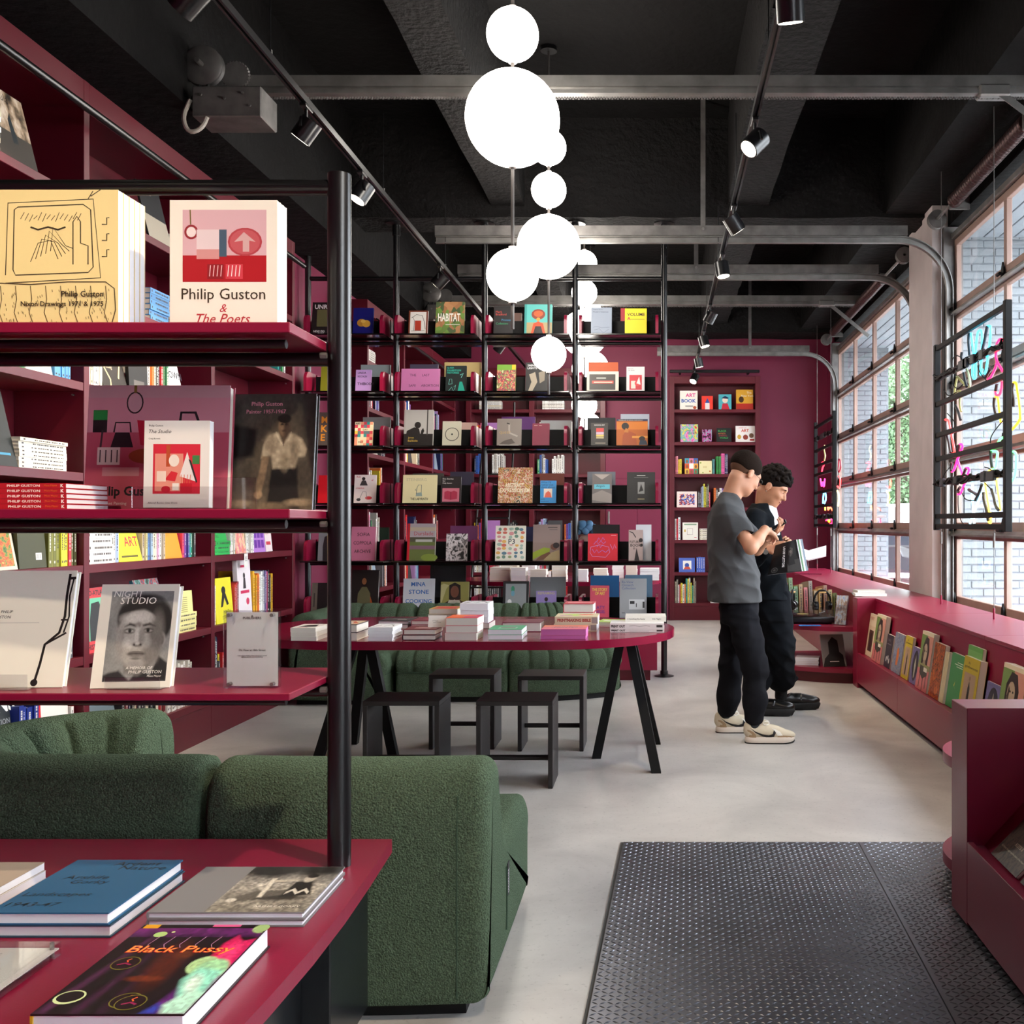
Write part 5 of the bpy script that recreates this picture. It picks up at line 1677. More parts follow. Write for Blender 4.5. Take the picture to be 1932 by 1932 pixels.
kid(r,1292,1317,864,894,'#c85a4a','book with a grid of colourful faces on the fifth shelf',art=[('r',i/3,j/3,(i+1)/3,(j+1)/3,['#d8b03a','#d8542a','#3a9ab0','#c83a5a','#f0ece0','#d87a9a','#3a8a6a','#e8a03a','#3a6ab0'][i*3+j])for i in range(3)for j in range(3)]+[('e',.17+.33*i,.14+.33*j,.09,.11,'#8a5a3a')for i in range(3)for j in range(3)if(i,j)!=(1,1)])
kid(r,1319,1343,869,894,'#e6dca8','pale yellow square book with tiny drawings on the fifth shelf',art=[('e',.12,.85,.06,.06,'#8aa03a'),('e',.85,.2,.07,.07,'#c87a3a'),('e',.3,.1,.05,.05,'#8aa03a'),('r',.3,.45,.6,.6,'#d8c890')])
r.p=(1344-VX)/FPX*14.13
r.spines(2,'cool',(.20,.21),(.013,.015),cols=['#6ab0a8','#5aa0a8']).gap(.02).spines(5,'cool',(.24,.25),(.014,.016),cols=['#3a9a4a']).spines(2,'red',(.28,.285),(.022,.025),cols=['#e05a9a']).spines(2,'dark',(.27,.28),(.02,.025),cols=['#2a2a5a','#4a4a70']).gap(.06).spines(2,'warm',cols=['#e0c83a'])
r.p=1.20
r.spines(2,'white').spines(3,'warm',(.27,.31),(.02,.024),cols=['#e8c02a','#efc83a'])
r=back_row(.20,1.385,3,KW)
kid(r,1277,1315,926,956,'#f0dcd4','pink picture book with a jumble of red and black drawings on the fourth shelf',tex=(art_mat('jumble_print',['#f0dcd4','#f0dcd4','#c8202a','#1a1a2a','#3a6ac8','#f0dcd4','#e0a02a'],5),(.12,.15,.88,.85)))
r.p=(1317-VX)/FPX*14.13
r.spines(2,'dark',(.2,.24)).spines(6,'olive',(.27,.33),(.016,.02),cols=['#8a8a9a','#9cb6d0','#e0d84a','#d8d03a','#6f7050','#5a5a40']).spines(1,'red',(.2,.21),cols=['#c83a4a']).gap(.05).spines(8,'mix')
r=back_row(.20,1.385,2,KW)
r.spines(3,'white',(.27,.32),(.022,.03),cols=['#e8e6e2','#d8283a','#dfe8ea'])
kid(r,1288,1317,982,1015,'#e8e4d8','white picture book with pencil doodles on the third shelf',art=[('l',[(.3,.3),(.3,.65),(.65,.65),(.65,.3),(.3,.3)],.02,'#8a6a6a'),('r',.1,.85,.9,.93,'#7a9a7a'),('r',.1,.45,.2,.6,'#c8a84a'),('r',.75,.12,.9,.16,'#c85a6a')])
r.p=(1320-VX)/FPX*14.13
r.stack(6,.16,.026,cols=['#d8d0b8','#e2dccb']).gap(.3).spines(8,'mix')
r=back_row(.20,1.385,1,KW)
kid(r,1281,1311,1049,1076,'#4a64b8','blue book with a white framed portrait on the second shelf',art=[('r',.25,.2,.78,.8,'#e8e4dc'),('e',.5,.48,.14,.16,'#2f4fa0'),('p',[(.3,.2),(.38,.38),(.65,.38),(.75,.2)],'#c8503a')])
r.p=(1314-VX)/FPX*14.13
r.spines(4,'cool',(.2,.21),(.028,.03),cols=['#3f5fb8','#4a68c0','#3f5fb8']).gap(.3).spines(6,'mix')
r=back_row(.20,1.385,0,KW)
r.spines(14,'mix',(.24,.35),(.018,.026),cols=['#b0a48c','#8a8478','#e8e6e2','#d83a3a','#e0c83a','#e8e6e2','#e8762a','#3ab0a8','#e8d84a','#e8e6e2','#d8d03a','#3a9a8a'])
r.gap(.2).stack(3,.2,.02,'white').gap(.02).spines(3,'white',(.28,.3)).spines(8,'mix')
def face_px(x0,y0,x1,row,cover,label,art=None,tex=None,Yb=8.735,t=.02,lean=8.5,hard=True,name='art_book',pages=None,spine=None):
 z=DROWS[row]
 X0,X1=(x0-VX)/FPX*Yb,(x1-VX)/FPX*Yb
 ztop=EYE+(VY-y0)/FPX*(Yb+.03)
 h=(ztop-z)/math.cos(R(lean))
 return book(name,label,X1-X0,h,t,cover,((X0+X1)/2,Yb,z+.001),(-R(lean),0,0),art=art,texture=tex,hard=hard,group='face-out books on the pole shelving',pages=pages,spine=spine)
def back_px(x0,y0,x1,row,cover,label):
 0
 Yb=YD+.035
 X0,X1=(x0-VX)/FPX*Yb,(x1-VX)/FPX*Yb
 ztop=EYE+(VY-y0)/FPX*Yb
 return book('art_book',label,X1-X0,ztop-DROWS[row],.02,cover,((X0+X1)/2,Yb,DROWS[row]+.001),(R(-3),0,0),group='books turned to the far side of the pole shelving')
T5,T4,T3,T2,T1,T0=5,4,3,2,1,0
face_px(587,570,618,T5,'#121212','black book with white distorted capitals beside the near black pole, top shelf',[('r',.3,.27,.95,.78,'#5a5a3a'),('t','UNRE',.14,.8,.13,'#d8d8d8','l',.02),('t','NEW FIG',.12,.1,.06,'#d8d8d8','l',.02),('t','PAIN',.4,.03,.06,'#d8d8d8','l',.02)])
face_px(665,581,703,T5,'#0c1268','deep blue book with gold nuggets on the top shelf',[('e',.42,.46,.22,.14,'#a8782a'),('e',.66,.43,.2,.13,'#c8983a'),('e',.5,.52,.12,.06,'#d8b05a')],spine='#d8d8dc')
face_px(770,586,806,T5,'#6a2f1c','brown-framed drawing of a red doorway on the top shelf',[('r',.08,.06,.92,.94,'#d8d4cc'),('r',.33,.2,.66,.6,'#a83a28'),('l',[(.15,.7),(.4,.84),(.7,.8),(.85,.5),(.88,.25)],.025,'#1c1c1c'),('l',[(.2,.75),(.3,.6),(.28,.2)],.02,'#1c1c1c'),('l',[(.15,.18),(.85,.2)],.02,'#1c1c1c')],name='framed_picture',hard=False)
face_px(821,569,875,T5,'#7a7a3c','patchwork green and brown book with tall white capitals on the top shelf',[('t','HABITAT',.08,.42,.24,'#e8e4da','l',.02,0,.78),('r',.35,.32,.85,.335,'#e8e4da')],(art_mat('habitat_print',['#9a6a48','#5f7a3a','#b08058','#4a5a3a','#a87850','#6a8a40'],7,'voronoi'),))
face_px(931,578,966,T5,'#262424','black book with small red blue and green words on the top shelf',[('t','Mark',.1,.78,.07,'#c85048'),('t','Bradford',.1,.69,.07,'#c85048'),('t','Process',.42,.5,.07,'#4a90b8'),('t','Collettivo',.12,.38,.07,'#3a9a6a')],t=.03,spine='#b05048')
face_px(989,574,1041,T5,'#58b8b0','turquoise book with a figure in a wide red headdress on the top shelf',[('r',0,0,1,.42,'#a8966a'),('r',0,0,.08,1,'#3f9a94'),('e',.5,.68,.25,.17,'#8a3a28'),('e',.5,.7,.17,.1,'#d85a28'),('p',[(.22,.0),(.32,.38),(.5,.46),(.68,.38),(.78,.0)],'#d84a20'),('p',[(.3,.0),(.4,.3),(.6,.3),(.7,.0)],'#1c1616'),('e',.5,.52,.07,.06,'#c89a3a')],t=.03,pages=M_PAGESW)
face_px(1115,580,1154,T5,'#8f99a8','grey-blue book with dark title lines and pale etching on the top shelf',[('t','Stephen Shore',.1,.9,.05,'#3a4450'),('t','Modern Instances',.1,.82,.05,'#3a4450'),('l',[(.1,.3),(.3,.32),(.5,.28),(.9,.3)],.01,'#3a4450'),('l',[(.15,.2),(.4,.24),(.6,.1),(.85,.22)],.01,'#3a4450')])
face_px(1179,582,1220,T5,'#e8d02a','yellow book with dark capitals and a red letter on the top shelf',[('t','VOLUME',.1,.72,.12,'#3a2a24','l',.02,0,.82),('t','A',.1,.57,.12,'#c82a4a','l',.03),('r',.25,.59,.9,.61,'#8a7a2a')])
back_px(1171,581,1182,T5,'#b01f2a','red book peeking out behind the yellow one on the top shelf')
back_px(966,590,984,T5,'#6a4a40','brown book edge behind the black book on the top shelf')
face_px(604,685,617,T4,'#6f7218','olive book beside the near black pole on the second shelf down')
face_px(670,698,699,T4,'#a080bc','lilac book with condensed black capitals on the second shelf down',[('t','LINDA',.12,.82,.09,'#241a2c','l',.02),('t','NOCHLIN',.12,.66,.09,'#241a2c','l',.02,0,.6),('t','THE',.12,.32,.12,'#241a2c','l',.02),('t','BODY',.55,.32,.12,'#241a2c','l',.02)])
back_px(680,688,736,T4,'#8c9a9c','grey-green cover standing behind the lilac book')
face_px(756,696,829,T4,'#c878a8','wide pink book with four spaced dark words on the second shelf down',[('t','THE',.22,.68,.1,'#3a2438'),('t','LAST',.54,.68,.1,'#3a2438'),('t','SAFE',.2,.24,.1,'#3a2438'),('t','ABORTION',.52,.24,.1,'#3a2438')],hard=False,t=.012)
back_px(773,687,826,T4,'#4a4458','grey-purple cover standing behind the wide pink book')
face_px(840,690,879,T4,'#1d2624','black book with turquoise lettering and bottles on the second shelf down',[('t','QUEER',.06,.88,.07,'#3ab8a0','l',.02),('t','EXHIBITION',.06,.79,.07,'#3ab8a0','l',.02),('t','HISTORIES',.06,.70,.07,'#3ab8a0','l',.02),('p',[(.6,.05),(.68,.4),(.8,.4),(.95,.05)],'#2aa890'),('l',[(.15,.3),(.2,.5),(.3,.5),(.32,.32),(.15,.3)],.02,'#7fd0c0'),('l',[(.4,.2),(.5,.28),(.45,.1)],.02,'#7fd0c0'),('l',[(.7,.65),(.85,.72),(.75,.55)],.03,'#7fd0c0'),('l',[(.15,.05),(.3,.2),(.4,.05)],.02,'#7fd0c0')])
back_px(838,683,907,T4,'#c8ae74','tan cover standing behind the black and turquoise book')
face_px(937,688,972,T4,'#7aa83a','green-topped book with a dense flower picture on the second shelf down',[('r',0,.8,1,1,'#78a83c'),('r',.8,.82,1,1,'#d8c02a')],(art_mat('flowers_print',['#4a6a2a','#e0b890','#c83a30','#7a4a6a','#88a838','#e8d8b0'],9),(0,0,1,.8)))
face_px(991,684,1036,T4,'#1f1e1c','black book with white title and torn photograph on the second shelf down',[('t','SHINING',.08,.87,.07,'#e8e8e8','l',.01),('t','LIGHTS',.08,.78,.07,'#e8e8e8','l',.01),('p',[(.15,.6),(.4,.68),(.5,.35),(.3,.05),(.12,.05),(.25,.35)],'#a89a84'),('p',[(.55,.66),(.82,.75),(.8,.4),(.6,.3)],'#8f836f')],spine='#b02a5a',t=.03)
face_px(1107,701,1167,T4,'#d8d0bc','cream-bordered dark book with a red script on the second shelf down',[('r',.08,.12,.9,.86,'#3a322c'),('r',.16,.42,.84,.56,'#c8483a'),('r',.22,.46,.8,.50,'#d8c8b0'),('r',.3,.66,.6,.7,'#d8d0c0')])
back_px(1110,683,1166,T4,'#d85a1c','bright orange cover standing behind the cream-bordered book')
face_px(1182,692,1216,T4,'#d8d2d0','white book with a small red picture on the second shelf down',[('t','Philip Guston',.08,.9,.035,'#3a3634'),('t','The Studio',.08,.84,.04,'#3a3634','l',0,.2),('r',.16,.1,.85,.68,'#c83a40'),('r',.25,.15,.5,.45,'#e8d0c0'),('e',.6,.35,.15,.1,'#d84a4a'),('p',[(.55,.35),(.7,.62),(.78,.3)],'#e4dcd4')])
face_px(595,778,618,T3,'#4a443e','grey book with stacked orange capitals beside the near pole',[('t','M',.4,.68,.2,'#c8842a','l',.03),('t','K',.4,.42,.2,'#c8842a','l',.03),('t','E',.4,.16,.2,'#c8842a','l',.03)])
face_px(668,796,702,T3,'#d8cca8','chequered colour-block book on the third shelf down',[('r',i/6,j/8,(i+1)/6,(j+1)/8,rngb.choice(['#d84a5a','#3a9a98','#e8c04a','#e8dcb8','#e89a7a','#6a7a80','#e8dcb8']))for i in range(6)for j in range(8)]+[('t','ART',.05,.89,.07,'#2a2420','l',.02),('t','DAY',.45,.64,.07,'#2a2420','l',.02),('t','BY',.05,.39,.07,'#2a2420','l',.02),('t','DAY',.22,.14,.07,'#2a2420','l',.02)])
o=back_px(684,787,736,T3,'#8a8c8c','grey cover with dark words standing behind the chequered book')
face_px(761,773,816,T3,'#b8b2a8','tall book with a seated silhouette by a window on the third shelf down',[('r',.06,.34,1,1,'#bdb8ae'),('r',.0,.0,1,.34,'#2a2622'),('r',.78,.3,.82,1,'#4a4640'),('e',.47,.58,.11,.09,'#2c2824'),('p',[(.05,.2),(.1,.42),(.35,.52),(.52,.48),(.6,.2)],'#2c2824'),('p',[(.55,.25),(.6,.44),(.66,.5),(.7,.42),(.62,.25)],'#2c2824'),('t','James',.15,.2,.06,'#c8a848','l',.01),('t','Baldwin',.15,.12,.06,'#c8a848','l',.01)],spine='#6a4a7a',t=.03)
face_px(834,795,869,T3,'#c8c2aa','cream book with a large thin black circle on the third shelf down',[('e',.52,.48,.38,.27,'#1c1a18'),('e',.52,.48,.345,.245,'#c8c2aa'),('e',.52,.48,.05,.035,'#1c1a18')])
back_px(870,797,899,T3,'#d8b0a0','thin pink cover behind the circle book')
face_px(937,790,983,T3,'#857a70','brown-grey book with bent legs and ochre letters on the third shelf down',[('l',[(.5,.82),(.5,.6),(.52,.48),(.85,.36)],.07,'#a89c90'),('l',[(.4,.84),(.52,.8)],.04,'#2c2624'),('p',[(.1,.08),(.3,.2),(.6,.28),(.75,.12),(.5,.06)],'#5a5048'),('t','queer',.1,.42,.12,'#b0905a'),('r',.1,.03,.9,.05,'#c8c0b4')])
back_px(946,786,1009,T3,'#6a2f78','purple cover standing behind the book with bent legs')
face_px(1004,799,1036,T3,'#7c2038','plain maroon book with two tiny words on the third shelf down',[('r',.1,.9,.3,.915,'#c8a89a'),('r',.38,.9,.55,.915,'#c8a89a')],t=.03)
back_px(1020,793,1078,T3,'#b8b6b2','pale grey cover standing behind the plain maroon book')
face_px(1115,798,1147,T3,'#2e2822','dark brown book with a pile of coloured bars on the third shelf down',[('t','READING ART',.18,.88,.05,'#d8d4cc','l',.01),('r',.3,.62,.75,.78,'#c8302c'),('r',.3,.5,.75,.61,'#c8a8b8'),('r',.3,.42,.75,.49,'#e8c05a'),('r',.3,.33,.75,.41,'#b0a070'),('r',.25,.12,.85,.15,'#a89a84')])
back_px(1108,788,1161,T3,'#1d1d20','black cover standing behind the dark brown book')
face_px(1163,791,1222,T3,'#b05a18','orange-lit photograph of a bare back on a book on the third shelf down',[('r',0,.62,1,.9,'#c8701c'),('r',0,.93,1,1,'#242a4a'),('p',[(.18,.0),(.2,.4),(.3,.56),(.45,.54),(.62,.45),(.66,.0)],'#a0481c'),('e',.28,.74,.12,.13,'#1c1410'),('p',[(.24,.52),(.3,.68),(.38,.6),(.38,.5)],'#b8702c'),('r',.5,.3,1,.38,'#d8903a'),('e',.82,.28,.1,.09,'#241814'),('p',[(.72,.05),(.75,.22),(.95,.22),(1,.05)],'#1c2a3a'),('t','THE BALLAD OF SEXUAL DEPENDENCY',.06,.945,.035,'#d8c8a0')])
back_px(1171,781,1225,T3,'#c8ccd4','pale grey-white cover standing behind the orange photograph')
face_px(599,897,618,T2,'#c81420','plain red book beside the near pole on the fourth shelf down')
face_px(667,896,708,T2,'#d8ccc8','pale pink book with black figure drawings and red words on the fourth shelf down',[('t','Acts',.08,.9,.06,'#b82a3a','l',.02),('t','of',.78,.78,.06,'#b82a3a','l',.02),('t','creation',.08,.5,.06,'#b82a3a','l',.02),('e',.42,.86,.08,.06,'#2a2426'),('p',[(.25,.62),(.35,.8),(.52,.8),(.62,.62)],'#3a3638'),('e',.68,.18,.16,.06,'#c83a40'),('l',[(.25,.12),(.4,.4),(.55,.4),(.6,.15)],.03,'#8a8484'),('e',.22,.12,.1,.05,'#3a3638')])
face_px(759,896,823,T2,'#d8cc9c','cream book with a line-drawn head and heavy black title on the fourth shelf down',[('t','STEINBERG',.1,.78,.1,'#b0a888','l'),('l',[(.4,.3),(.42,.55),(.46,.64),(.55,.64),(.55,.4),(.56,.3)],.015,'#4a5a5a'),('l',[(.4,.5),(.36,.46),(.42,.44)],.015,'#4a5a5a'),('p',[(.38,.24),(.42,.36),(.56,.38),(.58,.24)],'#8a9a90'),('t','THE LABYRINTH',.23,.1,.09,'#1c1a18','l',.02,0,.52)])
face_px(831,899,869,T2,'#1f1816','black book with a pink panel and open red book on the fourth shelf down',[('t','Five Stories',.08,.88,.06,'#e0d8d0'),('t','for',.08,.80,.06,'#e0d8d0'),('t','Philip Guston',.08,.71,.06,'#e0d8d0'),('r',.08,.05,.92,.56,'#c87080'),('p',[(.18,.16),(.18,.42),(.34,.46),(.5,.42),(.66,.46),(.82,.42),(.82,.16),(.5,.12)],'#a82f48'),('r',.49,.12,.51,.43,'#3a1018')],t=.03,pages=M_PAGESW)
back_px(849,890,893,T2,'#3a3446','dark purple cover standing behind the black and pink book')
back_px(778,893,836,T2,'#4a4840','dark olive cover standing behind the cream book')
face_px(939,882,1004,T2,'#8a7a68','large book with a splattered paint cover and bold cream capitals',[('t','ABSTRACT',.2,.44,.12,'#e4d8bc','l',.02,0,.56),('t','EXPRESSIONISM',.06,.30,.12,'#e4d8bc','l',.02,0,.86)],(art_mat('splatter_print',['#1c1a18','#b8a888','#d8ccb0','#c8442a','#3a3630','#d8a03a','#a89878','#1c1a18'],11,detail=10,dist=1.5),),t=.03,pages=M_PAGESW)
face_px(1019,907,1049,T2,'#2f86c0','bright blue paperback with a coral figure on the fourth shelf down',[('t',"What I'd",.04,.88,.09,'#1a2a3a'),('t','rather not',.04,.77,.09,'#1a2a3a'),('t','think about',.04,.66,.09,'#1a2a3a'),('r',.22,.25,.75,.64,'#e0d0c0'),('p',[(.26,.25),(.34,.45),(.5,.54),(.64,.46),(.72,.25)],'#d8604a'),('t','jente',.04,.13,.08,'#1a2a3a'),('t','posthuma',.04,.03,.08,'#1a2a3a')],hard=False)
back_px(1018,893,1064,T2,'#7a3420','rust brown cover standing behind the bright blue paperback')
face_px(1117,894,1154,T2,'#6a625e','grey photographic book with turquoise painted words on the fourth shelf down',[('r',.1,.48,.9,.64,'#5ab0c0'),('t','Angels',.2,.52,.1,'#14202a'),('p',[(.1,.98),(.5,.8),(.9,.98)],'#a89a90'),('p',[(0,.3),(.5,.44),(1,.3),(1,.0),(0,.1)],'#8a8078')])
back_px(1108,890,1161,T2,'#85878c','grey cover standing behind the photographic book')
face_px(1183,891,1236,T2,'#211f1d','large black book with a small pale stamp picture on the fourth shelf down',[('r',.38,.3,.62,.68,'#8a8884'),('p',[(.42,.36),(.5,.62),(.58,.4)],'#1c1a18'),('r',.35,.88,.65,.9,'#c8c4bc'),('r',.25,.82,.75,.83,'#8a8884'),('r',.38,.12,.62,.14,'#b8a878')])
face_px(599,1005,618,T1,'#7a7c80','grey book with a dark profile beside the near pole',[('p',[(.5,0),(.45,.5),(.6,.85),(1,.9),(1,0)],'#1c1c1e')])
face_px(661,994,707,T1,'#c0708c','pink book with three lines of black capitals on the fifth shelf down',[('t','SOFIA',.24,.72,.1,'#1c1418','l',.005),('t','COPPOLA',.1,.47,.1,'#1c1418','l',.005,0,.74),('t','ARCHIVE',.14,.22,.1,'#1c1418','l',.005,0,.68)],t=.045)
face_px(767,988,820,T1,'#8a8a7a','book with a meadow and evening sky and red spine on the fifth shelf down',[('r',0,.62,1,1,'#a89ca0'),('r',0,.8,1,.9,'#b8a890'),('r',.08,.5,1,.63,'#4a4a3a'),('r',.3,.5,.9,.57,'#b0b0a8'),('r',0,0,1,.5,'#5f6a38'),('r',0,.3,1,.4,'#7a5a6a'),('r',0,.0,.09,1,'#b8202c'),('e',.8,.08,.3,.1,'#7a8a3a'),('t','Durslade',.24,.68,.1,'#a82f3a')],spine='#b8202c',t=.03)
face_px(841,1007,881,T1,'#8a8480','black and white abstract textured book on the fifth shelf down',tex=(art_mat('bw_abstract',['#1c1a1a','#2c2a2a','#b8b0b0','#d8d0d0','#242222','#989090'],4,detail=8,dist=1.0),))
back_px(849,992,900,T1,'#7a3a68','mauve cover standing behind the textured black and white book')
back_px(600+115,995,733,T1,'#1c3a28','dark green cover behind the pink book')
rr2=random.Random(4)
P3=[('e',.12+.19*i+rr2.uniform(-.03,.03),.1+.115*j+rr2.uniform(-.02,.02),rr2.uniform(.05,.085),rr2.uniform(.035,.05),rr2.choice(['#6a8a7a','#8a9a6a','#d8a85a','#c88a8a','#5a7a8a','#9ab0a0','#c86a5a','#4a6a5a']))for j in range(8)for i in range(5)]
face_px(934,992,991,T1,'#e0dccc','white book covered in multicoloured pebble shapes on the fifth shelf down',P3+[('r',.4,.46,.8,.62,'#e0dccc'),('t','P3',.43,.47,.15,'#24303a','l',.01)])
back_px(989,994,1006,T1,'#1a2350','navy cover between the pebble book and reclining figure')
face_px(1005,990,1056,T1,'#857068','mauve-brown book with a reclining figure in lime green on the fifth shelf down',[('r',0,.5,1,1,'#8a7670'),('p',[(0,.02),(.0,.22),(.4,.36),(.64,.34),(.62,.24),(.2,.1)],'#8a9a2a'),('e',.78,.38,.13,.09,'#6a4030'),('e',.86,.42,.12,.08,'#241a1c'),('p',[(.4,.0),(.55,.18),(.98,.3),(1,0)],'#a8946a'),('p',[(.1,.0),(.3,.14),(.6,.24),(.66,.2),(.4,.02)],'#6a4530'),('r',.55,.91,.9,.93,'#2a2426'),('r',.6,.85,.9,.865,'#4a4446')])
face_px(1109,1007,1165,T1,'#c8182c','square red book with looping blue handwriting on the fifth shelf down',[('l',[(.3,.7),(.36,.84),(.44,.72),(.5,.86),(.56,.76)],.016,'#8a70c0'),('l',[(.2,.6),(.28,.72),(.34,.62),(.44,.72),(.52,.62),(.6,.7)],.016,'#8a70c0'),('l',[(.3,.5),(.38,.6),(.42,.48),(.5,.58)],.016,'#8a70c0'),('l',[(.15,.42),(.22,.28),(.3,.4),(.36,.28),(.48,.38),(.6,.3),(.7,.4)],.016,'#8a70c0'),('l',[(.1,.5),(.07,.3),(.15,.15),(.6,.12),(.74,.3),(.7,.5),(.4,.58),(.1,.5)],.012,'#b090c8'),('l',[(.75,.6),(.84,.4),(.9,.6),(.95,.45)],.014,'#b090c8'),('r',.78,.93,.95,.945,'#e8d0d0')])
back_px(1119,990,1169,T1,'#141416','black cover standing behind the square red book')
face_px(1186,1000,1213,T1,'#b09a94','dusty pink paperback with black dots and slanted capitals on the fifth shelf down',[('t','FUTURE',.08,.56,.09,'#241c1c','l',.02,0,.7),('t','BOOK',.12,.45,.09,'#241c1c','l',.02),('t','(S)',.3,.35,.07,'#241c1c','l',.02),('l',[(.05,.95),(.3,.9),(.5,.75)],.06,'#241c1c'),('e',.85,.66,.14,.07,'#241c1c'),('e',.9,.5,.1,.05,'#241c1c'),('p',[(.4,.0),(.55,.42),(.75,.0)],'#2c2424')],hard=False)
face_px(1200,990,1229,T1,'#d4d6da','white book standing just behind the dusty pink paperback',Yb=8.79,lean=5)
face_px(586,1100,618,T0,'#141413','dark book with a grey spine panel beside the near pole on the lowest shelf',[('r',0,0,.34,1,'#6a6458'),('r',.12,.3,.2,.7,'#3a3630')])
face_px(661,1076,712,T0,'#171210','dark painting of a standing woman with raised arm on the lowest shelf',[('e',.46,.78,.12,.09,'#6a4028'),('p',[(.3,.6),(.34,.82),(.46,.9),(.6,.82),(.62,.6)],'#1c100c'),('e',.46,.76,.085,.07,'#8a5a38'),('p',[(.2,.0),(.24,.5),(.38,.64),(.56,.64),(.7,.5),(.72,.0)],'#5f5c40'),('p',[(.7,.45),(.85,.2),(1,.28),(1,.0),(.72,.0)],'#a84a18'),('e',.2,.1,.12,.08,'#b8581c')],t=.03)
face_px(759,1092,818,T0,'#c4c6cc','pale grey book with big blue capitals on the lowest shelf',[('t','MINA',.25,.80,.11,'#2a62a8','l',.02),('t','STONE',.18,.60,.11,'#2a62a8','l',.02,0,.64),('t','COOKING',.08,.36,.11,'#2a62a8','l',.02,0,.84),('t','FOR',.32,.16,.11,'#2a62a8','l',.02)])
back_px(811,1066,878,T0,'#12171c','large black cover standing behind the portrait in brown')
face_px(830,1098,883,T0,'#6a6a3a','portrait of a woman in brown with white collar on the lowest shelf',[('r',0,.3,1,1,'#8a8448'),('p',[(.0,.3),(.2,.8),(.3,.9),(.1,.95),(0,.9)],'#b0a878'),('p',[(.3,.5),(.3,.9),(.5,.98),(.7,.9),(.72,.5)],'#1c1412'),('e',.5,.72,.15,.17,'#6a4030'),('p',[(.05,.0),(.15,.4),(.4,.52),(.62,.52),(.88,.4),(.98,.0)],'#3a2018'),('p',[(.3,.48),(.22,.3),(.46,.4),(.5,.5),(.56,.4),(.78,.3),(.68,.48)],'#c8c0b0')],t=.03)
face_px(948,1097,997,T0,'#1c1e20','black-framed grey board with three pills on the lowest shelf',[('r',.1,.05,.9,.93,'#8a8e90'),('e',.38,.78,.07,.09,'#3a8a6a'),('e',.38,.66,.07,.08,'#6a9ab0'),('e',.26,.42,.08,.08,'#d8d8d8'),('e',.5,.22,.08,.08,'#1c1e20')],name='framed_picture',hard=False)
face_px(1011,1115,1049,T0,'#8a78b0','lilac book with a figure in a blue jacket on the lowest shelf',[('t','REFRAMING',.08,.86,.1,'#b8a880','l',.02,0,.84),('e',.5,.68,.09,.08,'#2a1c1c'),('p',[(.28,.15),(.34,.5),(.5,.6),(.66,.5),(.74,.15)],'#4a6a98'),('p',[(.44,.15),(.46,.56),(.56,.56),(.56,.15)],'#8a4a50')])
back_px(1000,1089,1067,T0,'#808284','brushed grey cover standing behind the lilac book')
face_px(1113,1105,1149,T0,'#c8485e','coral pink book with yellow and purple capitals on the lowest shelf',[('t','THE STORY',.1,.82,.1,'#e0c84a','l',.02,0,.8),('t','OF ART',.26,.70,.1,'#e0c84a','l',.02,0,.52),('t','KATY',.2,.26,.1,'#6a2f80','l',.02),('t','HESSEL',.3,.12,.1,'#6a2f80','l',.02,0,.5)])
o=back_px(1114,1086,1168,T0,'#2f74b0','blue and tan cover standing behind the coral pink book')
face_px(1169,1092,1220,T0,'#97999c','grey book with a white gallery photograph and blue title on the lowest shelf',[('t','Re-View',.08,.88,.06,'#44588a'),('t','Onnasch',.08,.8,.06,'#44588a'),('t','Collection',.08,.72,.06,'#44588a'),('r',.35,.2,.92,.46,'#c8cacc'),('r',.38,.34,.55,.42,'#2a2c2e'),('r',.85,.24,.92,.4,'#3a3c3e'),('r',.6,.26,.63,.36,'#2a2c2e'),('r',.08,.1,.2,.12,'#5a5c5e')],t=.03)
back_px(1179,1085,1231,T0,'#5f7f98','steel blue patterned cover standing behind the grey gallery book')
z1,z2,z3=SHZ[0][0],SHZ[1][0],SHZ[2][0]
CREAM='#e2cc90'
def copies(n,w,h,t,cover,x1px,Yf,z,label,short,art,grp,pages=M_PAGESW,hard=False,tex=None):
 X1=(x1px-VX)/FPX*Yf
 for i in range(n):
  book('art_book',label if i==0 else '%s copy in the row behind the %s'%(ordinal(i),short),w,h,t,cover,(X1-w/2,Yf+i*(t+.0006),z+.001),(0,0,R(rngb.uniform(-.4,.4))if i else 0),art=art if i==0 else None,hard=hard,pages=pages,group=grp)
sk=[('l',[(.10,.36),(.12,.90),(.80,.93),(.86,.34),(.10,.30)],.008,'#3a3020'),('l',[(.16,.40),(.17,.85),(.20,.87),(.72,.89),(.78,.85),(.80,.42),(.76,.38),(.18,.36),(.16,.40)],.009,'#3a3020')]
for i in range(5):
 sk.append(('l',[(.30+.04*i,.46+.02*i),(.36+.03*i,.60+.03*i),(.46+.03*i,.62-.01*i),(.52+.03*i,.48+.02*i)],.006,'#4a3c28'))
for i in range(14):
 sk.append(('l',[(.22+.035*i,.78-.01*(i%3)),(.25+.035*i,.83-.008*(i%4))],.005,'#4a3c28'))
sk+=[('l',[(.30,.72),(.36,.70),(.44,.72),(.52,.70),(.58,.72)],.014,'#3a3020'),('l',[(.64,.44),(.64,.76),(.67,.80),(.70,.76),(.70,.60),(.76,.58),(.76,.44)],.008,'#3a3020')]
for i in range(3):sk.append(('l',[(.87,.50+.12*i),(.91,.50+.12*i),(.91,.55+.12*i),(.93,.55+.12*i)],.008,'#3a3020'))
sk+=[('l',[(.76,.93),(.80,.99)],.007,'#3a3020'),('l',[(.78,.95),(.86,1.0)],.007,'#3a3020')]
sk.append(('l',[(0,.26),(.06,.30),(.30,.29),(.60,.31),(.90,.31),(.97,.26),(.98,.1),(.95,.0)],.008,'#4a3c28'))
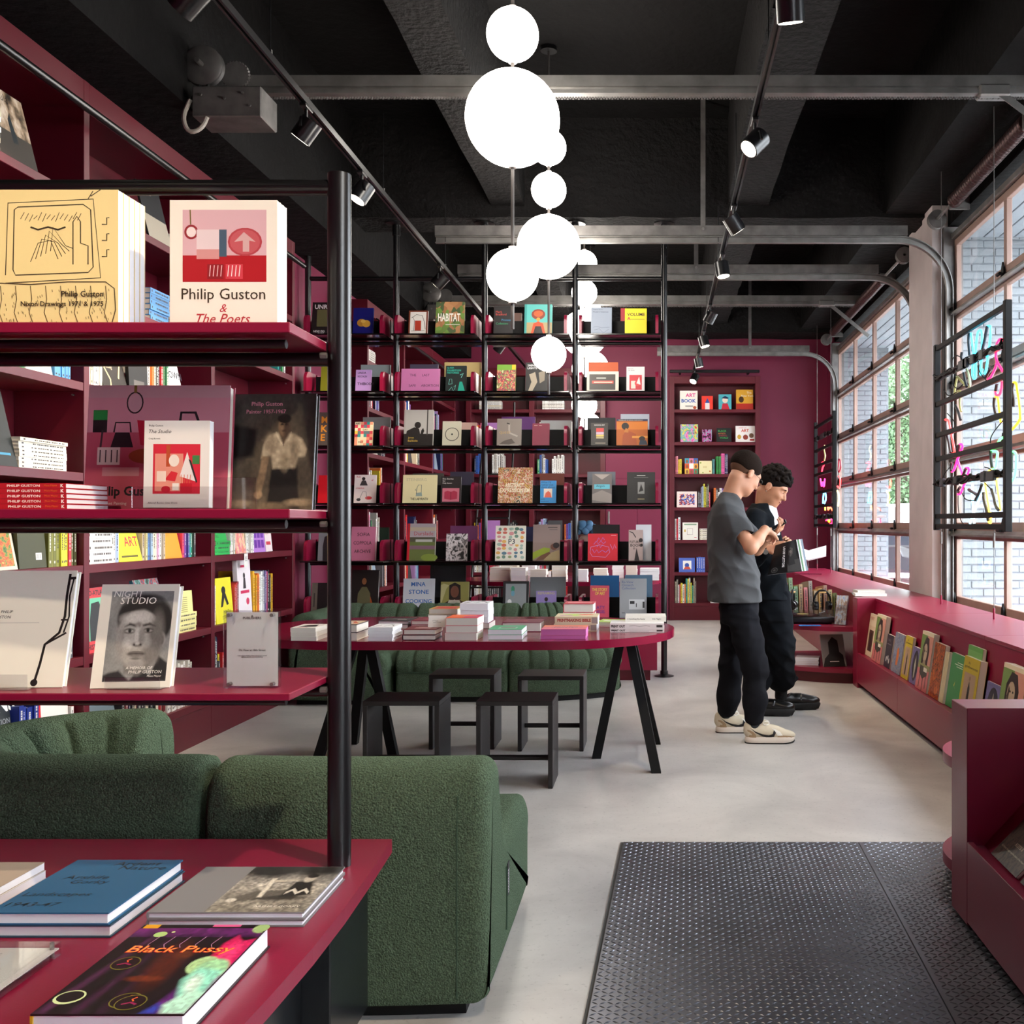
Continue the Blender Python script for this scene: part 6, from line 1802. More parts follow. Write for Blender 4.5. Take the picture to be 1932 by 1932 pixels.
for i in range(8):sk.append(('l',[(.06+.12*i,.28),(.07+.12*i,.18),(.05+.12*i,.08),(.08+.12*i,.0)],.006,'#5a4a30'))
for i in range(90):
 u,v=rr2.uniform(.02,.95),rr2.uniform(.01,.26)
 sk.append(('l',[(u,v),(u+.004,v-.018)],.004,'#5a4a30'))
sk+=[('t','Philip Guston',.885,.185,None,'#2c2216','r',.018,0,.335),('t','Nixon Drawings 1971 & 1975',.885,.115,None,'#2c2216','r',.018,0,.66)]
copies(5,.268,.286,.0225,CREAM,223,2.19,z1,'cream book with a black line drawing of a screen, end of the near top shelf','cream drawing book',sk,'copies of the cream drawing book')
pa=[('r',.12,.335,.90,.92,'#cfa6ae'),('r',.12,.335,.90,.55,'#a8101e'),('e',.20,.74,.065,.06,'#8a1c28'),('e',.20,.74,.045,.042,'#e0d0d0'),('l',[(.19,.92),(.195,.80)],.012,'#6a5a20'),('r',.25,.52,.46,.76,'#d8c4c8'),('r',.25,.52,.46,.60,'#c88a8a'),('r',.46,.54,.53,.76,'#3f5468'),('e',.70,.66,.16,.115,'#a83a44'),('e',.70,.66,.14,.10,'#b8525a'),('p',[(.60,.66),(.69,.74),(.80,.66),(.74,.67),(.74,.58),(.68,.58),(.68,.67)],'#c8a0a0'),('r',.35,.36,.50,.48,'#8a1420'),('r',.52,.36,.68,.48,'#c83a48')]
pa+=[('l',[(.37+.035*i,.38),(.38+.035*i,.47)],.008,'#e0b0b0')for i in range(4)]+[('l',[(.54+.035*i,.38),(.55+.035*i,.47)],.008,'#f0d0d0')for i in range(4)]
pa+=[('t','Philip Guston',.5,.165,None,'#3a2c20','c',.004,0,.78),('t','&',.5,.09,.065,'#b82a34','c',0,.3),('t','The Poets',.5,.0,None,'#b02a34','c',0.004,.35,.5)]
copies(3,.230,.264,.0185,'#e6ded2',523,2.19,z1,'white book with a pink and red still-life picture and serif title, near top shelf','white still-life book',pa,'copies of the white poets book')
for i in range(5):
 X1=(127-VX)/FPX*2.20
 o=book('paperback',['bottom','second','third','fourth','top'][i]+' book of the pile with red spines on the near middle shelf',.235,.165,.0108,'#b01a26',(X1-.1175-i*.0006,2.20,z2+.0005+i*.0112+.0108),(R(-90),0,0),hard=False,group='red paperback pile',pages=M_PAGESW,spine_art=[('r',0,0,1,1,'#b01a26'),('t','PHILIP GUSTON',.46,.25,.5,'#f0e0d8','l',.02,0,.3),('t','Musa Mayer',.80,.25,.5,'#e0682a','l',.0,0,.12),('t','K',.95,.18,.66,'#f0e8e0','l',.05)])
pk=[('r',0,.0,1,.62,'#a8485c'),('r',0,.62,1,.9,'#b87a88'),('r',0,.9,1,1,'#b0848e'),('r',.04,.62,.14,.78,'#1c1a1c'),('r',.04,.72,.14,.80,'#1f7a3a')]
pk+=[('e',.33,.86,.06,.09,'#1c1416'),('e',.33,.86,.05,.078,'#b0848e'),('r',.32,.94,.34,1,'#6a5a20'),('p',[(.17,.5),(.2,.62),(.3,.62),(.33,.5)],'#1c1a1c'),('l',[(.19,.62),(.2,.70),(.3,.70),(.31,.62)],.012,'#1c1a1c'),('p',[(.38,.52),(.35,.72),(.56,.70),(.6,.48)],'#a81830'),('e',.48,.60,.07,.05,'#d8ccc8'),('p',[(.62,.56),(.65,.66),(.8,.66),(.86,.56)],'#1c1a1c'),('l',[(.65,.66),(.66,.78),(.76,.78),(.8,.66)],.02,'#1c1a1c'),('l',[(.1,.5),(.11,.64)],.014,'#3a3034'),('e',.42,.43,.12,.06,'#8a3c20'),('r',.08,.36,.24,.50,'#c8bcb4'),('r',.12,.27,.38,.34,'#b07a84')]
pk+=[('l',[(.10+.04*i,.38),(.10+.04*i,.48)],.008,'#2a2426')for i in range(4)]+[('t','Philip Guston',.06,.09,.10,'#141214','l',.03),('t','A Life Spent Painting',.06,.035,.03,'#d8c8cc')]
Yp2=2.40
X0=(157-VX)/FPX*Yp2
book('art_book','large pink still-life book with heavy black name behind the white book',.335,.297,.03,'#a8485c',(X0+.1675,Yp2,z2+.001),(R(-5),0,0),art=pk)
wb=[('t','Philip Guston',.07,.925,.028,'#2c2824'),('t','The Studio',.07,.855,.042,'#2c2824','l',0,.25),('t','Craig Burnett',.07,.78,.022,'#2c2824'),('r',.14,.16,.86,.73,'#c8283a'),('r',.17,.19,.60,.62,'#d88a78'),('r',.34,.47,.40,.72,'#b04a28'),('e',.46,.54,.08,.07,'#e0d4c8'),('p',[(.55,.36),(.66,.64),(.80,.30)],'#dcd6d2'),('p',[(.68,.56),(.72,.54),(.82,.30),(.80,.28)],'#2a2a2c'),('r',.74,.50,.85,.60,'#3f7a44'),('p',[(.32,.32),(.42,.42),(.52,.40),(.48,.30)],'#c82a34'),('r',.56,.17,.74,.28,'#b81c2c'),('e',.34,.21,.07,.04,'#b81c2c'),('r',.44,.2,.54,.28,'#e4dcd4'),('r',.2,.3,.34,.42,'#e0c8b8')]
wb+=[('l',[(.58+.04*i,.28),(.57+.05*i,.38)],.01,'#c8603a')for i in range(4)]+[('t','Afterall Books: One Work',.07,.045,.022,'#4a4440')]
Yw=2.245
X0=(270-VX)/FPX*Yw
book('paperback','white upright book with red studio picture in a clear holder, near middle shelf',.144,.192,.02,'#dcd8d2',(X0+.072,Yw,z2+.004),(R(-2),0,0),art=wb,hard=False,pages=M_PAGESW)
t=thing('acrylic_book_stand','clear acrylic stand holding the white studio book','book stand',(X0+.09,Yw,z2),group='clear acrylic book stands')
MB().rbox(-.11,.10,-.012,.10,0,.003,.001,1).build('foot_plate',M_ACRYL,t)
MB().rbox(-.11,.10,-.012,-.009,.003,.05,.001,1).build('front_lip',M_ACRYL,t)
MB().rbox(-.07,.12,.10,.103,0,.075,.001,1).build('back_plate',M_ACRYL,t)
dk=[('t','Philip Guston',.33,.885,None,'#c07a8a','l',.012,0,.32),('t','Painter 1957-1967',.28,.83,None,'#c07a8a','l',.012,0,.41)]
Yd=2.435
X0=(402-VX)/FPX*Yd
o=book('art_book','dark grey book with a sepia man in a pale shirt on the near middle shelf',.238,.282,.02,'#3a3a36',(X0+.119,Yd,z2+.001),(R(-6),0,R(-4)),art=dk,pages=M_PAGESW)
SEPIA=[('bg','#2a2824'),('v',0,.2,'#5c5140','#3c362d'),('v',.2,1,'#3a352e','#34322e'),('e',.55,.45,.4,.35,'#4e4639',1.2),('q',[(.02,.42),(.03,.74),(.36,.70),(.34,.46)],'#131210',.04),('n',7,.2),('q',[(.50,.0),(.54,.40),(.82,.40),(.86,.0)],'#161513',.03),('q',[(.42,.44),(.44,.56),(.50,.64),(.60,.67),(.74,.66),(.86,.61),(.92,.52),(.90,.46),(.82,.45),(.80,.36),(.55,.35),(.53,.47)],'#a5967d',.025),('q',[(.43,.46),(.41,.34),(.37,.20),(.38,.14),(.43,.13),(.46,.22),(.51,.45)],'#7d6850',.02),('e',.52,.56,.06,.08,'#8a7c66',.9),('e',.78,.50,.05,.12,'#7c6f5b',.9),('e',.68,.42,.05,.08,'#83765f',1),('q',[(.60,.67),(.66,.55),(.71,.67)],'#4c3f32',.02),('q',[(.57,.67),(.60,.60),(.65,.56)],'#c2b499',.015),('q',[(.74,.67),(.72,.60),(.67,.56)],'#b5a78d',.015),('e',.655,.715,.062,.085,'#6d5844',.25),('e',.69,.70,.035,.08,'#40342a',.8),('e',.66,.785,.075,.04,'#120f0d',.3),('e',.635,.735,.02,.008,'#2a211b',.6),('e',.68,.735,.018,.008,'#231b16',.6),('e',.66,.68,.025,.008,'#3d2c23',.6),('e',.405,.125,.045,.035,'#8c745a',.4),('e',.2,.05,.16,.03,'#8a7a60',.8),('e',.55,.03,.2,.03,'#6a5c48',.8),('e',.85,.06,.14,.03,'#84745c',.8),('n',30,.25),('n',60,.12)]
picture(o,raster(SEPIA,90,110),(.06-.5)*.238,.499*.238,.002,.281)
ld=[('t','PHILIP',.50,.63,.025,'#2c2a28','l',.01,.2),('t','GUSTON',.455,.585,.025,'#2c2a28','l',.01,.2),('r',.5,.545,.78,.55,'#b8b4aa')]
ld+=[('l',[(.955,.97),(.95,.78),(.955,.60),(.93,.46),(.84,.36),(.825,.2),(.80,.03)],.018,'#1a1816'),('l',[(.955,.93),(1.0,.935)],.02,'#1a1816'),('l',[(.985,.93),(.97,.78),(.985,.6),(.96,.46)],.012,'#1a1816'),('l',[(.93,.57),(.985,.57)],.012,'#1a1816'),('l',[(.84,.36),(.98,.46)],.014,'#1a1816'),('e',.80,.04,.025,.03,'#1a1816')]
Yl=2.235
X1=(112-VX)/FPX*Yl
book('art_book','large white book with a black ladder drawing leaning on the near lower shelf',.305,.262,.02,'#e0dccc',(X1-.1525,Yl,z3+.001),(R(-15),0,R(4)),art=ld,pages=M_PAGESW)
t=thing('acrylic_book_stand','clear acrylic stand under the white ladder book','book stand',(X1-.1,Yl-.03,z3),group='clear acrylic book stands')
MB().rbox(-.12,.05,-.004,.05,0,.0025,.001,1).build('foot_plate',M_ACRYL,t)
MB().rbox(-.12,.05,-.004,-.001,.0025,.035,.001,1).build('front_lip',M_ACRYL,t)
ns=[('t','NIGHT',.17,.875,None,'#e0dcd4','l',.0,.12,.38),('t','STUDIO',.26,.805,None,'#e0dcd4','l',.0,.12,.46),('t','A MEMOIR OF',.42,.175,None,'#e0dcd4','l',0,.12,.34),('t','PHILIP GUSTON',.46,.135,None,'#e0dcd4','l',0,.12,.42),('t','Musa Mayer',.70,.095,None,'#d8d4cc','l',0,.12,.18)]
Yn=2.235
X0=(173-VX)/FPX*Yn
o=book('paperback','white-bordered book with a grey portrait of a young man, near lower shelf',.166,.232,.026,'#ddd8ca',(X0+.083,Yn,z3+.001),(R(-16),0,R(6)),art=ns,pages=M_PAGESW)
PORTRAIT=[('bg','#8d8d89'),('v',0,1,'#858581','#7a7a78'),('n',5,.12),('q',[(0,0),(0,.07),(.10,.10),(.24,.12),(.40,.02),(.42,0)],'#2b2b2b',.03),('q',[(.42,0),(.58,.16),(.74,.06),(.85,.28),(1,.20),(1,0)],'#262626',.03),('q',[(.33,.10),(.30,.26),(.74,.30),(.72,.14),(.54,.06)],'#6b6762',.05),('e',.56,.80,.36,.17,'#1d1c1c',.25),('e',.88,.66,.13,.19,'#1d1c1c',.3),('e',.25,.70,.12,.16,'#232222',.3),('e',.40,.90,.12,.06,'#343332',.6),('e',.70,.90,.14,.05,'#3a3938',.6),('e',.87,.455,.06,.085,'#9c9892',.4),('e',.88,.45,.03,.05,'#5c5854',.6),('e',.49,.50,.33,.30,'#a39f99',.12),('e',.49,.33,.26,.19,'#9a968f',.25),('q',[(.18,.68),(.20,.82),(.46,.90),(.80,.86),(.86,.64),(.80,.62),(.76,.74),(.55,.80),(.34,.77),(.25,.66)],'#1b1a1a',.04),('e',.78,.50,.12,.26,'#6a6661',.7),('e',.70,.30,.12,.12,'#716d68',.8),('e',.22,.46,.08,.2,'#8a8681',.9),('e',.44,.70,.22,.06,'#b4b0aa',.9),('e',.36,.42,.09,.06,'#b0aca6',.9),('e',.62,.43,.08,.06,'#98948e',.9),('q',[(.26,.60),(.34,.645),(.45,.625),(.44,.60),(.34,.615)],'#2a2826',.025),('q',[(.54,.625),(.66,.645),(.76,.605),(.66,.617),(.55,.60)],'#2a2826',.025),('e',.48,.625,.05,.03,'#7e7a75',.9),('e',.345,.555,.085,.032,'#5c5853',.6),('e',.645,.56,.085,.032,'#54504c',.6),('e',.345,.556,.065,.018,'#a8a49f',.5),('e',.645,.56,.065,.018,'#908c87',.5),('e',.35,.557,.026,.022,'#161514',.4),('e',.64,.561,.026,.022,'#161514',.4),('q',[(.27,.562),(.34,.58),(.42,.562),(.34,.57)],'#262422',.014),('q',[(.57,.567),(.64,.583),(.72,.565),(.64,.573)],'#262422',.014),('e',.55,.50,.05,.10,'#84807b',.9),('e',.47,.48,.03,.10,'#b6b2ac',.9),('e',.49,.405,.075,.028,'#6e6a65',.7),('e',.445,.402,.018,.011,'#2c2a28',.5),('e',.545,.402,.018,.011,'#2c2a28',.5),('e',.49,.42,.035,.02,'#b2aea8',.8),('e',.49,.30,.14,.022,'#4c4743',.5),('e',.49,.318,.12,.014,'#5f5a56',.5),('e',.49,.282,.10,.018,'#75706b',.7),('q',[(.36,.302),(.49,.308),(.62,.302),(.49,.298)],'#211f1d',.01),('e',.49,.25,.08,.014,'#6c6863',.9),('e',.49,.19,.10,.03,'#8d8984',.9),('n',60,.10),('n',24,.06)]
picture(o,raster(PORTRAIT,100,130),(.14-.5)*.166,(.94-.5)*.166,.06*.232,.93*.232)
t=thing('acrylic_book_stand','clear acrylic stand under the grey portrait book','book stand',(X0+.09,Yn-.02,z3),group='clear acrylic book stands')
MB().rbox(-.05,.07,-.004,.06,0,.0025,.001,1).build('foot_plate',M_ACRYL,t)
MB().rbox(-.05,.07,-.004,-.001,.0025,.028,.001,1).build('front_lip',M_ACRYL,t)
def acrylic_sign(label,w,h,loc,rot,lines):
 t=thing('acrylic_sign',label,'sign',loc,rot=rot,group='clear acrylic sign blocks')
 MB().rbox(-w/2,w/2,0,.011,0,h,.001,1).build('front_sheet',M_ACRYL,t)
 MB().rbox(-w/2,w/2,.0135,.025,0,h,.001,1).build('back_sheet',M_ACRYL,t)
 MB().box(-w/2+.003,w/2-.003,.0115,.013,.003,h-.003).build('paper',M_PAPER,t)
 pt=MB()
 for s,v,ww in lines:put_text(pt,s,0,v*h,w=ww*w,col='#2e2b28',bold=.008,y=.0111,align='c')
 draw(pt,[('e',.0,.93,.02,.015,'#8a8680')],w,h,y0=.0112)
 pt.build('print',M_PRINT,t)
 for sx in(-1,1):
  for z in(.05,.95):
   MB().cyl((sx*(w/2-.012),-.002,z*h),(sx*(w/2-.012),.026,z*h),.004,n=12).build('magnet',M_STEEL,t)
 return t
Ys=2.235
X0=(421-VX)/FPX*Ys
acrylic_sign('upright clear acrylic sign with a short printed notice on the near lower shelf',.118,.168,(X0+.059,Ys,z3+.0005),(0,0,0),[('On View at 18th Street',.475,.50),('Learn about exhibits of this artist at our second',.41,.54),('gallery and in our bookshop',.385,.4),('PUBLISHERS',.89,.34)])
zd=ZD+.0005
def flat(label,name,X0,X1,Y0,Y1,z,t,cover,art=None,tex=None,rz=0,grp=None,pages=None,spine_art=None,hard=True,spine=None):
 return book(name,label,X1-X0,Y1-Y0,t,cover,((X0+X1)/2,Y0,z+t),(R(-90),0,rz),art=art,texture=tex,group=grp,pages=pages,spine_art=spine_art,hard=hard,spine=spine)
flat('lower of two blue landscape books on the desk','art_book',-1.304,-1.066,1.995,2.308,zd,.0245,'#2a4a5c',grp='blue landscape books',pages=M_PAGESW)
flat('upper of two blue books with dark sans lettering on the desk','art_book',-1.306,-1.069,1.993,2.306,zd+.0252,.0245,'#24587e',art=[('t','Ardent',.42,.875,None,'#0a1c2a','l',.005,.1,.43),('t','Nature',.52,.79,None,'#0a1c2a','l',.005,.1,.43),('t','Arshile',.16,.60,None,'#0a1c2a','l',.005,.1,.40),('t','Gorky',.28,.49,None,'#0a1c2a','l',.005,.1,.34),('t','Landscapes',.05,.26,None,'#0a1c2a','l',.005,.1,.58),('t','1943-47',.05,.10,None,'#0a1c2a','l',.005,.1,.44)],grp='blue landscape books',pages=M_PAGESW)
gk=[('t','ARSHILE GORKY',.64,.10,None,'#e4e0d8','l',.0,0,.30)]
flat('lower of two grey landscape-format books beside the shelf pole','art_book',-1.022,-.708,2.048,2.320,zd,.0145,'#6a686a',grp='grey landscape-format books',pages=M_PAGESW)
o=flat('upper grey book with a garden photograph beside the shelf pole','art_book',-1.022,-.708,2.048,2.320,zd+.015,.0145,'#7c7b7d',art=gk,grp='grey landscape-format books',pages=M_PAGESW)
GARDEN=[('bg','#8f8a80'),('v',0,.6,'#7d776b','#a39d92'),('v',.6,1,'#8f8a82','#4a4844'),('n',40,.45),('n',14,.25),('e',.25,.92,.3,.16,'#22211f',.6),('e',.8,.95,.4,.14,'#2a2927',.6),('n',22,.4),('e',.55,.30,.35,.06,'#3a3732',.8),('q',[(.12,.26),(.30,.44),(.62,.46),(.66,.36),(.40,.30),(.2,.20)],'#5b574f',.03),('e',.14,.24,.05,.04,'#cfc9bd',.5),('q',[(.60,.30),(.62,.64),(.80,.66),(.90,.36)],'#262523',.03),('q',[(.62,.42),(.68,.50),(.74,.42),(.80,.50),(.86,.42),(.86,.37),(.80,.44),(.74,.36),(.68,.44),(.62,.36)],'#d2ccc0',.012),('e',.74,.72,.06,.09,'#bdb5a7',.4),('e',.75,.78,.065,.05,'#262422',.4),('q',[(.34,.68),(.64,.70),(.64,.66),(.34,.62)],'#b0a899',.02),('q',[(.33,.72),(.38,.72),(.42,.30),(.37,.30)],'#d0c8b9',.02),('n',60,.2)]
picture(o,raster(GARDEN,110,90,3),(.36-.5)*.314,.499*.314,.001,.271)
bp=[('r',.02,.95,.14,1,'#d89a1c'),('r',.56,.97,.78,1,'#d85a90'),('e',.22,.87,.05,.035,'#a8c878'),('e',.30,.90,.014,.01,'#c8d890')]
for cx,cy in((.22,.52),(.52,.13),(.57,.11)):
 bp+=[('e',cx,cy,.10,.075,'#6a6420'),('e',cx,cy,.092,.068,'#1a0a12'),('l',[(cx-.05,cy-.02),(cx,cy),(cx+.05,cy-.02)],.02,'#8a1a4a'),('l',[(cx+.01,cy+.05),(cx-.01,cy+.03),(cx+.01,cy+.01)],.012,'#d85a2a')]
bp+=[('e',.12,.16,.10,.07,'#c8d8a0'),('e',.12,.165,.085,.055,'#140a10'),('e',.97,.95,.05,.05,'#9ab878')]
for i in range(5):bp.append(('l',[(.24+.12*i,.84),(.22+.12*i,.74),(.25+.12*i,.70)],.005,'#c08ab0'))
bp+=[('t','Black Pussy',.115,.615,None,'#c8281c','l',.03,.12,.80),('t','Black Pussy',.12,.62,None,'#ff9a4a','l',.0,.12,.79)]
o=flat('black and magenta book with glowing orange script at the desk front','art_book',-.977,-.738,1.594,1.95,zd,.043,'#170a12',art=bp,pages=M_PAGESW,spine='#c89a1c')
NIGHT=[('bg','#120910'),('v',.84,.95,'#3a1440','#6a1f6a'),('n',30,.5),('q',[(.02,.0),(.17,.82),(.20,.82),(.08,.0)],'#4a1f44',.05),('q',[(.24,.0),(.33,.78),(.35,.78),(.30,.0)],'#3c1836',.05),('q',[(.42,.0),(.44,.70),(.46,.70),(.47,.0)],'#32142e',.04),('e',.52,.5,.10,.24,'#4a1a10',.9,10),('e',.48,.35,.12,.03,'#6a2a14',.8),('e',.58,.62,.06,.05,'#5a2a18',.8),('q',[(.74,.0),(.80,.34),(.84,.74),(1,.80),(1,.0)],'#5a1a70',.05),('q',[(.84,.0),(.88,.5),(1,.6),(1,.0)],'#9a1f86',.06),('q',[(.79,.46),(.79,.76),(.84,.86),(.91,.78),(1,.82),(1,.46)],'#d01a5c',.03),('e',.90,.62,.06,.14,'#f03a78',.8),('e',.79,.50,.10,.10,'#a8cc90',.15),('e',.88,.44,.12,.13,'#9ed4a2',.2),('q',[(.75,.34),(.80,.47),(.98,.44),(1,.15),(.88,.09),(.82,.19)],'#8fdcc4',.04),('q',[(.80,.08),(.90,.25),(1,.2),(1,.0),(.84,.0)],'#b4e6cf',.04),('e',.86,.30,.05,.09,'#d8f4e4',.9,20),('q',[(.70,.0),(.76,.10),(.80,.06),(.80,.0)],'#2a3aa0',.04),('e',.97,.95,.07,.06,'#a4c080',.2),('e',.99,.95,.05,.045,'#16101a',.2),('n',50,.3)]
picture(o,raster(NIGHT,80,110,5),-.499*.239,.499*.239,.001,.355)
flat('small grey paperback at the edge behind the blue books','paperback',-1.62,-1.392,2.14,2.33,zd,.018,'#d0ccc8',hard=False,grp='small paperbacks on the desk',pages=M_PAGESW)
flat('small tan paperback on top of the grey one at the edge','paperback',-1.62,-1.395,2.14,2.33,zd+.0185,.018,'#a89888',hard=False,grp='small paperbacks on the desk',pages=M_PAGESW)
acrylic_sign('clear acrylic sign lying flat at the lower edge of the desk',.26,.2,(-1.245,1.715,ZD+.0265),(R(-90),0,0),[('Hauser & Wirth Publishers, New York',.5,.6),('PUBLISHERS',.80,.3)])
ZTB=.7505
def pile(x0,x1,yb,depth,specs,what,z=ZTB,D=None,rz=0.0,Yfix=None,grp='book piles on the oval table',wscale=1.0):
 0
 Y=Yfix or(EYE-z)*FPX/(yb-VY)
 X0,X1=(x0-VX)/FPX*Y,(x1-VX)/FPX*Y
 n=len(specs)
 zz=z
 names={1:['only'],2:['lower','upper'],3:['bottom','middle','top'],4:['bottom','second','third','top'],5:['bottom','second','third','fourth','top']}[n]
 for i,sp in enumerate(specs):
  t,cover=sp[0],sp[1]
  pages=sp[2]if len(sp)>2 and sp[2]else M_PAGES
  art=sp[3]if len(sp)>3 else None
  spa=sp[4]if len(sp)>4 else None
  hard=sp[5]if len(sp)>5 else False
  jx=rngb.uniform(-.004,.004)
  lab=('%s book of %s'%(names[i],what))if n>1 else what
  book('table_book',lab,(X1-X0)*wscale,depth,t,cover,((X0+X1)/2+jx,Y+rngb.uniform(0,.004),zz+t),(R(-90),0,rz+R(rngb.uniform(-1,1))),art=art,hard=hard,group=grp,pages=pages,spine_art=spa,cat='book')
  zz+=t+.0005
 return zz
blk=[('p',[(.2,.2),(.3,.7),(.7,.8),(.85,.3)],'#1c1c1c'),('r',.2,.08,.6,.14,'#d0402a')]
pile(549,597,1209,.20,[(.021,'#e2ddd2'),(.021,'#e6e1d6'),(.021,'#e8e4da',None,blk)],'the cream pile left of the black pole on the oval table')
pile(632,674,1209,.21,[(.038,'#e0d8c8',None,None,None,True),(.042,'#3a2a30',None,[('r',.05,.05,.95,.95,'#d8c8a8'),('p',[(.1,.2),(.5,.8),(.9,.3)],'#c8502a'),('e',.4,.4,.2,.2,'#e0e0d8')],None,True)],'the thick pile just past the black pole on the oval table')
inkart=[('l',[(.1,.2),(.3,.6),(.5,.3),(.7,.7),(.9,.35)],.08,'#1c1c1c'),('l',[(.2,.8),(.6,.85),(.8,.7)],.05,'#1c1c1c')]
pile(695,741,1209.5,.19,[(.016,'#dcdce2',M_PAGESW),(.016,'#e4e4e8',M_PAGESW),(.016,'#dcdce2',M_PAGESW),(.018,'#ececee',M_PAGESW,inkart)],'the white pile with black brush strokes on the oval table')
pile(760,821,1208,.19,[(.026,'#1d1416',None,None,None,True),(.027,'#6a2028',None,[('r',.25,.3,.75,.55,'#c8a0a0'),('r',.3,.62,.7,.68,'#c88a8a')],None,True)],'the dark red hardback pile at the oval table front edge')
pile(840,900,1208,.18,[(.036,'#e4dccb',None),(.036,'#c84a6a',None),(.038,'#d84a3a',None,[('r',0,0,.5,1,'#e0602a'),('r',.5,.1,1,.9,'#c83a6a'),('r',.2,.55,.85,.75,'#e8805a')])],'the pile topped by an orange and pink cover')
pile(712,770,1186,.2,[(.02,'#d8d4cc',M_PAGESW),(.022,'#3a3a3c',M_PAGESW,[('r',.5,.4,.8,.5,'#d8d4cc'),('r',.3,.6,.7,.65,'#8a8a8a')],None,True)],'the charcoal pile behind the white brush-stroke pile')
pile(775,822,1187,.2,[(.022,'#c8a0a8',M_PAGES),(.024,'#8a3a48',M_PAGES,None,None,True)],'the dusty rose pile behind the tent card')
pile(808,862,1178,.2,[(.028,'#d8a05a'),(.03,'#3a3a40'),(.03,'#d8b05a',None,[('r',.1,.1,.9,.9,'#c85a4a'),('r',.2,.25,.85,.6,'#c81f2a')])],'the yellow-edged pile with a red title band')
pile(869,922,1186,.2,[(.03,'#6f1a2c',M_PAGES),(.035,'#e4e0e2',M_PAGESW),(.035,'#e4e0e2',M_PAGESW),(.037,'#ececee',M_PAGESW,inkart+[('l',[(.15,.5),(.45,.55),(.85,.55)],.06,'#1c1c1c')])],'the tallest white pile with black ink marks on the oval table')
pile(947,1020,1192,.2,[(.05,'#6a0f30',M_PAGES,[('l',[(.4,.5),(.5,.65),(.6,.5),(.5,.4)],.03,'#c83a4a')],None,True)],'thick plum box book with a faint red ornament on the oval table')
pile(922,986,1207,.22,[(.024,'#9cc8a8',M_PAGESW),(.026,'#2f9a68',M_PAGESW,[('r',.25,.25,.8,.6,'#8ab09a'),('r',.3,.32,.75,.42,'#5a3a3a'),('r',.3,.46,.75,.55,'#5a3a3a')])],'the bright green pile at the oval table front edge')
pile(1020,1105,1206,.2,[(.018,'#b85a9a',mat('pink_pages','#c868a8',.7)),(.032,'#d8607a',mat('pink_pages','#c868a8',.7),[('r',0,.5,1,1,'#e0704a'),('r',.2,.3,.9,.62,'#c85a6a'),('t','PRINTER',.25,.38,.2,'#6a2a3a','l',.02,.2,.55)])],'the hot pink pile with pink page edges')
spb=[('r',0,0,1,1,'#d8c8a8'),('t','PRINTMAKING BIBLE',.06,.3,.42,'#a8302c','l',.04,0,.78),('r',.86,.1,1,.9,'#9a8a84')]
pile(1046,1127,1191,.2,[(.038,'#d8c8a8',M_PAGESW,None,spb),(.04,'#d8c8a0',M_PAGESW,[('e',.4,.5,.2,.25,'#a8c83a'),('e',.7,.6,.18,.2,'#d8602a'),('r',.1,.2,.4,.4,'#c890a0')],spb)],'the multicoloured thick pile with red spine capitals')
pile(1063,1120,1176,.2,[(.055,'#b03a48',M_PAGES),(.006,'#e8c8b0'),(.052,'#c83a4a',M_PAGES,[('r',.1,.35,.9,.6,'#e08a8a')],None,True)],'the red-covered thick pile behind the printed spine pile')
zz=pile(1150,1252,1193,.2,[(.019,'#d6d4d2',M_PAGESW,None,[('r',0,0,1,1,'#d6d4d2'),('t','PRINT OUT',.02,.25,.5,'#1c1c1c','l',.05,0,.26),('r',.36,.3,.72,.42,'#9a9896'),('r',.86,.25,.97,.7,'#3a3836')]),(.028,'#dedcda',M_PAGESW,None,[('r',0,0,1,1,'#dedcda'),('t','PRINT OUT',.02,.2,.5,'#1c1c1c','l',.05,0,.26),('l',[(.36,.5),(.45,.6),(.55,.4),(.66,.6),(.74,.45)],.008,'#8a8886'),('r',.86,.25,.97,.7,'#3a3836')])],'the white pile with black spine words at the rounded table end')
pile(1179,1256,1172,.18,[(.028,'#dcd8d0',M_PAGESW,None,[('r',0,0,1,1,'#dcd8d0'),('t','A Something Else Reader',.05,.3,.36,'#3a3632','l',.01,0,.44),('t','Dick Higgins',.66,.3,.36,'#3a3632','l',.01,0,.22)])],'off-white book with two small names on its spine, on the white spine pile',z=zz,Yfix=5.55)
pile(1122,1172,1183,.18,[(.008,'#d8607a',M_PAGES),(.01,'#e0d8d8',M_PAGES,[('r',.1,.2,.9,.5,'#e07a9a')]),(.008,'#a8c84a',M_PAGES,[('r',.2,.3,.8,.6,'#e8e4d8')])],'the thin pink and green leaflets near the table end',rz=R(-12))
t=thing('tent_card','small folded white card with a handwritten note on the dark red hardbacks','card',(-1.12,5.22,ZTB+.054))
for s in(-1,1):
 MB().add([(-.045,s*.022,0),(.045,s*.022,0),(.045,0,.055),(-.045,0,.055),(-.045,s*.0235,0),(.045,s*.0235,0),(.045,s*.0015,.056),(-.045,s*.0015,.056)],[(0,1,2,3),(7,6,5,4),(0,4,5,1),(1,5,6,2),(2,6,7,3),(3,7,4,0)]).build('flap',M_PAPER,t)
wr=MB();draw(wr,[('l',[(-.025,.03),(-.015,.034),(-.005,.03),(.005,.033)],.0012,'#5a5650'),('l',[(-.02,.022),(0,.026),(.02,.022)],.0012,'#5a5650')],1,1,y0=0)
wr.v=[(p[0],-.0245+(p[2])*.4-.0005,p[2])for p in wr.v];wr.build('handwriting',M_PRINT,t)
